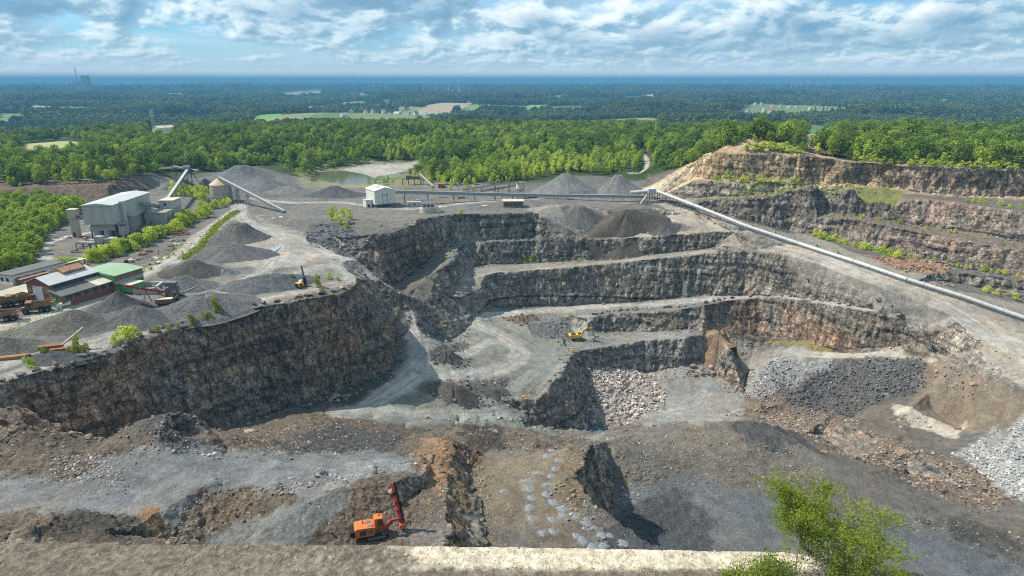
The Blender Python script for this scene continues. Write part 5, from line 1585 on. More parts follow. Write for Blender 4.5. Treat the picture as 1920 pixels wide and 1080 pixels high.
conveyor('belt_conveyor', (_t.x - 22, _t.y + 22, 15.0), tuple(P(283, 317)) , 2.2, 1.4, 'old conveyor ramp running down to the bank of the left wood', M_CONCD, (.4,))
fr = Frame(_t.x - 3, _t.y - 3, 20)
b = fr.root('junction_tower', 'open steel junction tower where two conveyors meet', 'tower')
m = MB()
for x in (0, 6):
    for y in (0, 6):
        m.bar((x, y, -.5), (x, y, 15.5), .4)
for z in (4, 8, 12, 15):
    for a_, c_ in (((0, 0), (6, 0)), ((6, 0), (6, 6)), ((6, 6), (0, 6)), ((0, 6), (0, 0))):
        m.bar((*a_, z), (*c_, z), .25)
        m.bar((*a_, z - 4), (*c_, z), .14)
m.build('frame', M_STEEL, b)
MB().box(.3, 5.7, .3, 5.7, 14.6, 17.2).build('head_box', M_STEELB, b)
MB().box(2, 3.4, 2, 3.4, -.3, 8).build('column', M_CONCD, b)
m = MB(); m.bar((6.5, 2, 12), (12, -6, 5), .9); m.build('chute', M_CONCD, b)

# the round silo
fr = Frame(SILO.x, SILO.y, 0)
b = fr.root('concrete_silo', 'round cream concrete silo with a cone roof beside the road', 'silo')
m = MB(); m.tube((0, 0, -.8), (0, 0, 12.2), 7.1, 7.1, 40); m.build('wall', M_CONC, b, True)
m = MB(); m.tube((0, 0, 12.2), (0, 0, 16.6), 7.4, 1.5, 40); m.build('roof', simple_mat('rusty_cream_roof', (0.50, 0.40, 0.28), 0.8, 0, .25, .4, streak=.5, dirt=(0.30, 0.17, 0.10)), b, True)
m = MB(); m.tube((0, 0, 16.6), (0, 0, 18.2), 1.0, 1.0, 12); m.build('cap', M_STEEL, b)
for k in range(20):
    t = k * math.pi / 10
    o = MB().box(7.08, 7.2, -.12, .12, -.5, 12.1).build('rib', M_CONC, b); o.rotation_euler = (0, 0, t)
for z in (3, 6, 9, 12):
    m = MB(); m.tube((0, 0, z - .12), (0, 0, z + .12), 7.16, 7.16, 40, False); m.build('hoop', M_CONCD, b, True)
m = MB()
for a_, c_ in (((8, -2), (9.5, 3)), ((9.5, 3), (14, -4)), ((14, -4), (8, -2))):
    for z in (0, 4, 8):
        m.bar((*a_, z), (*c_, z + 3.5), .14); m.bar((*a_, z), (*c_, z), .14)
for q in ((8, -2), (9.5, 3), (14, -4)):
    m.bar((*q, -.5), (*q, 11), .2)
m.build('lattice', M_STEEL, b)

# ------------------------------------------------------------------ workshops at the left edge
fr = Frame(-195.5, 263.5, -20, -0.6)
b = fr.root('brick_workshop', 'long red brick workshop with grey gabled roof and roller door', 'building')
m = MB(); m.prism([(0, -.5), (13, -.5), (13, 8), (6.5, 10.3), (0, 8)], 0, 21, 'y'); m.build('wall', M_BROWNW, b)
MB().prism([(-.02, -.4), (13.02, -.4), (13.02, 8), (6.5, 10.25), (-.02, 8)], -.12, .0, 'y').build('gable_wall', M_BRICK, b)
for sgn in (0, 1):
    m = MB()
    x0, x1 = (-.7, 6.49) if sgn == 0 else (6.51, 13.7)
    z0, z1 = (7.85, 10.4) if sgn == 0 else (10.4, 7.85)
    m.prism([(x0, z0), (x1, z1), (x1, z1 + .25), (x0, z0 + .25)], -.6, 21.5, 'y'); m.build('roof', M_ROOF, b)
m = MB(); m.prism([(2.2, 9.2), (9.6, 9.4), (9.6, 10.6), (5.8, 12.0), (2.2, 10.6)], 9, 19, 'y'); m.build('roof_lantern', M_ROOFR, b)
m = MB(); m.prism([(1.8, 10.5), (5.8, 12.02), (5.8, 12.2), (1.8, 10.7)], 8.7, 19.3, 'y'); m.build('lantern_roof', M_ROOFB, b)
MB().box(3.2, 8.8, -.25, -.1, 0, 6.6).build('roller_door', M_ROOF, b)
MB().box(2.9, 9.1, -.2, -.1, 6.6, 7.0).build('door_lintel', M_CONC, b)
for x0, x1 in ((.2, 2.6), (9.6, 12.6)):
    MB().box(x0, x1, -.3, -.1, 4.3, 7.2).build('window', M_BROWNW, b)
for k in range(7):
    MB().box(13.0, 13.08, 1.4 + 2.8 * k, 3.7 + 2.8 * k, 6.2, 7.5).build('window', M_GLASS, b)
m = MB(); m.tube((9.8, 12, 9), (9.8, 12, 11.4), .18, .18, 8); m.build('vent_pipe', M_STEEL, b)
# lean-to along it
m = MB(); m.prism([(13.05, -.5), (20, -.5), (20, 4.3), (13.05, 5.9)], -1.0, 24.5, 'y'); m.build('aisle_wall', M_BROWNW, b)
MB().box(19.98, 20.12, -1.0, 24.4, -.5, 2.1).build('brick_plinth', M_BRICK, b)
m = MB(); m.prism([(13.1, 5.9), (20.5, 4.25), (20.5, 4.5), (13.1, 6.15)], -1.4, 14.6, 'y'); m.build('aisle_roof', M_ROOFD, b)
m = MB(); m.prism([(13.1, 6.0), (20.5, 4.35), (20.5, 4.6), (13.1, 6.25)], 14.6, 24.8, 'y'); m.build('aisle_roof', M_ROOFB, b)
MB().box(14.0, 16.8, -1.15, -.98, 0, 3.4).build('side_door', M_GREEN, b)
for k in range(6):
    MB().box(20.0, 20.07, .5 + 3.9 * k, 3.2 + 3.9 * k, 2.5, 3.8).build('window', M_GLASS, b)
fg = Frame(*fr.w(2.5, 21.8), -20, -0.5)
b = fg.root('green_hall', 'green hall with a pale green low pitched roof', 'building')
MB().box(0, 19.5, 0, 14, -.5, 6.8).build('wall', M_BROWNW, b)
for (x0, x1, y0, y1, z0, z1) in ((0, 19.6, -.1, -.02, 3.5, 6.9), (19.52, 19.64, -.1, 14.05, -.5, 2.4), (19.52, 19.62, -.1, 14.05, 2.9, 4.3)):
    MB().box(x0, x1, y0, y1, z0, z1).build('green_cladding' if z1 != 4.3 else 'window_band', M_GREEN if z1 != 4.3 else M_CLADD, b)
m = MB(); m.prism([(-.6, 6.9), (20.2, 6.7), (20.2, 6.95), (9.8, 7.9), (-.6, 7.15)], -.5, 14.6, 'y'); m.build('roof', M_GREENR, b)
MB().box(19.5, 26, 1.5, 8, -.5, 2.9).build('annex_wall', M_GREEN, b)
MB().box(19.4, 26.3, 1.2, 8.3, 2.9, 3.1).build('annex_roof', M_ROOFB, b)
fw = Frame(-226.5, 289, -20, -0.8)
b = fw.root('site_office', 'white flat roofed office block behind the brick workshop', 'building')
MB().box(0, 9, 0, 25, -.5, 4.4).build('wall', M_RENDER, b)
MB().box(-.4, 9.4, -.4, 25.4, 4.4, 4.75).build('roof', M_ROOFD, b)
for k in range(6):
    w_ = MB().box(8.98, 9.06, 1.6 + 3.9 * k, 3.6 + 3.9 * k, 1.5, 3.0).build('window', M_GLASS, b)
for k in range(2):
    MB().box(1.6 + 3.4 * k, 3.4 + 3.4 * k, -.06, .02, 1.5, 3.0).build('window', M_GLASS, b)
MB().box(9, 13, 1, 14, 2.6, 2.8).build('porch_roof', M_ROOFR, b)
MB().box(9.3, 12.6, 1.4, 13.6, -.5, 2.6).build('porch_wall', M_BROWNW, b)
MB().box(2, 9, 25.5, 36, 3.4, 3.6).build('canopy', M_ROOFB, b)
MB().box(2.4, 2.8, 35, 35.4, -.6, 3.4).box(8.3, 8.7, 35, 35.4, -.6, 3.4).build('canopy_post', M_STEEL, b)
fs = Frame(-211, 262, -20, -1.0)
b = fs.root('tool_shed', 'low grey shed with pale gabled roof in front of the brick workshop', 'building')
m = MB(); m.prism([(0, -.5), (8, -.5), (8, 3.2), (4, 4.6), (0, 3.2)], 0, 14, 'y'); m.build('wall', M_CLADD, b)
m = MB(); gable_roof(m, 0, 8, 0, 14, 3.25, 4.7); m.build('roof', M_ROOFB, b)
MB().box(2.6, 5.4, -.08, .02, 0, 2.7).build('door', M_STEELB, b)
fs = Frame(-203, 268, -20, -0.8)
b = fs.root('low_store', 'low brown store with flat roof against the brick workshop', 'building')
MB().box(0, 6, 0, 9, -.5, 3.0).build('wall', M_BROWNW, b)
MB().box(-.3, 6.3, -.3, 9.3, 3.0, 3.2).build('roof', M_ROOFB, b)
fs = Frame(-236, 285, -20, -1)
b = fs.root('car_port', 'long low wall and shelter beside the white office', 'building')
MB().box(0, 1, 0, 18, -.5, 2.2).build('wall', M_CONC, b)
MB().box(1, 6, 0, 18, 2.0, 2.2).build('roof', M_ROOFR, b)
MB().box(5.6, 5.9, .2, .5, -.6, 2.0).box(5.6, 5.9, 17.4, 17.7, -.6, 2.0).build('post', M_STEEL, b)

# ------------------------------------------------------------------ the white building in the middle and its neighbours
fr = Frame(-95, 471, 32, 0)
b = fr.root('screening_house', 'cream clad screening house on short steel legs in the middle', 'building')
m = MB(); m.prism([(0, 2.2), (14.5, 2.2), (14.5, 11.6), (7.25, 13.6), (0, 11.6)], 0, 17, 'y'); m.build('wall', M_WHITE, b)
m = MB(); gable_roof(m, 0, 14.5, 0, 17, 11.7, 13.75); m.build('roof', simple_mat('cream_roof', (0.66, 0.64, 0.56), .6, 0, .1), b)
panels(b, 'wall_panel', M_WHITE, 6, 2.8, 9.2, lambda k: ((-.08, 1.5 + 2.8 * k, 2.3), math.pi / 2))
panels(b, 'wall_panel', M_WHITE, 5, 2.85, 9.2, lambda k: ((1.45 + 2.85 * k, -.08, 2.3), 0))
for x in (.4, 4.8, 9.6, 14.1):
    for y in (.4, 8, 16.6):
        MB().box(x - .25, x + .25, y - .25, y + .25, -.8, 2.3).build('leg', M_STEEL, b)
MB().box(1, 13.5, 5, 16, -.4, 2.2).build('base_room', M_CONCD, b)
m = MB(); m.bar((5.6, -.3, 8.5), (9.5, -.3, 8.5), .25); m.bar((5.6, -.3, 2.2), (5.6, -.3, 10), .15); m.bar((9.0, -.3, 2.2), (9.0, -.3, 10), .15); m.build('ladder', M_RUST, b)
MB().box(4, 8.5, 6, 9, 12.9, 13.9).build('roof_hatch', M_ROOF, b)
fa = Frame(*fr.w(-5, 5), 32, 0)
b = fa.root('pump_house', 'small cream block against the screening house', 'building')
MB().box(0, 4.6, 0, 6, -.5, 5).build('wall', M_WHITE, b)
MB().box(-.2, 4.75, -.2, 6.2, 5, 5.25).build('roof', M_ROOF, b)
MB().box(1.4, 2.6, -.06, .02, 0, 2.2).build('door', M_DARK, b)
conveyor('covered_conveyor', (-82.5, 482, 9.6), tuple(P(1003, 371) + Vector((0, 0, 1.8))), 2.4, 2.2, 'long covered conveyor sloping from the cream screening house to the right', M_STEELB, (.06, .22, .4, .55, .7, .83), roof=M_STEELB, belt=False)
conveyor('covered_conveyor', tuple(P(1003, 371) + Vector((0, 0, 2.0))), tuple(P(1212, 377) + Vector((0, 0, 3.2))), 2.2, 1.8, 'low level conveyor along the terrace left of the transfer station', M_STEELB, (.1, .3, .5, .7, .9), roof=M_STEELB, belt=False)
p = P(789, 400)
fr = Frame(p.x - 0.5, p.y, 8)
b = fr.root('control_cabin', 'two storey control cabin with round concrete base at the cliff edge', 'building')
m = MB(); m.tube((5, 3, -.8), (5, 3, 3.2), 5.2, 5.0, 20); m.build('base', M_CONC, b, True)
MB().box(1.5, 10, 0.3, 7, 3.2, 6.2).build('wall', M_WHITE, b)
MB().box(.9, 10.6, -.3, 7.6, 6.2, 6.6).build('roof', M_ROOFD, b)
MB().box(9.9, 14, 1.5, 6, -.5, 3.6).build('side_room', M_RENDER, b)
for k in range(3):
    MB().box(2.3 + 2.6 * k, 4.1 + 2.6 * k, .22, .32, 4.2, 5.5).build('window', M_GLASS, b)
p = P(764, 388)
fr = Frame(p.x, p.y, 6)
for dx, dy, col, lab in ((0, 0, M_CLAD, 'pale green site container before the covered conveyor'), (6, 8, M_WHITE, 'white site container behind the pale green one')):
    f2 = Frame(*fr.w(dx, dy), 6)
    b = f2.root('site_container', lab, 'container', 'site containers below the conveyor')
    MB().box(0, 9.5, 0, 3, -.3, 3.2).build('body', col, b)
    MB().box(-.1, 9.6, -.1, 3.1, 3.2, 3.4).build('roof', M_ROOF, b)
    MB().box(1, 2, -.05, .02, 0, 2.1).build('door', M_STEEL, b)
    MB().box(4, 6, -.05, .02, 1.1, 2.1).build('window', M_GLASS, b)
p = P(944, 389)
fr = Frame(p.x, p.y, 3)
b = fr.root('brick_store', 'low tan brick store with flat roof on the cliff top', 'building')
MB().box(0, 14, 0, 8, -.8, 4.0).build('wall', M_BROWNW, b)
MB().box(-.5, 14.5, -.5, 8.5, 4.0, 4.4).build('roof', M_ROOFB, b)
for k in range(4):
    MB().box(1 + 3.2 * k, 3 + 3.2 * k, -.07, .02, 1.2, 2.8).build('window', M_GLASS, b)
MB().box(13.98, 14.06, 3, 5, -.2, 2.4).build('door', M_RUST, b)
p = P(976, 369)
fr = Frame(p.x, p.y, 0)
b = fr.root('loading_hopper', 'cream loading hopper on steel legs behind the covered conveyor', 'hopper')
m = MB(); m.tube((0, 0, 6), (0, 0, 11), 3.3, 3.3, 20); m.tube((0, 0, 3.8), (0, 0, 6), .8, 3.3, 20); m.build('bin', M_ROOFB, b, True)
MB().box(-3.6, 3.6, -3.6, 3.6, 11, 11.3).build('platform', M_STEEL, b)
for x in (-2.6, 2.6):
    for y in (-2.6, 2.6):
        MB().box(x - .2, x + .2, y - .2, y + .2, -.8, 6.5).build('leg', M_STEEL, b)
m = MB()
for q in ((-3.5, -3.5), (3.5, -3.5), (3.5, 3.5), (-3.5, 3.5)):
    m.bar((*q, 11.3), (*q, 12.5), .12)
m.bar((-3.5, -3.5, 12.4), (3.5, -3.5, 12.4), .1); m.bar((3.5, -3.5, 12.4), (3.5, 3.5, 12.4), .1); m.build('railing', M_STEEL, b)
hp = p
conveyor('belt_conveyor', tuple(P(868, 358) + Vector((0, 0, 1))), (hp.x - 2, hp.y, hp.z + 11.6), 1.5, .8, 'dark open conveyor rising to the cream loading hopper', M_STEEL, (.35, .6, .85))
conveyor('belt_conveyor', tuple(P(902, 362) + Vector((0, 0, 1))), (hp.x - 3, hp.y + 6, hp.z + 8), 1.5, .8, 'second dark open conveyor beside the cream loading hopper', M_STEEL, (.5,))
conveyor('belt_conveyor', tuple(P(812, 352) + Vector((0, 0, 1))), tuple(P(788, 345) + Vector((0, 0, 8.5))), 1.4, 1.0, 'short steep conveyor sticking up behind the covered conveyor', M_CONC, (.8,))
p = P(785, 348)
fr = Frame(p.x - 14, p.y + 2, 5)
b = fr.root('old_crusher', 'dark old crusher with steel frame near the pond', 'machine')
m = MB()
for x in (0, 5, 10, 15):
    m.bar((x, 0, -.5), (x, 0, 5), .4); m.bar((x, 5, -.5), (x, 5, 5), .4)
m.bar((0, 0, 5), (15, 0, 5), .4); m.bar((0, 5, 5), (15, 5, 5), .4); m.bar((0, 0, 0), (5, 0, 5), .2); m.bar((10, 0, 0), (15, 0, 5), .2)
m.build('frame', M_STEEL, b)
MB().box(3, 8, .5, 4.5, 5.2, 8.2).build('body', M_STEEL, b)
MB().prism([(9, 5.2), (14, 5.2), (15, 7.4), (8, 7.4)], .6, 4.4, 'y').build('hopper', M_RUST, b)
p = P(822, 353)
fr = Frame(p.x, p.y, 10)
b = fr.root('rusty_shed', 'small rusty red shed by the wood behind the conveyor', 'building')
MB().box(0, 6, 0, 4, -.5, 3).build('wall', M_RUST, b)
MB().prism([(-.3, 3), (6.3, 3), (6.3, 3.2), (-.3, 3.9)], -.3, 4.3, 'y').build('roof', M_ROOFR, b)
# transfer station and the big covered pipe conveyor down the terrace
p = P(1222, 380)
fr = Frame(p.x - 4, p.y - 2, 10)
b = fr.root('transfer_station', 'grey steel transfer station at the top of the long pipe conveyor', 'machine')
m = MB()
for x in (0, 4, 8):
    for y in (0, 6):
        m.bar((x, y, -.8), (x, y, 7), .4)
for z in (3.2, 6.8):
    m.bar((0, 0, z), (8, 0, z), .35); m.bar((0, 6, z), (8, 6, z), .35); m.bar((0, 0, z), (0, 6, z), .35); m.bar((8, 0, z), (8, 6, z), .35)
m.bar((0, 0, 0), (4, 0, 6.8), .2); m.bar((8, 0, 0), (4, 0, 6.8), .2)
m.build('frame', M_STEEL, b)
MB().box(1, 7, .6, 5.4, 7.0, 10.2).build('head_box', M_PIPE, b)
m = MB(); m.tube((1.5, 3, 8.4), (-10.5, 6, 7.2), 1.3, 1.3, 14); m.build('return_pipe', M_PIPE, b, True)
MB().bar((-1, -1, 6), (-6, -3, .5), 1.6, .3).build('chute', M_CONCD, b)
PIPE = [P(px, py) for px, py in ((1232, 380), (1300, 398), (1400, 430), (1500, 462), (1600, 495), (1700, 529), (1800, 562), (1922, 603), (2060, 650))]
lift = [8.2, 4.6, 2.0, 1.6, 1.6, 1.6, 1.6, 1.6, 1.6]
b = empty('pipe_conveyor', tuple(PIPE[0]), 0, 'long pale grey covered pipe conveyor running down the right terrace', 'conveyor')
pts = [q + Vector((0, 0, l)) - PIPE[0] for q, l in zip(PIPE, lift)]
for k in range(len(pts) - 1):
    a_, c_ = pts[k], pts[k + 1]
    n = max(1, int((c_ - a_).length / 7.5))
    for j in range(n):
        s0 = a_.lerp(c_, j / n); s1 = a_.lerp(c_, (j + .985) / n)
        m = MB(); m.tube(s0, s1, 1.1, 1.1, 14); m.build('cover_segment', M_PIPE, b, True)
        q = a_.lerp(c_, (j + .5) / n); w0 = q + PIPE[0]; gz = ground_z(w0.x, w0.y)
        s = (c_ - a_).cross(Vector((0, 0, 1))).normalized() * 1.3
        m = MB(); m.bar(q + s + Vector((0, 0, -.9)), Vector((q.x, q.y, gz - PIPE[0].z - .6)) + s, .3); m.bar(q - s + Vector((0, 0, -.9)), Vector((q.x, q.y, gz - PIPE[0].z - .6)) - s, .3)
        m.build('support', M_STEEL, b)
    s = (c_ - a_).cross(Vector((0, 0, 1))).normalized() * -1.55
    s2 = s if s.y < 0 else -s
    MB().bar(a_ + s2 + Vector((0, 0, -.95)), c_ + s2 + Vector((0, 0, -.95)), .55, .16).build('walkway', M_STEEL, b)

# ------------------------------------------------------------------ heaps
def heap(px, py, r, h, label, col, ex=1.0, rot=0.0, flat=0.0, group='gravel heaps on the plant level', name='gravel_heap', seed=0, furrow=.3):
    c = P(px, py)
    rr, nt_ = 26, 64
    t = np.linspace(0, 2 * math.pi, nt_, endpoint=False); s = np.linspace(0.0, 1.12, rr)
    S_, T_ = np.meshgrid(s, t, indexing='ij')
    ca, sa = math.cos(rot), math.sin(rot)
    lx = S_ * np.cos(T_) * r * ex; ly = S_ * np.sin(T_) * r
    wob = 1 + 0.16 * fbm(np.cos(T_) * 1.6 + seed, np.sin(T_) * 1.6, T_ * 0 + seed, 3)
    x = c.x + (lx * ca - ly * sa) * wob; y = c.y + (lx * sa + ly * ca) * wob
    prof = np.clip((1 - S_) / (1 - flat), 0, 1)
    prof = np.where(S_ <= flat + 1e-6, 1.0, prof)
    z = h * (prof - 0.10 * np.sin(prof * math.pi))
    z += (0.10 * h * fbm(x * .09 + seed, y * .09, x * 0, 3) + furrow * fbm(np.cos(T_) * 9 + seed, np.sin(T_) * 9, S_ * .5, 2) + .22 * fbm(x * .5, y * .5, x * 0, 3)) * np.clip(prof * 4, 0, 1)
    gz = np.array([ground_z(a, b_) for a, b_ in zip(x[::5, ::4].ravel(), y[::5, ::4].ravel())])
    base = np.median(gz)
    gr = np.interp(np.arange(nt_), np.arange(0, nt_, 4), np.array([ground_z(a, b_) for a, b_ in zip(x[23, ::4], y[23, ::4])]), period=nt_)
    zz = np.where(prof > 0, 0, 0) + (base * prof + gr[None, :] * (1 - prof)) + z - 0.9 * (S_ > 1.0) - .15
    v = np.stack([x - c.x, y - c.y, zz - c.z], -1).reshape(-1, 3)
    f = []
    for i in range(rr - 1):
        for j in range(nt_):
            f.append((i * nt_ + j, i * nt_ + (j + 1) % nt_, (i + 1) * nt_ + (j + 1) % nt_, (i + 1) * nt_ + j))
    f = np.array(f)[:, ::-1]
    t1 = fbm(x * .12, y * .12, zz * .12, 4).reshape(-1); t2 = fbm(x * .8, y * .8, zz * .8, 2).reshape(-1); t3 = fbm(np.cos(T_) * 14 + seed, np.sin(T_) * 14, S_ * .3, 2).reshape(-1)
    cols = np.clip(np.array(col)[None] * (1 + .22 * t1 + .2 * t2 + .22 * t3)[:, None], .01, .7)
    o = bpy.data.objects.new(name, mesh_np(name, v, f, cols)); o.data.materials.append(MAT_GROUND)
    o.location = c; link(o)
    return tag(o, label, 'gravel heap', group)
GR = (0.150, 0.152, 0.150); DG = (0.085, 0.086, 0.088); BG = (0.125, 0.132, 0.138); BR = (0.135, 0.115, 0.095)
heap(1062, 360, 25, 14, 'large smooth grey gravel heap with a flat top, left of two', GR, 1.15, .1, .12, seed=1)
heap(1158, 362, 19, 14, 'rounded grey gravel heap next to the sandstone wall', GR, 1.05, 0, .15, seed=2)
heap(1178, 424, 21, 10.5, 'dark brown spoil heap inside the curving haul road', (0.088, 0.078, 0.067), 1.35, .1, .10, seed=3, furrow=.9)
heap(1085, 408, 12, 7.5, 'cut grey rock heap beside the ramp below the brick store', (0.135, 0.13, 0.122), 1.5, -.4, .2, seed=4, furrow=1.0)
heap(1248, 432, 8, 4, 'small dark heap at the foot of the brown spoil heap', DG, 1.4, .2, .1, seed=5, furrow=.8)
heap(1045, 394, 13, 4.0, 'pale low heap on the cliff top beside the brick store', (0.24, 0.225, 0.20), 1.6, 0, .3, seed=6)
heap(498, 352, 24, 8, 'broad blue grey gravel heap behind the silo', BG, 1.3, -.2, .12, seed=7)
heap(455, 330, 22, 9, 'dark grey gravel heap farthest behind the silo', BG, 1.3, .2, .2, seed=8)
heap(545, 360, 15, 5, 'small grey gravel heap right of the broad blue grey one', GR, 1.4, 0, .1, seed=9)
heap(628, 366, 17, 7, 'dark grey gravel heap left of the cream screening house', DG, 1.5, .1, .1, seed=10)
heap(386, 358, 12, 9, 'dark pointed gravel heap left of the round silo', (0.075, 0.072, 0.072), 1.2, 0, .05, seed=11, furrow=.9)
heap(338, 352, 12, 8, 'dark gravel heap under the junction tower', (0.075, 0.072, 0.072), 1.2, .3, .1, seed=12, furrow=.8)
heap(448, 448, 15, 8.5, 'large layered grey gravel heap beside the grass strip', (0.115, 0.112, 0.108), 1.1, .4, .25, seed=13, furrow=.8)
heap(435, 478, 15, 4.5, 'low grey gravel heap in front of the large layered one', (0.11, 0.11, 0.11), 1.5, .1, .3, seed=14, furrow=.6)
heap(365, 512, 11, 6, 'dark brown grey gravel heap beside the plant road', (0.085, 0.08, 0.075), 1.5, .2, .15, seed=15, furrow=.7)
heap(345, 538, 9, 4.6, 'blue grey gravel heap behind the concrete bin', BG, 1.7, .1, .15, seed=16)
heap(425, 512, 5, 2.2, 'little blue grey gravel heap in the yard', BG, 1.4, 0, .1, seed=17)
heap(226, 578, 10.5, 7.5, 'dark pointed gravel heap at the tip of the red stacker', DG, 1.15, 0, .03, seed=18)
heap(258, 600, 12, 5.2, 'grey gravel heap in front of the pointed one', (0.105, 0.105, 0.106), 1.35, -.1, .15, seed=19)
heap(138, 608, 12, 5.2, 'grey brown gravel heap beside the wet road at left', (0.115, 0.108, 0.098), 1.35, .2, .12, seed=20)
heap(385, 578, 14, 5.6, 'long grey gravel heap with raked sides near the cliff', (0.13, 0.13, 0.132), 1.7, .75, .2, seed=21, furrow=.6)
heap(505, 532, 13, 3.6, 'low dark gravel heap behind the yellow drill machine', (0.10, 0.105, 0.11), 1.6, .5, .3, seed=22, furrow=.5)
heap(8, 655, 9, 4.0, 'grey gravel heap at the left edge', (0.12, 0.115, 0.105), 1.4, .2, .1, seed=23)
heap(1345, 664, 11, 12.5, 'brown rubble heap tipped over the end of the excavator bench', (0.235, 0.165, 0.11), 1.1, .2, .05, group='spoil humps on the middle floor', name='spoil_heap', seed=34, furrow=.8)
heap(838, 668, 7, 1.9, 'low dark stony hump beside the loop road on the middle floor', (0.085, 0.084, 0.080), 1.4, .5, .25, group='spoil humps on the middle floor', name='spoil_heap', seed=31, furrow=1.0)
heap(850, 736, 8.5, 2.0, 'broad dark stony hump in the middle of the pit floor', (0.088, 0.082, 0.074), 1.5, .1, .25, group='spoil humps on the middle floor', name='spoil_heap', seed=32, furrow=1.0)
heap(926, 736, 5.5, 1.6, 'smooth dark hump right of the broad stony one', (0.095, 0.092, 0.084), 1.5, .3, .15, group='spoil humps on the middle floor', name='spoil_heap', seed=33)
heap(105, 672, 6.5, 2.4, 'low dark heap by the rusty orange machine', DG, 1.7, .2, .2, seed=24)
print('plant', round(time.time() - T0, 1))
# ------------------------------------------------------------------ stones
def rock_mat():
    m, nt, b = new_mat('rock')
    oi = nd(nt, 'ShaderNodeObjectInfo')
    at = nd(nt, 'ShaderNodeAttribute'); at.attribute_type = 'INSTANCER'; at.attribute_name = 'rock_tint'
    tc = nd(nt, 'ShaderNodeTexCoord')
    n = noise_tex(nt, tc.outputs['Object'], 1.3, 5.0, 0.65)
    own = ramp(nt, oi.outputs['Random'], [(0.0, (0.20, 0.19, 0.18)), (0.35, (0.15, 0.14, 0.135)), (0.6, (0.26, 0.20, 0.15)), (0.85, (0.30, 0.20, 0.13)), (1.0, (0.33, 0.31, 0.28))])
    c = mix_col(nt, at.outputs['Alpha'], own, at.outputs['Color'])
    c = mix_col(nt, 1.0, c, ramp(nt, n, [(0.25, 0.65), (0.75, 1.35)]), 'MULTIPLY')
    nt.links.new(c, b.inputs['Base Color'])
    b.inputs['Roughness'].default_value = 0.9
    return m
M_ROCK = rock_mat()
M_ROCKO = simple_mat('orange_stone', (0.42, 0.23, 0.12), 0.9, 0, 0.3, 1.0)
def rock_geo(seed, n=14, flat=1.0):
    r = random.Random(seed)
    bm = bmesh.new()
    for k in range(n):
        v = Vector((r.gauss(0, 1), r.gauss(0, 1), r.gauss(0, 1))).normalized()
        e = Vector((abs(v.x) ** .6 * math.copysign(1, v.x), abs(v.y) ** .6 * math.copysign(1, v.y) * .8, abs(v.z) ** .6 * math.copysign(1, v.z) * .65 * flat))
        bm.verts.new(e * r.uniform(.42, .6))
    ret = bmesh.ops.convex_hull(bm, input=bm.verts)
    bmesh.ops.delete(bm, geom=[v for v in bm.verts if not v.link_faces], context='VERTS')
    return bm
ROCKS = []
for k in range(8):
    bm = rock_geo(k, 13 + k % 4, (1.0, .7, 1.1, .55, .85, 1.2, .6, .9)[k])
    me = bpy.data.meshes.new('boulder'); bm.to_mesh(me); bm.free(); me.materials.append(M_ROCK); ROCKS.append(me)
ROCKO = []
for k in range(2):
    me = ROCKS[k].copy(); me.materials.clear(); me.materials.append(M_ROCKO); ROCKO.append(me)
FIRST_ROCK = []
def boulder(x, y, z, size, label, group, me=None, squash=1.0):
    o = bpy.data.objects.new('boulder', me or random.choice(ROCKS))
    o.location = (x, y, z + size * .22); o.scale = (size * random.uniform(.8, 1.25), size * random.uniform(.8, 1.2), size * squash * random.uniform(.8, 1.15))
    o.rotation_euler = (random.uniform(-.3, .3), random.uniform(-.3, .3), random.uniform(0, 6.28))
    link(o); tag(o, label, 'boulder', group)
    FIRST_ROCK.append(o)
    return o
def boulder_row(pts, step, size, label, group, inset=0.8, jit=.35, prob=.9):
    q = [G(*p) for p in pts]
    carry = 0.0
    for i in range(len(q) - 1):
        d = (q[i + 1] - q[i]); ln = math.hypot(d.x, d.y)
        s = carry
        while s < ln:
            t = s / ln
            if random.random() < prob:
                x = q[i].x + d.x * t + random.uniform(-jit, jit); y = q[i].y + d.y * t + random.uniform(-jit, jit) + inset
                boulder(x, y, ground_z(x, y), size * random.uniform(.7, 1.35), label, group)
            s += step * random.uniform(.75, 1.35)
        carry = s - ln
boulder_row([(0,716),(60,697),(130,678),(200,659),(250,637),(300,617),(380,596),(450,579)], 4.0, 2.5, 'squared boulder in the row along the crest of the big left wall', 'boulders along the left wall crest')
boulder_row([(450,579),(520,566),(580,556),(630,547),(654,539)], 4.8, 3.2, 'large block at the right end of the left wall crest row', 'boulders along the left wall crest')
boulder_row([(1115,590),(1150,584),(1200,581),(1280,576),(1320,569),(1380,558),(1420,554),(1470,555),(1500,559)], 4.4, 2.8, 'pale boulder in the safety row along the third bench', 'boulders along the third bench')
boulder_row([(1500,559),(1560,567),(1620,579),(1690,599)], 5.0, 2.6, 'grey boulder in the right part of the third bench row', 'boulders along the third bench')
boulder_row([(1072,660),(1066,672),(1058,690),(1040,705),(1026,720)], 5.0, 2.3, 'grey boulder lining the curved road edge above the rubble', 'boulders on the curved road edge', .3)
boulder_row([(868,468),(920,449),(1000,447)], 12, 1.4, 'small stone on the upper bench edge', 'stones on the upper benches', .5)
boulder_row([(330,480),(400,425),(440,398)], 5.0, .9, 'small dark stone beside the plant road', 'stones beside the plant road', 0)
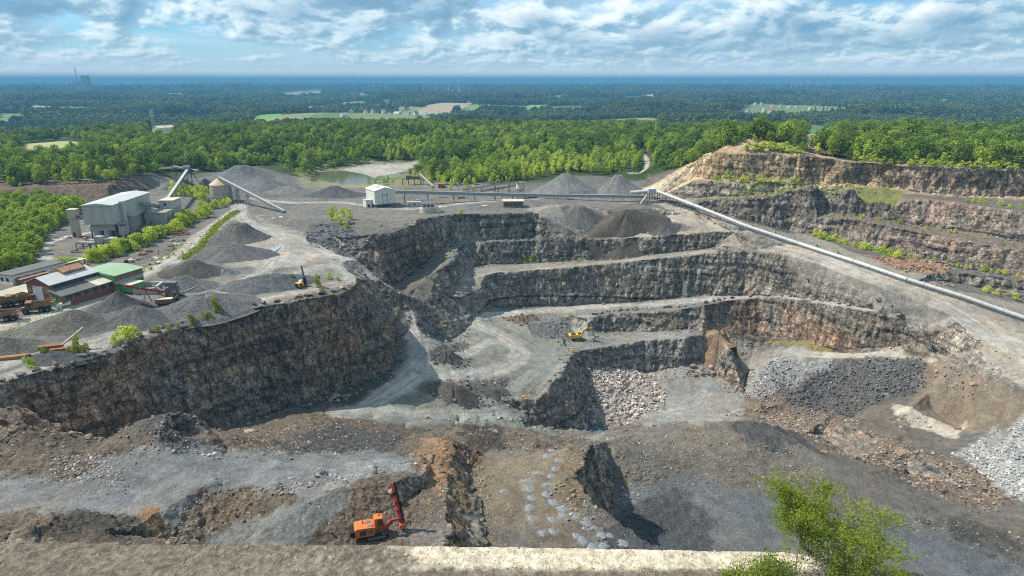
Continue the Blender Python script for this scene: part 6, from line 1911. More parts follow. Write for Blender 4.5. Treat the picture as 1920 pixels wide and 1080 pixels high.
for k, (px, py, s) in enumerate(((982, 748, 2.4), (986, 762, 2.2), (984, 774, 2.6), (1008, 784, 2.8), (1018, 791, 3.0), (1044, 798, 2.8))):
    p = P(px, py); boulder(p.x, p.y, p.z, s, ('rusty block standing highest beside the dark face', 'rusty block second from the top beside the dark face', 'dull block third from the top beside the dark face', 'grey flat block at the foot of the dark face', 'orange block at the foot of the dark face', 'orange block farthest right at the foot of the dark face')[k], 'blocks below the dark face', ROCKO[k % 2] if k != 3 else ROCKS[1])
for k in range(9):
    px, py = 636 + random.uniform(-18, 22), 748 + random.uniform(-8, 8)
    p = P(px, py); boulder(p.x, p.y, p.z, random.uniform(2.2, 3.6), 'pale block in the stone stack under the left wall', 'stone stack under the left wall')
for k in range(16):
    px, py = 1312 + random.uniform(-20, 24), 697 + random.uniform(-9, 10)
    p = P(px, py); boulder(p.x, p.y, p.z, random.uniform(1.8, 3.8), 'pale grey block in the stack on the pit floor', 'stone stack on the pit floor')
for k in range(10):
    px, py = 866 + random.uniform(-30, 40), 712 + random.uniform(-8, 12)
    p = P(px, py); boulder(p.x, p.y, p.z, random.uniform(1.0, 2.0), 'brown stone on the dark hump in the middle of the floor', 'stones on the middle hump')
for (px, py, s, lab) in ((468, 812, 3.2, 'big rounded boulder on the rim above the shaded floor'), (1432, 785, 3.0, 'dark boulder beside the pit road'), (168, 826, 2.2, 'pale block on the left mound'), (545, 862, 1.2, 'small stone on the grey slab'), (1545, 850, 2.4, 'orange boulder on the dark hill crest'), (735, 930, 1.8, 'tan block stuck in the bank above the drill rig'), (1430, 735, 2.4, 'boulder at the top of the rubble ridge'), (1750, 905, 3.0, 'reddish boulder at the end of the rubble ridge'), (1795, 805, 2.6, 'pale slab beside the white track'), (930, 811, 2.0, 'dark brown block on the bank above the middle floor'), (800, 783, 2.4, 'dark red block on the near bank of the middle floor')):
    p = P(px, py); boulder(p.x, p.y, p.z, s, lab, 'single boulders', ROCKO[0] if 'orange' in lab or 'red' in lab else None)

# loose stone, nobody could count it: points that carry stones, tinted by the ground they lie on
def rubble():
    r = np.random.default_rng(21)
    R = np.hypot(V[:, 0], V[:, 1])
    sx, sy = project_np(V)
    vis = (sx > -60) & (sx < 1980) & (sy > 250) & (sy < 1090) & (R < 620) & (V[:, 1] > 30)
    vis2 = (sx > -60) & (sx < 1980) & (V[:, 1] > 30)
    N = vert_normals(V, F)
    dens = np.zeros(len(V))
    regs = [  # outline, density, size in metres, tint
        ([(1110,665),(1150,660),(1215,705),(1245,740),(1235,765),(1180,795),(1110,800),(1095,740)], .5, 1.15, (0.33, 0.295, 0.268)),
        ([(1395,745),(1480,742),(1560,778),(1650,820),(1750,860),(1860,892),(1900,935),(1850,955),(1760,930),(1660,880),(1540,835),(1440,795)], .20, .85, (0.225, 0.180, 0.145)),
        ([(1790,855),(1850,818),(1925,795),(1925,945),(1890,930),(1850,890)], .42, .72, (0.34, 0.345, 0.345)),
        ([(1385,700),(1480,672),(1560,674),(1545,705),(1450,755),(1390,750)], .26, .85, (0.29, 0.29, 0.288)),
        ([(1440,700),(1640,674),(1740,672),(1730,740),(1660,752),(1600,780),(1560,798),(1470,775)], .26, .8, (0.115, 0.115, 0.117)),
        ([(1352,650),(1397,660),(1375,680),(1330,680),(1300,680)], .3, .9, (0.30, 0.205, 0.135)),
        ([(590,420),(655,415),(668,470),(640,490),(590,470),(572,440)], .22, 1.1, (0.125, 0.128, 0.135)),
        ([(640,470),(668,484),(700,528),(740,560),(820,585),(860,600),(800,640),(770,620),(700,545),(650,500)], .035, 1.1, (0.17, 0.145, 0.12)),
        ([(790,650),(870,640),(880,690),(810,690)], .08, 1.1, (0.12, 0.12, 0.118)),
        ([(790,715),(870,700),(960,715),(955,760),(880,768),(800,745)], .06, 1.0, (0.15, 0.13, 0.112)),
        ([(1000,605),(1085,605),(1090,640),(1050,645)], .12, 1.0, (0.16, 0.155, 0.15)),
        ([(935,590),(1000,586),(1015,602),(980,612)], .15, 1.2, (0.15, 0.105, 0.075)),
        ([(1620,480),(1720,488),(1780,502),(1765,524),(1700,510)], .2, 1.2, (0.27, 0.18, 0.13)),
        ([(-20,800),(200,830),(300,850),(240,930),(60,905),(-20,900)], .07, .55, (0.21, 0.185, 0.165)),
        ([(120,850),(200,845),(215,905),(100,905)], .16, .7, (0.25, 0.23, 0.21)),
        ([(240,780),(400,790),(540,800),(640,760),(700,790),(900,810),(1100,830),(1050,850),(860,825),(700,840),(560,850),(400,850),(260,850)], .05, .6, (0.24, 0.195, 0.155)),
        ([(350,925),(480,905),(500,960),(400,1000),(330,990)], .14, .55, (0.22, 0.165, 0.115)),
        ([(20,960),(300,960),(310,1020),(20,1020)], .06, .45, (0.17, 0.13, 0.095)),
        ([(640,905),(800,880),(830,940),(832,1040),(560,1040),(640,960)], .05, .4, (0.22, 0.17, 0.125)),
        ([(836,830),(910,820),(905,880),(960,1040),(836,1040)], .09, .5, (0.19, 0.125, 0.07)),
        ([(900,820),(1100,830),(1060,890),(960,900),(900,880)], .06, .45, (0.25, 0.20, 0.155)),
        ([(905,900),(1010,900),(1100,1040),(900,1040)], .03, .4, (0.24, 0.20, 0.16)),
        ([(1140,800),(1320,800),(1500,850),(1560,925),(1330,925),(1190,910),(1120,870)], .045, .6, (0.21, 0.185, 0.155)),
        ([(1195,880),(1330,900),(1320,935),(1200,925)], .12, .7, (0.17, 0.165, 0.16)),
        ([(1130,940),(1240,905),(1340,960),(1310,1040),(1230,1040)], .07, .45, (0.10, 0.105, 0.115)),
        ([(1690,985),(1800,970),(1930,1010),(1930,1090),(1800,1030)], .05, .6, (0.16, 0.15, 0.14)),
    ]
    size = np.full(len(V), .5); tint = VC.copy() * 1.45
    dens[vis & (R > 60) & (N[:, 2] > .55)] = .004
    for P_, d_, s_, t_ in regs:
        g = gpoly(P_)
        i = np.nonzero(vis & (V[:, 0] > min(p[0] for p in g)) & (V[:, 0] < max(p[0] for p in g)) & (V[:, 1] > min(p[1] for p in g)) & (V[:, 1] < max(p[1] for p in g)))[0]
        ins = i[poly_sd(g, V[i, 0], V[i, 1]) + 4 * fbm(V[i, 0] * .1, V[i, 1] * .1, V[i, 2] * .1, 2) > 0]
        cl = np.clip(.5 + 1.4 * fbm(V[ins, 0] * .12, V[ins, 1] * .12, V[ins, 2] * .12, 3), .08, 2)
        dens[ins] = d_ * cl; size[ins] = s_; tint[ins] = np.array(t_) * np.clip(1 + .3 * fbm(V[ins, 0] * .07, V[ins, 1] * .07, V[ins, 2] * .07, 3), .5, 1.6)[:, None]
    # scree along the feet of the walls
    st = STEEP > .5
    ix = np.nonzero(vis & (R > 100) & (R < 560))[0]
    cell = 4.0
    kx = np.floor(V[:, 0] / cell).astype(np.int64) + 500; ky = np.floor(V[:, 1] / cell).astype(np.int64) + 500
    key = kx * 4000 + ky
    sk = np.unique(key[st & vis])
    hi = {}
    foot_cells = np.zeros(len(V), bool)
    nb = np.zeros(len(V), bool)
    for dx, dy in ((0, 1), (1, 1), (-1, 1)):
        nb |= np.isin(key + dx * 4000 + dy, sk)
    fl = nb & vis & (STEEP < .25) & (R < 560)
    dens[fl] = np.maximum(dens[fl], .045); size[fl] = np.where(size[fl] == .5, 1.0, size[fl])
    tint[fl] = np.where((size[fl] == 1.0)[:, None], tint[fl] * .5 + np.array((.09, .08, .07)), tint[fl])
    dens[R < 62] = 0
    dens[STEEP > .45] = 0
    dens *= 1 - np.clip(ROADM * 1.3, 0, 1)
    cnt = r.poisson(dens * 3.0)
    pick = np.repeat(np.arange(len(V)), cnt)
    pk2 = np.nonzero((R < 60) & (V[:, 2] > 45) & (sy < 1095) & vis2)[0]
    w2 = np.where(V[pk2, 0] < -6, 1.0, .35); pk2 = r.choice(pk2, 5200, p=w2 / w2.sum())
    size[pk2] = .13; pick = np.concatenate([pick, pk2])
    n = len(pick)
    me = bpy.data.meshes.new('rubble')
    me.vertices.add(n)
    d = np.hypot(V[pick, 0], np.hypot(V[pick, 1], V[pick, 2] - CAMH))
    sc = .62 * size[pick] * np.clip(np.exp(r.normal(0, .60, n)), .2, 2.4) * np.where(R[pick] < 60, .8, np.clip(d / 260.0, .75, 1.25))
    pos = V[pick] + np.stack([r.uniform(-.5, .5, n) * d / 400, r.uniform(-.5, .5, n) * d / 400, sc * .10], 1)
    me.vertices.foreach_set('co', pos.astype(np.float32).ravel())
    tn = np.clip(tint[pick] * np.exp(r.normal(0, .28, (n, 1))) * (1 + r.normal(0, .02, (n, 3))), .01, .75)
    for nm, typ, data in (('size', 'FLOAT', sc), ('pick', 'INT', r.integers(0, len(ROCKS), n))):
        a = me.attributes.new(nm, typ, 'POINT'); a.data.foreach_set('value', np.asarray(data, np.float32 if typ == 'FLOAT' else np.int32))
    a = me.attributes.new('turn', 'FLOAT_VECTOR', 'POINT')
    a.data.foreach_set('vector', np.stack([r.uniform(-.5, .5, n), r.uniform(-.5, .5, n), r.uniform(0, 6.28, n)], 1).astype(np.float32).ravel())
    a = me.attributes.new('rock_tint', 'FLOAT_COLOR', 'POINT')
    a.data.foreach_set('color', np.concatenate([tn, np.ones((n, 1))], 1).astype(np.float32).ravel())
    ob = link(bpy.data.objects.new('rubble', me))
    ob['kind'] = 'stuff'
    ng = bpy.data.node_groups.new('rubble', 'GeometryNodeTree')
    ng.interface.new_socket('Geometry', in_out='INPUT', socket_type='NodeSocketGeometry')
    ng.interface.new_socket('Geometry', in_out='OUTPUT', socket_type='NodeSocketGeometry')
    gi = ng.nodes.new('NodeGroupInput'); go = ng.nodes.new('NodeGroupOutput'); iop = ng.nodes.new('GeometryNodeInstanceOnPoints'); g2i = ng.nodes.new('GeometryNodeGeometryToInstance')
    for me_ in reversed(ROCKS):
        src = [o for o in FIRST_ROCK if o.data == me_][0]
        oi = ng.nodes.new('GeometryNodeObjectInfo'); oi.transform_space = 'ORIGINAL'; oi.inputs['Object'].default_value = src
        ng.links.new(oi.outputs['Geometry'], g2i.inputs[0])
    def attr(nm, dt):
        a = ng.nodes.new('GeometryNodeInputNamedAttribute'); a.data_type = dt; a.inputs['Name'].default_value = nm
        return [o for o in a.outputs if o.enabled][0]
    iop.inputs['Pick Instance'].default_value = True
    ng.links.new(gi.outputs[0], iop.inputs['Points']); ng.links.new(g2i.outputs[0], iop.inputs['Instance'])
    ng.links.new(attr('pick', 'INT'), iop.inputs['Instance Index']); ng.links.new(attr('turn', 'FLOAT_VECTOR'), iop.inputs['Rotation']); ng.links.new(attr('size', 'FLOAT'), iop.inputs['Scale'])
    ng.links.new(iop.outputs[0], go.inputs[0])
    ob.modifiers.new('stones', 'NODES').node_group = ng
    print('rubble', n)
rubble()

# ------------------------------------------------------------------ dust cones left by the drill
M_DUST = simple_mat('drill_dust', (0.19, 0.205, 0.23), 0.95, 0, 0.25, 1.5)
dm = []
for k in range(3):
    r = random.Random(k); m = MB(); n = 14
    ring = [(math.cos(6.283 * i / n) * r.uniform(.75, 1.2), math.sin(6.283 * i / n) * r.uniform(.7, 1.1), -.05) for i in range(n)]
    mid_ = [(x * .45, y * .45, .17 + r.uniform(-.03, .03)) for x, y, z in ring]; inn = [(x * .16, y * .16, .22) for x, y, z in ring]; hole = [(0, 0, .02)]
    m.add(ring + mid_ + inn + hole, [(i, (i + 1) % n, n + (i + 1) % n, n + i) for i in range(n)] + [(n + i, n + (i + 1) % n, 2 * n + (i + 1) % n, 2 * n + i) for i in range(n)] + [(2 * n + i, 2 * n + (i + 1) % n, 3 * n) for i in range(n)])
    dm.append(m.mesh('drill_dust_cone', M_DUST))
for k, (px, py) in enumerate(HOLES):
    p = P(px, py); o = link(bpy.data.objects.new('drill_dust_cone', dm[k % 3])); o.location = (p.x, p.y, p.z + .03); s = random.uniform(.9, 1.4); o.scale = (s * 1.2, s, s); o.rotation_euler = (0, 0, random.uniform(0, 6))
    tag(o, 'blue grey cone of drill dust on the brown drilling bench', 'dust heap', 'drill dust cones')

# ------------------------------------------------------------------ water
def water(name, pts, z, col, rough, label=None):
    m, nt, b = new_mat(name + '_surface')
    b.inputs['Base Color'].default_value = (*col, 1); b.inputs['Roughness'].default_value = rough; b.inputs['Specular IOR Level'].default_value = .5
    n = noise_tex(nt, nd(nt, 'ShaderNodeTexCoord').outputs['Object'], .35, 4, .6); bp = nd(nt, 'ShaderNodeBump'); bp.inputs['Strength'].default_value = .08; bp.inputs['Distance'].default_value = .3
    nt.links.new(n, bp.inputs['Height']); nt.links.new(bp.outputs[0], b.inputs['Normal'])
    q = [W(x, y, z) for x, y in pts]
    q = smooth_line(q + [q[0]], 5)[:-1]
    me = bpy.data.meshes.new(name); me.from_pydata([(x, y, z) for x, y in q], [], [tuple(range(len(q)))]); me.materials.append(m)
    bm = bmesh.new(); bm.from_mesh(me); bmesh.ops.triangulate(bm, faces=bm.faces); bm.normal_update()
    for f in bm.faces:
        if f.normal.z < 0: f.normal_flip()
    bm.to_mesh(me); bm.free()
    o = link(bpy.data.objects.new(name, me)); o['kind'] = 'structure'
    return o
water('pond_water', [(584,344),(588,325),(640,321),(680,326),(705,334),(735,327),(772,322),(785,330),(760,336),(720,345),(650,347)], -2.55, (0.11, 0.115, 0.075), .08)
water('pool_water', [(1098,798),(1112,800),(1132,808),(1148,818),(1140,824),(1110,824),(1094,812)], -87.6, (0.05, 0.11, 0.17), .06)
water('puddle', [(503,470),(515,458),(528,456),(526,464),(514,472),(505,474)], P(515, 465).z + .08, (0.30, 0.34, 0.38), .05)

# ------------------------------------------------------------------ shrubs
def shrub(px, py, s, label, group, kind=None, tall=1.0, jit=0):
    p = P(px + random.uniform(-jit, jit), py + random.uniform(-jit, jit) * .4)
    o = bpy.data.objects.new('shrub', SHRUBS[kind if kind is not None else random.choice((0, 1, 2))])
    o.location = p; o.scale = (s, s, s * tall * random.uniform(.85, 1.15)); o.rotation_euler = (0, 0, random.uniform(0, 6.28))
    link(o); return tag(o, label, 'shrub', group)
def shrub_line(pts, n, s0, s1, label, group, kind=None, tall=1.0, jit=6):
    q = np.array(pts, float); sl = np.r_[0, np.cumsum(np.hypot(*(q[1:] - q[:-1]).T))]
    for k in range(n):
        t = sl[-1] * (k + random.uniform(.2, .8)) / n
        third = ('first third', 'middle', 'last third')[min(2, k * 3 // n)]
        sv = random.uniform(s0, s1)
        shrub(np.interp(t, sl, q[:, 0]), np.interp(t, sl, q[:, 1]), sv, (('large ' if sv > s0 + .62 * (s1 - s0) else 'small ' if sv < s0 + .3 * (s1 - s0) else '') + label.replace('small ', '') + ', ' + third) if n > 8 else label, group, kind, tall, jit)
shrub_line([(172,490),(215,478),(260,462),(300,446),(345,425),(375,408),(390,396)], 62, 1.3, 2.3, 'green bush in the hedge beside the plant building', 'hedge along the plant building', jit=9)
shrub_line([(400,395),(415,385),(430,380)], 10, .9, 1.5, 'bush in the thicket below the round silo', 'bushes around the silo', jit=8)
shrub_line([(325,370),(350,365),(372,372),(390,378)], 12, 1.2, 2.2, 'tall bush between junction tower and silo', 'bushes around the silo', 0, 1.4, 8)
for px, py, s, kd, tl, lab in ((393, 597, 1.3, 3, 1, 'yellow green bush left of two at the cliff road, farther pair'), (408, 589, 1.6, 3, 1.5, 'tall bright bush standing in the cliff road row, right end'), (358, 608, 1.5, 3, 1.1, 'broad bright bush in the middle of the cliff road row'), (382, 602, .9, 4, 1, 'small yellow bush between two bigger ones by the cliff road'),
        (233, 640, 1.6, 1, 1.0, 'wide pale bush on the road side above the big left wall'), (250, 637, 1.4, 2, 1.1, 'leafy bush right half of the wide pale clump'), (218, 646, 1.1, 2, .9, 'low bush left end of the wide pale clump'), (295, 627, .8, 3, 1, 'small bright bush before the long grey heap'), (318, 619, .7, 4, 1, 'small yellow green bush in the row toward the long grey heap'), (334, 613, .5, 4, 1.2, 'tiny yellow bush nearest the long grey heap'),
        (86, 670, 1.2, 3, 1.1, 'round green bush left of the rusty orange machine'), (148, 662, 1.2, 3, 1.9, 'tall light bush right of the rusty orange machine'), (163, 664, 1.1, 4, 1.3, 'light bush beside the tall one by the rusty machine'), (128, 665, .8, 4, 1, 'low bush hiding the rusty orange machine'), (55, 692, 1.0, 2, 1.2, 'small dark bush alone beside the left cliff road'),
        (523, 535, 1.3, 3, .8, 'bright wide bush left of the yellow drill machine'), (549, 529, 1.4, 3, 1.1, 'bright bush directly behind the yellow drill machine'), (594, 539, 1.5, 3, 1.5, 'tall bright bush right of the yellow drill machine'), (604, 546, .8, 4, 1, 'low bush at the foot of the tall bright bush'), (617, 522, 1.0, 1, .7, 'pale low bush at the tip of the plateau'), (632, 526, .7, 1, .7, 'last pale bush at the tip of the plateau'),
        (640, 420, 1.9, 0, 1.4, 'big bush on the corner left of the middle cliff'), (655, 412, 1.6, 0, 1.2, 'bush on the cliff corner beside the cream screening house'), (625, 412, 1.6, 1, 1.3, 'bush leftmost on the cliff corner'), (648, 428, 1.3, 2, 1, 'low bush hanging at the cliff corner'), (865, 404, .9, 2, 1, 'single bush on the cliff top right of the control cabin'), (948, 383, .8, 1, 1, 'bush at the left wall of the tan brick store'),
        (843, 472, .8, 4, 1, 'bush at the bend of the first bench'), (836, 486, .8, 3, .8, 'bush near the spur of the first bench'), (716, 425, .8, 3, .7, 'small bush on the spur top'), (803, 474, .9, 0, 1, 'dark bush in the corner of the first bench'),
        (982, 490, 1.1, 1, 1.6, 'pointed bush on the second bench, left end'), (996, 491, .9, 1, 1.2, 'bush on the second bench beside the pointed one'), (1052, 489, .8, 1, 1, 'bush on the second bench, right end'), (1088, 487, .7, 0, .8, 'dark low bush on the second bench')):
    shrub(px, py, s, lab, 'bushes in the quarry', kd, tl)
def greenery(pts, n, s0, s1, label, jit=7, kind=None, tall=1.0):
    shrub_line(pts, n, s0, s1, label, 'bushes on the right terraces', kind, tall, jit)
greenery([(1330,338),(1360,338),(1400,341),(1450,342),(1500,343)], 14, .6, 1.5, 'bush on the narrow ledge under the sandstone wall', 5, 0)
greenery([(1400,285),(1440,284),(1500,288)], 14, 1.0, 1.9, 'dark bush below the tree hump on the plateau', 4, 0)
greenery([(1290,372),(1400,370),(1500,364),(1600,372)], 12, .4, .9, 'small bush at the edge of the grassy terrace', 4, 3)
greenery([(1525,441),(1560,452),(1600,462),(1645,473),(1690,489)], 22, .7, 1.4, 'bush at the foot of the brown right wall', 5, 1)
greenery([(1570,402),(1640,412),(1700,424),(1800,440)], 12, .4, .9, 'small bush on the middle right terrace', 4, 2)
greenery([(1680,476),(1760,494),(1830,502),(1915,516)], 14, .5, 1.1, 'bush on the lowest right terrace', 5, 1)
greenery([(1800,378),(1860,384),(1915,392)], 8, .5, 1.0, 'bush under the reddish upper wall at far right', 5, 1)
greenery([(1840,545),(1880,555),(1912,568)], 4, .6, 1.2, 'single bush below the pipe conveyor terrace wall', 5, 0)
greenery([(1600,303),(1690,309),(1780,316),(1915,320)], 26, .7, 1.6, 'low bush on the sandstone wall rim', 4, 0)
greenery([(1600,484),(1330,402),(1380,416),(1450,440)], 7, .4, .8, 'small bush beside the pipe conveyor', 4, 3)
shrub_line([(700,352),(760,362),(850,358),(900,360)], 9, .6, 1.2, 'small bush under the covered conveyor', 'bushes near the covered conveyor', 0, 1.0, 6)
shrub_line([(690,343),(720,344),(745,341)], 5, .7, 1.5, 'bush on the near shore of the pond', 'bushes by the pond', 0, 1.2, 5)
shrub_line([(1050,362),(1130,372),(1180,374)], 6, .4, .8, 'low bush at the foot of the big gravel heaps', 'bushes by the gravel heaps', 1, .7, 5)
shrub_line([(195,545),(235,530),(275,510),(300,495),(330,470)], 9, .4, 1.0, 'small bush between scrap and road', 'bushes along the scrap strip', 3, .8, 6)
shrub_line([(105,505),(130,502),(150,498)], 7, .7, 1.4, 'bush between the crusher frame and the white office', 'bushes by the crusher frame', 1, 1.1, 5)
# grass strips, no one could count the blades
def grass(name, strips, mat, h, per):
    r = np.random.default_rng(31); cs = []
    for pts, w in strips:
        q = smooth_line([P(*p) for p in pts], 4)
        for i in range(len(q) - 1):
            ln = math.hypot(q[i + 1][0] - q[i][0], q[i + 1][1] - q[i][1]); n = int(ln * w * per)
            t = r.random(n); nx, ny = -(q[i + 1][1] - q[i][1]) / max(ln, .01), (q[i + 1][0] - q[i][0]) / max(ln, .01)
            o = r.normal(0, w * .3, n)
            for a, b in zip(q[i][0] + (q[i + 1][0] - q[i][0]) * t + nx * o, q[i][1] + (q[i + 1][1] - q[i][1]) * t + ny * o):
                cs.append((a, b, ground_z(a, b) + h * r.uniform(.1, .9)))
    cs = np.array(cs); nn = r.normal(size=(len(cs), 3)); nn[:, 2] = np.abs(nn[:, 2]) + .4; nn /= np.linalg.norm(nn, axis=1)[:, None]
    v, f = quads(cs, nn, h * r.uniform(.5, 1.1, len(cs)), r)
    me = mesh_np(name, v, f, None, False); me.materials.append(mat)
    o = link(bpy.data.objects.new(name, me)); o['kind'] = 'stuff'
grass('roadside_grass', [([(342,487),(375,462),(395,440),(412,420),(446,396)], 4.2)], LEAF_BRIGHT, 1.1, 5.0)
grass('weeds', [([(0,628),(60,600),(110,585),(180,556),(240,532)], 3.0), ([(0,645),(40,632),(70,620)], 2.5), ([(250,520),(300,490),(350,455)], 3.0), ([(1330,376),(1450,368),(1600,372),(1690,378)], 4.0), ([(1540,350),(1640,352),(1700,362)], 5.0), ([(1560,405),(1650,415),(1760,432),(1910,460)], 3.0), ([(1530,442),(1600,462),(1680,484)], 4.0), ([(1340,341),(1440,344),(1560,350)], 3.0)], LEAF_LIGHT, .8, .9)
grass('rim_weeds', [([(900,1068),(960,1066),(1060,1068),(1160,1068),(1240,1070),(1330,1072)], .35)], LEAF_MID, .13, 16.0)
print('stones and shrubs', round(time.time() - T0, 1))
# ------------------------------------------------------------------ machines
def cyl(parent, name, a, b, r, mat, n=14):
    m = MB(); m.tube(a, b, r, r, n); return m.build(name, mat, parent)
def track(parent, y, ln, h, w, mat=None):
    pr = [(-ln / 2 + h * .45, 0), (ln / 2 - h * .45, 0), (ln / 2 - .1, h * .3), (ln / 2, h * .55), (ln / 2 - h * .4, h), (-ln / 2 + h * .4, h), (-ln / 2, h * .55), (-ln / 2 + .1, h * .3)]
    o = MB().prism(pr, y - w / 2, y + w / 2, 'y').build('track', M_RUBBER, parent)
    m = MB(); m.prism([(x * .82, h * .5 + (z - h * .5) * .62) for x, z in pr], y - w / 2 - .04, y + w / 2 + .04, 'y'); m.build('track_frame', M_STEEL, o)
    m = MB(); n = int(ln / .45)
    for k in range(n):
        x = -ln / 2 + .4 + (ln - .8) * k / (n - 1)
        m.box(x - .06, x + .06, y - w / 2 - .02, y + w / 2 + .02, h - .01, h + .07)
    m.build('grouser', M_RUBBER, o)
    return o

M_DRED = simple_mat('worn_red_paint', (0.34, 0.062, 0.045), 0.6, 0, 0.25, 1.0)
# orange drill rig close below the near rim
p = P(706, 1009)
d = empty('drill_rig', p + Vector((0, 0, .05)), math.radians(17), 'orange tracked drill rig with raised red mast in the foreground', 'drill rig'); d.scale = (1.15, 1.15, 1.15)
for y in (-1.15, 1.15):
    track(d, y, 4.2, .95, .55)
MB().box(-1.7, 1.6, -.7, .7, .45, 1.05).build('chassis', M_STEEL, d)
m = MB(); m.prism([(-3.7, 1.1), (-.5, 1.0), (-.2, 1.35), (-.2, 2.55), (-.7, 2.72), (-3.4, 2.8), (-3.75, 2.5)], -1.3, 1.3, 'y')
hb = m.build('engine_housing', M_ORANGE, d)
for x0, x1, z0, z1 in ((-2.9, -1.75, 1.35, 2.35), (-1.45, -.45, 1.5, 2.25)):
    g = MB().box(x0, x1, -1.36, -1.29, z0, z1).build('side_grille', M_STEEL, hb)
m = MB()
for k in range(6):
    m.box(-2.9, -1.75, -1.39, -1.35, 1.42 + k * .16, 1.48 + k * .16)
m.build('grille_slat', M_RUBBER, hb)
MB().box(-1.7, -.9, .15, .9, 2.68, 2.82).build('roof_grille', M_STEEL, hb); MB().box(-1.5, -.5, -.9, -.3, 2.68, 2.8).build('roof_grille', M_STEEL, hb)
cyl(hb, 'exhaust', (-2.2, .3, 2.7), (-2.2, .3, 3.35), .09, M_RUBBER, 8)
MB().box(-4.45, -3.72, -.9, .9, 1.0, 2.1).build('dust_collector', M_RUBBER, d)
m = MB(); m.prism([(-.15, 1.1), (1.25, 1.1), (1.45, 2.2), (1.2, 3.35), (-.15, 3.45)], -.15, 1.3, 'y'); cb = m.build('cab', M_ORANGE, d)
MB().prism([(.35, 2.05), (1.34, 2.1), (1.18, 3.15), (.35, 3.2)], -.2, -.14, 'y').build('cab_window', M_GLASS, cb)
MB().bar((1.37, .57, 2.2), (1.26, .57, 3.2), 1.2, .06, (1, 0, 0)).build('windscreen', M_GLASS, cb)
MB().box(-.25, 1.3, -.25, 1.4, 3.42, 3.52).build('cab_roof', M_ORANGE, cb)
m = MB(); m.bar((1.0, -.6, 1.3), (2.7, -.5, 2.9), .42, .5); m.bar((2.7, -.5, 2.9), (4.3, -.1, 2.7), .34, .42); m.build('boom', M_DRED, d)
cyl(d, 'boom_cylinder', (1.2, -.6, .9), (3.0, -.5, 2.4), .1, M_STEEL, 8)
A0, A1 = Vector((4.75, .0, .35)), Vector((3.45, 1.3, 9.4))
m = MB(); m.bar(A0, A1, .42, .5); ms = m.build('mast', M_DRED, d)
up = (A1 - A0).normalized(); off = Vector((.42, .12, .04))
m = MB(); m.bar(A0 + off, A1 + off, .2, .34); m.build('feed_rail', M_RUBBER, ms)
cyl(ms, 'drill_steel', A0 + off * 1.7, A1.lerp(A0, .1) + off * 1.7, .07, M_STEEL, 8)
for t in (.22, .42, .60, .78):
    q = A0.lerp(A1, t); MB().box(q.x - .36, q.x + .3, q.y - .34, q.y + .34, q.z - .28, q.z + .28).build('bracket', M_RED if t < .7 else M_RUBBER, ms)
q = A0.lerp(A1, .5) + off * 1.3
MB().box(q.x - .22, q.x + .22, q.y - .22, q.y + .22, q.z - .5, q.z + .5).build('rotation_head', M_RUBBER, ms)
MB().box(4.2, 5.3, -.55, .5, .75, 1.5).build('dust_hood', M_ORANGE, d)
m = MB(); pts = [A0.lerp(A1, .55) + Vector((-.3, -.4, 0)), Vector((2.4, .7, 4.6)), Vector((1.1, .9, 3.9)), Vector((.4, .6, 3.4))]
for a_, c_ in zip(pts, pts[1:]): m.tube(a_, c_, .08, .08, 6)
m.build('hose', M_RUBBER, d)
m = MB(); m.tube((5.3, .1, 1.2), (6.0, .0, 1.9), .09, .09, 6); m.tube((6.0, 0, 1.9), (6.3, -.2, .9), .09, .09, 6); m.build('hose', M_STEEL, d)

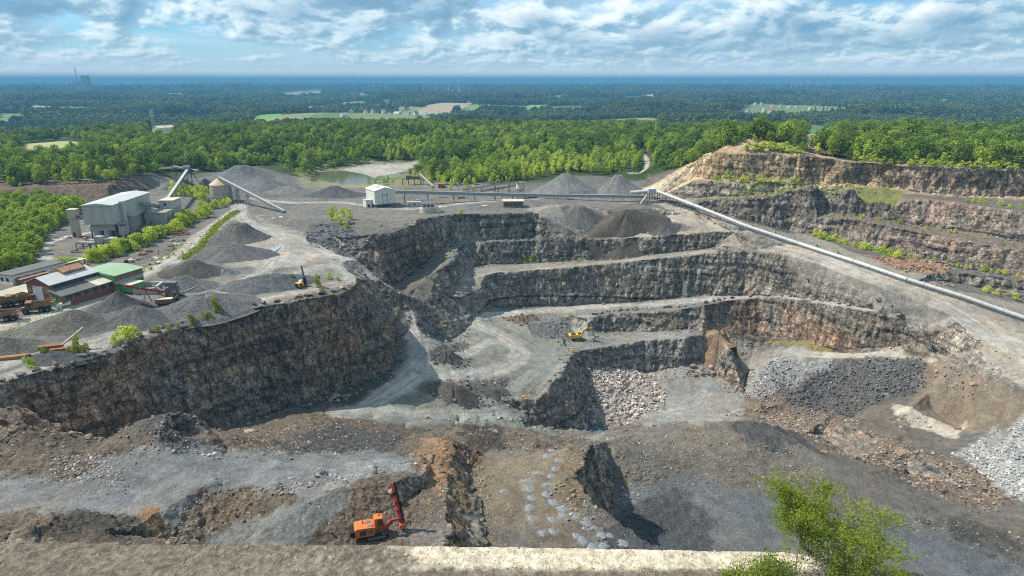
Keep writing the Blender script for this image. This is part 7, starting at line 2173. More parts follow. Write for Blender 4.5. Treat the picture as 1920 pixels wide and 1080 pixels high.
# big yellow excavator
def excavator(px, py, yaw, sc, body, label):
    p = P(px, py); e = empty('excavator', p + Vector((0, 0, -.05)), math.radians(yaw), label, 'excavator'); e.scale = (sc, sc, sc)
    for y in (-1.6, 1.6): track(e, y, 5.6, 1.25, .75)
    MB().box(-1.6, 1.6, -1.3, 1.3, .6, 1.3).build('undercarriage', M_STEEL, e)
    m = MB(); m.prism([(-4.6, 1.45), (1.6, 1.4), (1.6, 2.2), (.2, 3.2), (-4.2, 3.35), (-4.75, 2.7)], -1.85, 1.85, 'y'); hb = m.build('upper_body', body, e)
    MB().box(-4.82, -4.55, -1.4, -.5, 1.8, 2.5).build('rear_grille', M_RUBBER, hb); MB().box(-4.82, -4.55, .3, 1.2, 1.8, 2.5).build('rear_grille', M_RUBBER, hb)
    MB().box(-3.6, -1.2, -1.4, 1.2, 3.3, 3.42).build('engine_cover', M_RUBBER, hb); cyl(hb, 'exhaust', (-2.8, -.6, 3.3), (-2.8, -.6, 4.0), .12, M_RUBBER, 8)
    m = MB(); m.prism([(.1, 1.45), (2.3, 1.45), (2.5, 2.6), (1.9, 3.8), (.1, 3.85)], .5, 1.85, 'y'); cb = m.build('cab', body, e)
    MB().prism([(.4, 2.4), (2.3, 2.5), (1.8, 3.6), (.4, 3.65)], 1.83, 1.9, 'y').build('cab_window', M_GLASS, cb); MB().prism([(.4, 2.4), (2.3, 2.5), (1.8, 3.6), (.4, 3.65)], .44, .52, 'y').build('cab_window', M_GLASS, cb)
    m = MB(); m.prism([(1.2, 1.9), (1.9, 1.7), (3.4, 4.6), (5.0, 5.9), (7.0, 5.7), (6.9, 6.35), (4.8, 6.75), (2.9, 5.5)], -.65, .1, 'y'); m.build('boom', body, e)
    m = MB(); m.prism([(6.4, 6.5), (7.2, 6.6), (7.7, 5.2), (8.6, 2.4), (8.1, 2.2), (6.7, 5.0)], -.55, 0, 'y'); m.build('stick', body, e)
    m = MB(); m.prism([(8.0, 2.6), (8.8, 2.5), (9.6, 1.7), (9.5, .6), (8.6, -.05), (7.6, .25), (7.4, .7), (8.5, .8), (8.8, 1.5)], -1.3, .75, 'y'); m.build('bucket', M_CONCD, e)
    for a_, c_ in (((1.9, -.9, 2.2), (4.0, -.9, 5.2)), ((4.6, -.28, 6.9), (6.6, -.28, 6.6)), ((7.3, -.28, 5.4), (8.7, -.28, 2.7))):
        cyl(e, 'hydraulic_cylinder', a_, c_, .16, M_STEEL, 8)
    return e
excavator(1083, 637, 8, 1.12, M_YELLOW, 'yellow excavator digging on the bench in the middle of the pit')
# small yellow and black drilling machine on the left plateau
p = P(564, 539)
e = empty('drill_machine', p, math.radians(62), 'small yellow and black drilling machine with raised dark mast on the left plateau', 'drill rig')
for y in (-1.1, 1.1): track(e, y, 3.8, .9, .5)
hb = MB().prism([(-2.4, .9), (.9, .9), (1.0, 1.9), (.2, 2.5), (-2.2, 2.5)], -1.25, 1.25, 'y').build('engine_housing', M_YELLOW, e)
MB().box(-2.5, -2.38, -1.0, 1.0, 1.0, 2.3).build('rear_grille', M_RUBBER, hb); MB().box(-1.8, -.3, -1.3, -1.24, 1.2, 2.1).build('side_grille', M_RUBBER, hb)
cb = MB().prism([(.2, 1), (1.7, 1), (1.8, 2.2), (1.5, 3.1), (.2, 3.1)], .0, 1.25, 'y').build('cab', M_WPAINT, e)
MB().prism([(.5, 1.9), (1.6, 1.9), (1.4, 2.9), (.5, 2.9)], 1.23, 1.3, 'y').build('cab_window', M_GLASS, cb)
m = MB(); m.prism([(1.6, .9), (3.2, .9), (3.0, 4.2), (2.1, 4.2)], -.7, .4, 'y'); m.build('boom', M_RUBBER, e)
m = MB(); m.bar((2.9, -.1, .6), (1.9, .4, 9.6), .55, .6); ms = m.build('mast', M_STEEL, e)
cyl(ms, 'drill_steel', (3.3, -.1, .6), (2.3, .4, 9.0), .08, M_RUBBER, 6)

# red stacker and screening plant
p = P(324, 562); tip = P(241, 575) + Vector((0, 0, 8.6))
e = empty('screening_plant', p, 0, 'mobile screening plant with a long red stacker boom in the left yard', 'machine')
d = tip - p
def V3(*a): return Vector(a)
b0 = V3(-1, 0, 2.4)
m = MB(); m.bar(b0 + V3(4, 1, -.6), V3(d.x, d.y, d.z), 1.1, .75); bo = m.build('stacker_boom', M_RED, e)
m = MB(); m.bar(b0 + V3(4, 1, -.1), V3(d.x, d.y, d.z + .42), .8, .08); m.build('belt', M_RUBBER, bo)
q = b0.lerp(V3(d.x, d.y, d.z), .55); m = MB(); m.bar(q, V3(q.x - 1, q.y - 2, -.4), .25); m.bar(q, V3(q.x + 1, q.y + 2, -.4), .25); m.build('boom_leg', M_STEEL, bo)
for t in (.25, .72):
    q = b0.lerp(V3(d.x, d.y, d.z), t); MB().bar(q + V3(-1.4, -.62, .15), q + V3(1.4, -.62, .35), .04, .3).build('white_plate', M_WPAINT, bo)
for y in (-1.2, 1.2): track(e, y, 5, 1.0, .5)
m = MB(); m.bar((-3, 0, 1.2), (5, 0, 1.6), 1.6, .6); m.build('chassis', M_RUBBER, e)
MB().prism([(-2, 3.4), (3, 4.4), (3, 6.0), (-2, 5.2)], -1.2, 1.2, 'y').build('screen_box', M_STEEL, e)
MB().prism([(-1.6, 6.0), (1.8, 6.0), (2.8, 7.8), (-2.6, 7.8)], -1.5, 1.5, 'y').build('feed_hopper', M_STEEL, e)
m = MB(); m.bar((3, .5, 2), (10, 3.5, 5.0), 1.0, .5); m.build('side_conveyor', M_STEEL, e)
m = MB(); m.bar((3, -1, 1.4), (11, -1.5, 1.5), 1.0, .5); m.build('tail_conveyor', M_STEEL, e)
m = MB(); m.bar((-2, 1.0, 2), (-11, 6.0, 4.6), .9, .4); m.build('side_conveyor', M_STEEL, e)
for x in (-2, 2.5): MB().box(x - .15, x + .15, -1.3, 1.3, 1.0, 4.4).build('support', M_STEEL, e)
MB().box(-1, 1.2, -1.6, -1.0, 1.8, 3.6).build('engine_box', M_GREEN, e)
p = P(309, 571); e = empty('feeder_wagon', p, math.radians(14), 'small rusty feeder wagon with pale top before the red stacker', 'machine')
MB().prism([(-3, .7), (3, .7), (3.4, 2.4), (-3.2, 2.4)], -1.3, 1.3, 'y').build('hopper', M_RUST, e); MB().box(-3.1, 3.2, -1.35, 1.35, 2.4, 2.55).build('cover', M_ROOFB, e)
for x in (-2, 2):
    for y in (-1.2, 1.2): cyl(e, 'wheel', (x, y - .2, .5), (x, y + .2, .5), .5, M_RUBBER, 12)
MB().bar((3, 0, 1.6), (5.5, .5, 3.4), .5).build('drawbar', M_STEEL, e)

p = P(277, 552); fr = Frame(p.x - 4, p.y, 6)
e = fr.root('concrete_bin', 'open pale concrete block bin behind the red stacker', 'storage bin')
for nm, pr in (('back_wall', (-6, 7, 9, 10)), ('side_wall', (6, 7, -.5, 9)), ('front_wall', (-2, 6, -.5, .6)), ('left_wall', (-7, -6, 4, 10))):
    x0, x1, y0, y1 = pr; n = max(1, int(max(x1 - x0, y1 - y0) / 2.4))
    for row in range(3):
        for k in range(n):
            if x1 - x0 > y1 - y0: bx = (x0 + (x1 - x0) * k / n, x0 + (x1 - x0) * (k + 1) / n - .06, y0 + random.uniform(0, .06), y1)
            else: bx = (x0, x1 - random.uniform(0, .06), y0 + (y1 - y0) * k / n, y0 + (y1 - y0) * (k + 1) / n - .06)
            MB().box(*bx, -.6 + 1.0 * row, .38 + 1.0 * row).build('block', M_CONC, e)

def haul_truck(px, py, yaw, label, raised=0):
    p = P(px, py); e = empty('dump_truck', p + Vector((0, 0, .05)), math.radians(yaw), label, 'dump truck', 'parked dump trucks')
    e.scale = (1.12, 1.12, 1.12)
    MB().box(-4.0, 3.6, -.8, .8, .9, 1.6).build('chassis', M_STEEL, e)
    m = MB(); m.add([(-4.9, -1.5, 2.9), (1.2, -1.5, 1.7), (1.2, 1.5, 1.7), (-4.9, 1.5, 2.9), (-5.2, -1.8, 3.5), (1.6, -1.8, 3.7), (1.6, 1.8, 3.7), (-5.2, 1.8, 3.5), (-4.9, -1.6, 3.3), (1.3, -1.6, 3.5), (1.3, 1.6, 3.5), (-4.9, 1.6, 3.3), (-4.6, -1.35, 3.0), (1.0, -1.35, 1.95), (1.0, 1.35, 1.95), (-4.6, 1.35, 3.0)],
        [(0, 3, 2, 1), (0, 1, 5, 4), (1, 2, 6, 5), (2, 3, 7, 6), (3, 0, 4, 7), (4, 5, 9, 8), (5, 6, 10, 9), (6, 7, 11, 10), (7, 4, 8, 11), (8, 9, 13, 12), (9, 10, 14, 13), (10, 11, 15, 14), (11, 8, 12, 15), (12, 13, 14, 15)])
    bd = m.build('dump_body', M_OCHRE, e)
    m = MB()
    for k in range(5):
        x = -4.2 + 1.25 * k; m.box(x - .1, x + .1, -1.86, -1.5, 2.5 - .2 * k, 3.5); m.box(x - .1, x + .1, 1.5, 1.86, 2.5 - .2 * k, 3.5)
    m.build('body_rib', M_OCHRE, bd)
    m = MB(); m.prism([(1.3, 3.7), (1.6, 3.7), (3.1, 3.95), (3.1, 4.1), (1.3, 3.95)], -1.7, 1.7, 'y'); m.build('canopy', M_OCHRE, bd)
    cb = MB().prism([(2.0, 1.5), (3.4, 1.5), (3.5, 2.4), (3.2, 3.5), (2.0, 3.5)], -.9, .9, 'y').build('cab', M_OCHRE, e)
    MB().prism([(2.2, 2.4), (3.3, 2.4), (3.1, 3.3), (2.2, 3.3)], -.95, -.88, 'y').build('cab_window', M_GLASS, cb); MB().prism([(2.2, 2.4), (3.3, 2.4), (3.1, 3.3), (2.2, 3.3)], .88, .95, 'y').build('cab_window', M_GLASS, cb)
    MB().prism([(3.5, 1.0), (4.9, 1.0), (4.9, 1.9), (3.5, 2.4)], -.9, .9, 'y').build('bonnet', M_OCHRE, e)
    for x in (3.4, -1.2, -3.0):
        for y in (-1.25, 1.25):
            w_ = cyl(e, 'wheel', (x, y - .35, .85), (x, y + .35, .85), .85, M_RUBBER, 18); cyl(w_, 'rim', (x, y - .37, .85), (x, y + .37, .85), .42, M_OCHRE, 12)
haul_truck(72, 585, 205, 'worn ochre dump truck parked in front of the brick workshop gable')
haul_truck(8, 602, 200, 'worn ochre dump truck at the left edge nearest the wet road')
haul_truck(34, 573, 212, 'worn ochre dump truck beside the grey tool shed with tail raised')
haul_truck(4, 577, 205, 'worn ochre dump truck cut by the left edge behind two others')
def tank(px, py, yaw, ln, r, label, mat):
    p = P(px, py); e = empty('storage_tank', p, math.radians(yaw), label, 'tank', 'pale tanks beside the workshop')
    m = MB(); m.tube((-ln / 2, 0, r + .3), (ln / 2, 0, r + .3), r, r, 18); m.tube((ln / 2, 0, r + .3), (ln / 2 + .4, 0, r + .3), r, r * .5, 18); m.tube((-ln / 2 - .4, 0, r + .3), (-ln / 2, 0, r + .3), r * .5, r, 18); m.build('shell', mat, e, True)
    for x in (-ln / 3, ln / 3): MB().box(x - .15, x + .15, -r * .8, r * .8, -.4, .6).build('saddle', M_CONC, e)
tank(119, 577, 62, 5.2, .95, 'pale green tank lying at the corner of the brick workshop', M_GTANK)
tank(191, 549, 62, 6.0, .85, 'pale green tank lying before the green hall', M_GTANK)
def car(px, py, yaw, mat, label):
    p = P(px, py); e = empty('car', p, math.radians(yaw), label, 'car')
    bd = MB().prism([(-2.1, .35), (2.1, .35), (2.15, .8), (1.1, .95), (.5, 1.45), (-1.3, 1.45), (-1.9, .95), (-2.15, .85)], -.85, .85, 'y').build('body', mat, e)
    MB().prism([(.95, .98), (.45, 1.38), (-1.2, 1.38), (-1.6, .98)], -.87, .87, 'y').build('window', M_GLASS, bd)
    for x in (-1.3, 1.35):
        for y in (-.78, .78): cyl(e, 'wheel', (x, y - .1, .33), (x, y + .1, .33), .33, M_RUBBER, 14)
car(6, 549, 160, simple_mat('blue_car_paint', (.05, .09, .22), .3, .2, .05), 'dark blue car parked at the left edge beside the tool shed')
car(3, 526, 100, M_WPAINT, 'white car parked at the left edge by the thicket')
# rusty machine, beams, scrap
p = P(104, 660); e = empty('old_feeder', p, math.radians(20), 'rusty orange old feeder machine with a grey conveyor on the left plateau', 'machine')
MB().prism([(-4, .6), (2, .6), (3, 2.6), (-4.6, 2.6)], -1.2, 1.2, 'y').build('hopper', M_RUST, e)
MB().box(-1, 3.5, -2.6, -1.4, .3, 1.8).build('engine_box', simple_mat('faded_orange', (.33, .15, .085), .85, 0, .3), e); MB().box(3.5, 8, -1, 1, .4, 1.1).build('chassis', M_RUST, e)
m = MB(); m.bar((2, 0, 2.0), (8.6, 3.2, 6.6), 1.1, .35); m.build('conveyor', M_CONCD, e); m = MB(); m.bar((6, 2, 4.6), (6, 2, -.3), .25); m.build('conveyor_leg', M_RUST, e)
for x in (-3, 6): cyl(e, 'wheel', (x, -1.5, .5), (x, 1.5, .5), .55, M_RUBBER, 12)
p = P(20, 672); e = empty('beam_stack', p, math.radians(20), 'stack of long orange brown beams at the left edge of the plateau', 'beams')
bm_ = MB().box(-6, 5, -.22, .22, 0, .44).mesh('beam', M_WOOD)
for k in range(9):
    o = link(bpy.data.objects.new('beam', bm_), e); o.location = (random.uniform(-1, 1), -1.2 + .5 * (k % 5), .46 * (k // 5)); o.rotation_euler = (0, 0, random.uniform(-.03, .03))
for k in range(2): MB().box(-5 + 9 * k, -4.7 + 9 * k, -1.6, 1.4, -.3, 0).build('bearer', M_WOOD, e)
def scrap(px, py, ln, label, mats, seed):
    r = random.Random(seed); p = P(px, py); e = empty('scrap_pile', p, math.radians(35 + r.uniform(-15, 15)), label, 'scrap', 'scrap along the plant road')
    for k in range(9):
        a = Vector((r.uniform(-ln, ln), r.uniform(-1.3, 1.3), r.uniform(-.1, .5)))
        if r.random() < .5: m = MB(); m.bar(a, a + Vector((r.uniform(-3, 3), r.uniform(-.8, .8), r.uniform(0, .8))), r.uniform(.15, .45)); m.build('beam', r.choice(mats), e)
        else:
            w, h = r.uniform(.5, 1.4), r.uniform(.3, 1.1); m = MB(); m.prism([(-w, 0), (w, 0), (w * .8, h), (-w * .6, h * .8)], -w * .6, w * .6, 'y'); o = m.build('piece', r.choice(mats), e); o.location = a; o.rotation_euler = (r.uniform(-.3, .3), r.uniform(-.3, .3), r.uniform(0, 3))
for k, (px, py, lab, ms_) in enumerate(((343, 441, 'red and orange scrap pieces at the far end of the scrap strip', (M_RUST, M_ORANGE, M_RED)), (334, 452, 'mixed pale scrap next to the red pieces', (M_ROOF, M_RUST, M_STEEL)), (325, 461, 'grey scrap in the middle of the strip beside the road', (M_STEEL, M_CONC, M_RUST)), (316, 470, 'dark scrap pile just nearer than the grey one', (M_RUST, M_STEEL)), (300, 486, 'pale concrete scrap near the bend of the strip', (M_CONC, M_WPAINT, M_STEEL)), (285, 497, 'white and rusty scrap beyond the green hall', (M_WPAINT, M_RUST, M_STEEL)), (245, 492, 'dark red and grey scrap close behind the green hall', (M_RED, M_STEEL, M_RUBBER)), (252, 488, 'dark scrap beside the dark red pieces', (M_RUBBER, M_STEEL, M_WPAINT)), (270, 478, 'rust brown girders lying along the hedge, near part', (M_RUST, M_WOOD)), (225, 480, 'pale long sheets stacked behind the green hall', (M_ROOF, M_ROOFB)), (262, 465, 'rusty girders lying along the hedge, far part', (M_RUST, M_WOOD)), (280, 472, 'small rusty frame standing on the side track', (M_RUST, M_OCHRE)), (205, 455, 'light debris at the foot of the plant building', (M_CONC, M_STEEL)), (120, 447, 'rusty parts on the turning circle', (M_RUST, M_RED, M_WPAINT)), (170, 447, 'pale machine parts beside the silo legs', (M_OCHRE, M_CONC, M_RED)), (520, 410, 'white debris at the foot of the long belt conveyor', (M_WPAINT, M_CONC)), (830, 371, 'rusty machine parts under the covered conveyor', (M_RUST, M_OCHRE, M_STEEL)), (862, 372, 'coiled belts and parts below the covered conveyor', (M_RUBBER, M_RUST, M_OCHRE)), (905, 388, 'tan stone blocks stacked beside the tan brick store', (M_CONC, M_ROOFB)))):
    scrap(px, py, 3.2, lab, ms_, k)
def pole(px, py, h, label, lamp):
    p = P(px, py); e = empty('lamp_post' if lamp else 'power_pole', p, .5, label, 'lamp post' if lamp else 'pole')
    m = MB(); m.tube((0, 0, -.5), (0, 0, h), .16, .09, 8); m.build('post', M_STEEL if lamp else M_RUST, e)
    if lamp: m = MB(); m.bar((0, 0, h), (1.4, 0, h + .2), .1); m.build('arm', M_STEEL, e); MB().box(1.0, 1.9, -.15, .15, h + .1, h + .3).build('lamp_head', M_STEEL, e)
    else: MB().bar((-1, 0, h - .6), (1, 0, h - .6), .14).build('crossarm', M_RUST, e)
pole(298, 478, 7.5, 'thin grey lamp post on the side track by the hedge', True); pole(942, 376, 9.5, 'rust brown pole in front of the covered conveyor', False); pole(861, 361, 9, 'brown pole at the edge of the wood behind the covered conveyor', False)
# earth bank logs at the drilling bench edge
p0, p1 = P(1216, 1008), P(1226, 1028); MB().bar(p0 + Vector((0, 0, .3)), p1 + Vector((0, 0, .4)), .22, .2).build('timber', M_RUST); tag(bpy.data.objects['timber'], 'rusty bar lying across the corner of the drilling bench', 'bar')

# ------------------------------------------------------------------ far away
def house_mesh(w, l, h, rh, rm):
    m1 = MB(); m1.prism([(-w / 2, -1), (w / 2, -1), (w / 2, h), (0, h + rh), (-w / 2, h)], -l / 2, l / 2, 'y')
    m2 = MB(); m2.prism([(-w / 2 - .5, h - .3), (0, h + rh), (0, h + rh + .4), (-w / 2 - .5, h + .1)], -l / 2 - .4, l / 2 + .4, 'y'); m2.prism([(.02, h + rh), (w / 2 + .5, h - .3), (w / 2 + .5, h + .1), (.02, h + rh + .4)], -l / 2 - .4, l / 2 + .4, 'y')
    m3 = MB()
    for y in (-l * .3, 0, l * .3): m3.box(-w / 2 - .06, -w / 2 + .02, y - .7, y + .7, 1.2, 2.6); m3.box(w / 2 - .02, w / 2 + .06, y - .7, y + .7, 1.2, 2.6)
    m3.box(-1, 1, -l / 2 - .06, -l / 2 + .02, 1, 2.6); m3.box(-.7, .7, -l / 2 - .06, -l / 2 + .02, h, h + 1.4)
    m4 = MB(); m4.box(w * .2, w * .2 + .8, -.5, .4, h + rh * .4, h + rh + 1.0)
    return [('wall', m1.mesh('wall', M_RENDER)), ('roof', m2.mesh('roof', rm)), ('window', m3.mesh('window', M_GLASS)), ('chimney', m4.mesh('chimney', M_BRICK))]
HM = [house_mesh(10, 13, 5.5, 4.5, M_TILE), house_mesh(11, 15, 5, 4, M_ROOF), house_mesh(10, 12, 6, 4.5, M_ROOFD), house_mesh(14, 28, 5.5, 2.8, M_ROOFB)]
def house(px, py, k, label, group, sc=1.0):
    g = G(px, py); z = float(ground_z_many(np.array([g.x]), np.array([g.y]))[0])
    e = empty('house', (g.x, g.y, z), random.uniform(-.9, .9), label, 'house', group); e.scale = (sc,) * 3
    for nm, me in HM[k]: link(bpy.data.objects.new(nm, me), e)
VG = 'houses of the village behind the wood'
for px, py, k, lab in ((645, 226, 1, 'white house leftmost in the village behind the wood'), (660, 223, 1, 'pale house second from the left in the village'), (686, 218, 0, 'large pale house with red brown roof in the village'), (700, 221, 0, 'red roofed house right of the large pale one'), (720, 220, 2, 'dark roofed house in the middle left of the village'), (731, 216, 0, 'red roofed house at the field edge of the village'), (746, 219, 3, 'big bright white roofed house in the middle of the village'), (766, 220, 1, 'grey roofed house right of the big bright one'), (780, 221, 2, 'dark roofed house in the middle right of the village'), (799, 218, 1, 'white gabled house before the right end of the village'), (815, 219, 3, 'long pale roofed house in the right part of the village'), (830, 219, 3, 'long bright roofed house at the right end of the village'), (850, 219, 2, 'grey house past the right end of the village'), (690, 214, 2, 'dark house high on the left of the village'), (708, 214, 0, 'small red house at the back of the village')): house(px, py, k, lab, VG, 1.25)
VG = 'houses of the village at right'
for px, py, k, lab in ((1398, 212, 0, 'red roofed house leftmost in the right village'), (1402, 218, 2, 'dark house under the leftmost red roof'), (1415, 211, 1, 'grey roofed house second from left at right'), (1427, 210, 1, 'white house with grey roof in the right village'), (1432, 217, 1, 'bright white house in front in the right village'), (1444, 219, 0, 'red roofed house in front in the right village'), (1446, 212, 2, 'dark roofed house behind the red one in front'), (1463, 212, 0, 'tall red roofed house in the middle of the right village'), (1478, 213, 1, 'white gabled house right of the tall red one'), (1491, 213, 0, 'pale orange roofed house in the right village'), (1507, 213, 0, 'red roofed house near the poplars'), (1518, 216, 1, 'white house close to the poplars'), (1533, 218, 1, 'pale house between the poplars'), (1555, 219, 3, 'long white house right of the poplars'), (1565, 217, 3, 'long grey house last at right of the village'), (1345, 204, 0, 'red roofed farmhouse far left of the right village'), (1362, 203, 2, 'dark farm building far left of the right village')): house(px, py, k, lab, VG, 1.15)
VG = 'houses at the foot of the dark hill'
for px, py, k, lab in ((308, 249, 3, 'long pale pink house before the dark hill at left'), (328, 249, 1, 'white house right of the long pale pink one'), (345, 247, 1, 'grey house in the middle of the row before the dark hill'), (357, 246, 2, 'dark house in the row before the dark hill'), (368, 245, 0, 'red roofed house at the right end of the row'), (376, 248, 0, 'small red house in front of the row end')): house(px, py, k, lab, VG, 1.2)
VG = 'scattered far houses'
for px, py, k, lab in ((272, 181, 3, 'bright white far hall left of the field'), (283, 181, 3, 'second bright far hall left of the field'), (165, 184, 3, 'pale far factory below the chimney, right part'), (132, 184, 3, 'long white far factory below the chimney'), (20, 196, 1, 'white far house at the left edge'), (48, 197, 1, 'far white house near the left edge'), (540, 192, 1, 'white far house below the tan field'), (560, 187, 3, 'long pale far farm below the tan field'), (590, 190, 3, 'far greenhouse right of the farm'), (310, 169, 3, 'far pale hall under the horizon'), (330, 168, 3, 'far white hall under the horizon'), (1805, 167, 3, 'pale far tower block at right'), (1880, 170, 1, 'white far house at right edge'), (1700, 165, 3, 'pale far hall at right'), (915, 178, 0, 'far red house left of the large white hall')): house(px, py, k, lab, VG, 1.9)
def plain(px, py):
    g = G(px, py); return Vector((g.x, g.y, float(ground_z_many(np.array([g.x]), np.array([g.y]))[0])))
p = plain(984, 177); e = empty('warehouse', p, .15, 'large cream warehouse far away in the middle', 'building')
MB().box(-55, 55, -18, 18, -2, 26).build('wall', M_WHITE, e); MB().box(-57, 57, -20, 20, 26, 28).build('roof', M_ROOFB, e); MB().box(-52, -20, -18.4, -18, 2, 9).box(20, 50, -18.4, -18, 2, 9).build('gate', M_STEEL, e)
for px, py, w, h, lab in ((1797, 167, 20, 38, 'first of three pale far tower blocks'), (1803, 167, 18, 40, 'second of three pale far tower blocks'), (1811, 167, 18, 36, 'third of three pale far tower blocks')):
    p = plain(px, py); e = empty('tower_block', p, .3, lab, 'building', 'far tower blocks')
    MB().box(-w / 2, w / 2, -9, 9, -2, h).build('wall', M_RENDER, e); MB().box(-w / 2 - .5, w / 2 + .5, -9.5, 9.5, h, h + 1).build('roof', M_ROOFD, e)
    for k in range(6): MB().box(-w / 2 + 1, w / 2 - 1, -9.15, -8.9, 3 + 5.4 * k, 5.4 + 5.4 * k).build('window_band', M_GLASS, e)
# power station on the horizon
pd = 9200.0
def on_plain(px, dist):
    x = (px - 960) / FOC * (dist * CT + 140 * ST); h = _cb.ray_cast(Vector((x, dist, 500)), Vector((0, 0, -1))); return Vector((x, dist, h[0].z if h[0] else -55))
p = on_plain(155, 6300)
e = empty('power_station', p, 0, 'far power station with tall chimney and square boiler house on the horizon', 'power station')
k_ = 1.0
m = MB(); m.tube((-25, 0, -5), (-25, 0, 250), 5.0, 3.2, 16); m.build('chimney', M_CONC, e, True)
MB().box(30, 74, -30, 30, -5, 176).build('boiler_house', M_STEELB, e); MB().box(28, 76, -32, 32, 176, 179).build('boiler_roof', M_ROOF, e)
MB().box(-45, 30, -25, 25, -5, 128).build('turbine_hall', M_STEELB, e); MB().box(76, 92, -15, 15, -5, 118).build('coal_bunker', M_STEELB, e)
def turbine(px, dist, h, label):
    p = on_plain(px, dist); e = empty('wind_turbine', p, random.uniform(-.5, .5), label, 'wind turbine', 'wind turbines on the horizon')
    m = MB(); m.tube((0, 0, -3), (0, 0, h), 2.6, 1.6, 8); m.build('tower', M_WPAINT, e); MB().box(-1.8, 1.8, -4, 4, h - 1.8, h + 2).build('nacelle', M_WPAINT, e)
    a0 = random.uniform(0, 2)
    for k in range(3):
        t = a0 + k * 2.0944; m = MB(); m.bar((0, -4.6, h), (math.cos(t) * h * .48, -4.6, h + math.sin(t) * h * .48), 2.2, .7, (0, 1, 0)); m.build('blade', M_WPAINT, e)
for k, (px, dd, h) in enumerate(((701, 9500, 190), (724, 10000, 180), (794, 8600, 210), (818, 9600, 190), (835, 8000, 215), (842, 6500, 170), (860, 7200, 175), (938, 12000, 200), (1456, 9500, 200), (1481, 8600, 190), (1493, 9300, 200), (1498, 9900, 190), (1513, 8600, 220), (1518, 9000, 190), (1531, 9600, 190), (1552, 8800, 210), (1577, 11000, 190))):
    turbine(px, dd * .8, h * .6, 'tiny wind turbine standing on the far horizon')
# lattice pylon above the left wood, hillside buildings in the wood
g = G(291, 262); p = Vector((g.x, g.y, ground_z(g.x, g.y)))
e = empty('lattice_pylon', p, .3, 'slim grey lattice mast rising from the left wood', 'mast'); m = MB()
for z in range(0, 44, 4):
    w0, w1 = 2.2 * (1 - z / 56), 2.2 * (1 - (z + 4) / 56)
    for sx, sy in ((1, 1), (1, -1), (-1, -1), (-1, 1)): m.bar((sx * w0, sy * w0, z), (sx * w1, sy * w1, z + 4), .3)
    m.bar((w0, w0, z), (-w1, w1, z + 4), .16); m.bar((w0, -w0, z), (-w1, -w1, z + 4), .16)
m.build('lattice', M_PIPE, e)
for z in (33, 38): MB().box(-2.6, 2.6, -.5, .5, z, z + 1.6).build('antenna', M_WPAINT, e)
p = P(547, 266); e = empty('barn', p, .05, 'long barn with low orange tiled roof in the wood', 'building')
MB().box(-14, 14, -6, 6, -1, 4).build('wall', M_RENDER, e); m = MB(); m.prism([(-7, 3.8), (0, 6.2), (0, 6.6), (-7, 4.2)], -15, 15, 'x'); m.prism([(.02, 6.2), (7, 3.8), (7, 4.2), (.02, 6.6)], -15, 15, 'x'); m.build('roof', simple_mat('orange_tile', (.52, .27, .15), .8, 0, .2), e)
p = P(610, 270); e = empty('house', p, .5, 'dark roofed house with white walls and terrace in the wood', 'house'); e.scale = (1.15,) * 3
for nm, me in HM[2]: link(bpy.data.objects.new(nm, me), e)
MB().box(5, 14, -7, -1, -1, 3).build('terrace', M_RENDER, e)
# poplars
for k, px in enumerate((1526, 1541, 1549)):
    p = plain(px, 226); o = link(bpy.data.objects.new('tree', KINDS[9][0])); o.location = p; o.scale = (1.3, 1.3, 2.0); tag(o, 'tall dark poplar among the houses of the right village', 'tree', 'poplars in the right village')

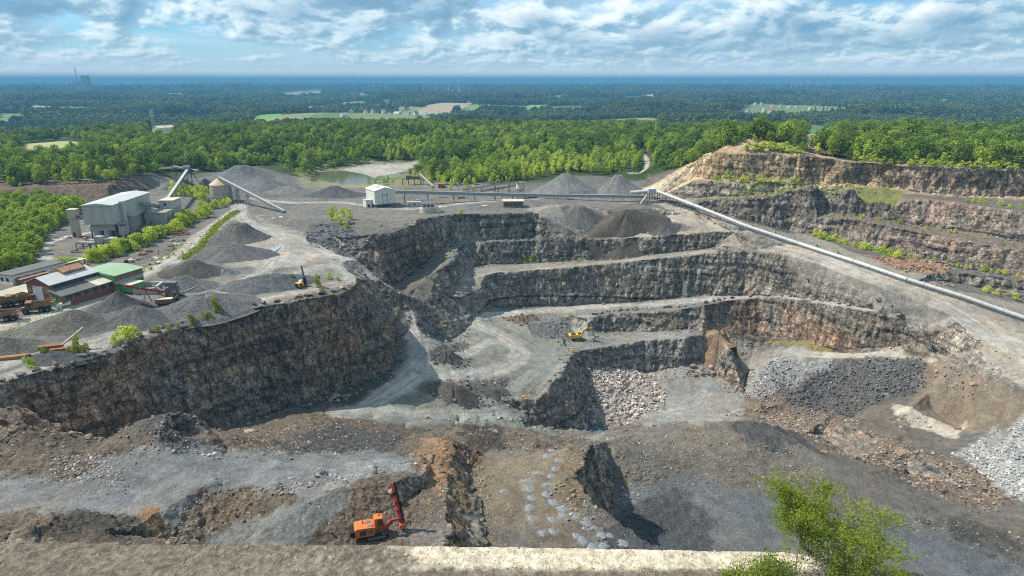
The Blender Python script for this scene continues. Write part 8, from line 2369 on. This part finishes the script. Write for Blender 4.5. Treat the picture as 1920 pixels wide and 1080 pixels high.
# ------------------------------------------------------------------ birches on the near rim
def birch(base, h, seed, lean, spread, nleaf, leafs, label, stems=1, low=.3, name='birch_tree'):
    r = random.Random(seed); nr = np.random.default_rng(seed)
    e = empty(name, base, 0, label, 'shrub' if name == 'shrub' else 'tree')
    wood = MB(); twigs = []
    def grow(p, d, ln, rad, lvl):
        segs = 4 if lvl < 2 else 3
        for s in range(segs):
            d2 = (d + Vector((r.gauss(0, .12), r.gauss(0, .12), r.gauss(.02, .08)))).normalized()
            q = p + d2 * (ln / segs); r1 = rad * (1 - .22 * (1 if lvl else .8))
            wood.tube(p, q, rad, r1, 7 if lvl == 0 else 5, False)
            if lvl >= 2 or (lvl == 1 and s >= 1): twigs.append((p, q, lvl))
            if lvl < 3 and (lvl > 0 or s >= 1 or low < .15):
                for k in range((3, 2, 2)[lvl]):
                    a = r.uniform(0, 6.283); side = Vector((math.cos(a), math.sin(a), 0))
                    b_ = (d2 * r.uniform(.35, .8) + side * r.uniform(.55, 1.0) * spread + Vector((0, 0, r.uniform(-.05, .25)))).normalized()
                    grow(p.lerp(q, r.uniform(.3, 1)), b_, ln * r.uniform(.42, .66), r1 * r.uniform(.38, .55), lvl + 1)
            p, d, rad = q, d2, r1
    for s in range(stems):
        a = seed + s * 2.2
        grow(Vector((math.cos(a) * .12, math.sin(a) * .12, -.3)) * (1 if stems > 1 else 0) + Vector((0, 0, -.3)), Vector((lean[0] + (math.cos(a) * .25 if stems > 1 else 0), lean[1] + (math.sin(a) * .2 if stems > 1 else 0), 1)).normalized(), h * .8, .075 * h / 8, 0)
    wood.build('trunk', BARK_PALE, e, True)
    P_ = np.array([tuple(t[0]) for t in twigs]); Q_ = np.array([tuple(t[1]) for t in twigs]); w = nr.gamma(.8, 1, len(twigs)) * np.array([1.0 if t[2] >= 3 else .6 if t[2] == 2 else .25 for t in twigs]); w *= np.where(Q_[:, 2] < h * low, .1, 1); w /= w.sum()
    i = nr.choice(len(twigs), nleaf, p=w); t = nr.random((nleaf, 1))
    c = P_[i] * (1 - t) + Q_[i] * t + nr.normal(0, .14, (nleaf, 3)); c[:, 2] -= np.abs(nr.normal(0, .08, nleaf))
    nn = nr.normal(size=(nleaf, 3)); nn[:, 2] += .5; nn /= np.linalg.norm(nn, axis=1)[:, None]
    v, f = quads(c, nn, leafs * nr.uniform(.6, 1.3, nleaf), nr)
    o = bpy.data.objects.new('foliage', mesh_np('foliage', v, f, None, False)); o.data.materials.append(LEAF_BIRCH); link(o, e)
    return e
LEAF_BIRCH = leaf_mat('leaf_birch', (0.085, 0.145, 0.014), (0.29, 0.34, 0.04), .38)
g = G(1488, 1078); birch(Vector((g.x, g.y - .4, ground_z(g.x, g.y) - .1)), 5.7, 3, (-.05, .02), .95, 8200, .13, 'slim young birch with pale trunk on the near rim, left of two', low=.45)
g = G(1548, 1078); birch(Vector((g.x + .2, g.y - 1.2, ground_z(g.x, g.y) - .3)), 6.0, 8, (.12, .05), 1.2, 11500, .13, 'wide young birch with forked trunk on the near rim, right of two', stems=2, low=.30)
for k, (px, py, h, n, lab) in enumerate(((1400, 1078, 2.3, 2300, 'bushy birch shrub on the near rim at the bottom left of the birches'), (1450, 1079, 2.6, 2400, 'leafy birch shrub between the rim path and the slim birch'), (1365, 1079, 1.5, 900, 'small leafy shrub farthest left on the near rim'), (1665, 1078, 1.6, 900, 'low leafy shrub at the right end of the near rim'))):
    g = G(px, py); birch(Vector((g.x, g.y - .6, ground_z(g.x, g.y) - .4)), h, 20 + k, (0, 0), 1.1, int(n * 1.4), .125, lab, stems=3, low=0, name='shrub')
print('all', round(time.time() - T0, 1))
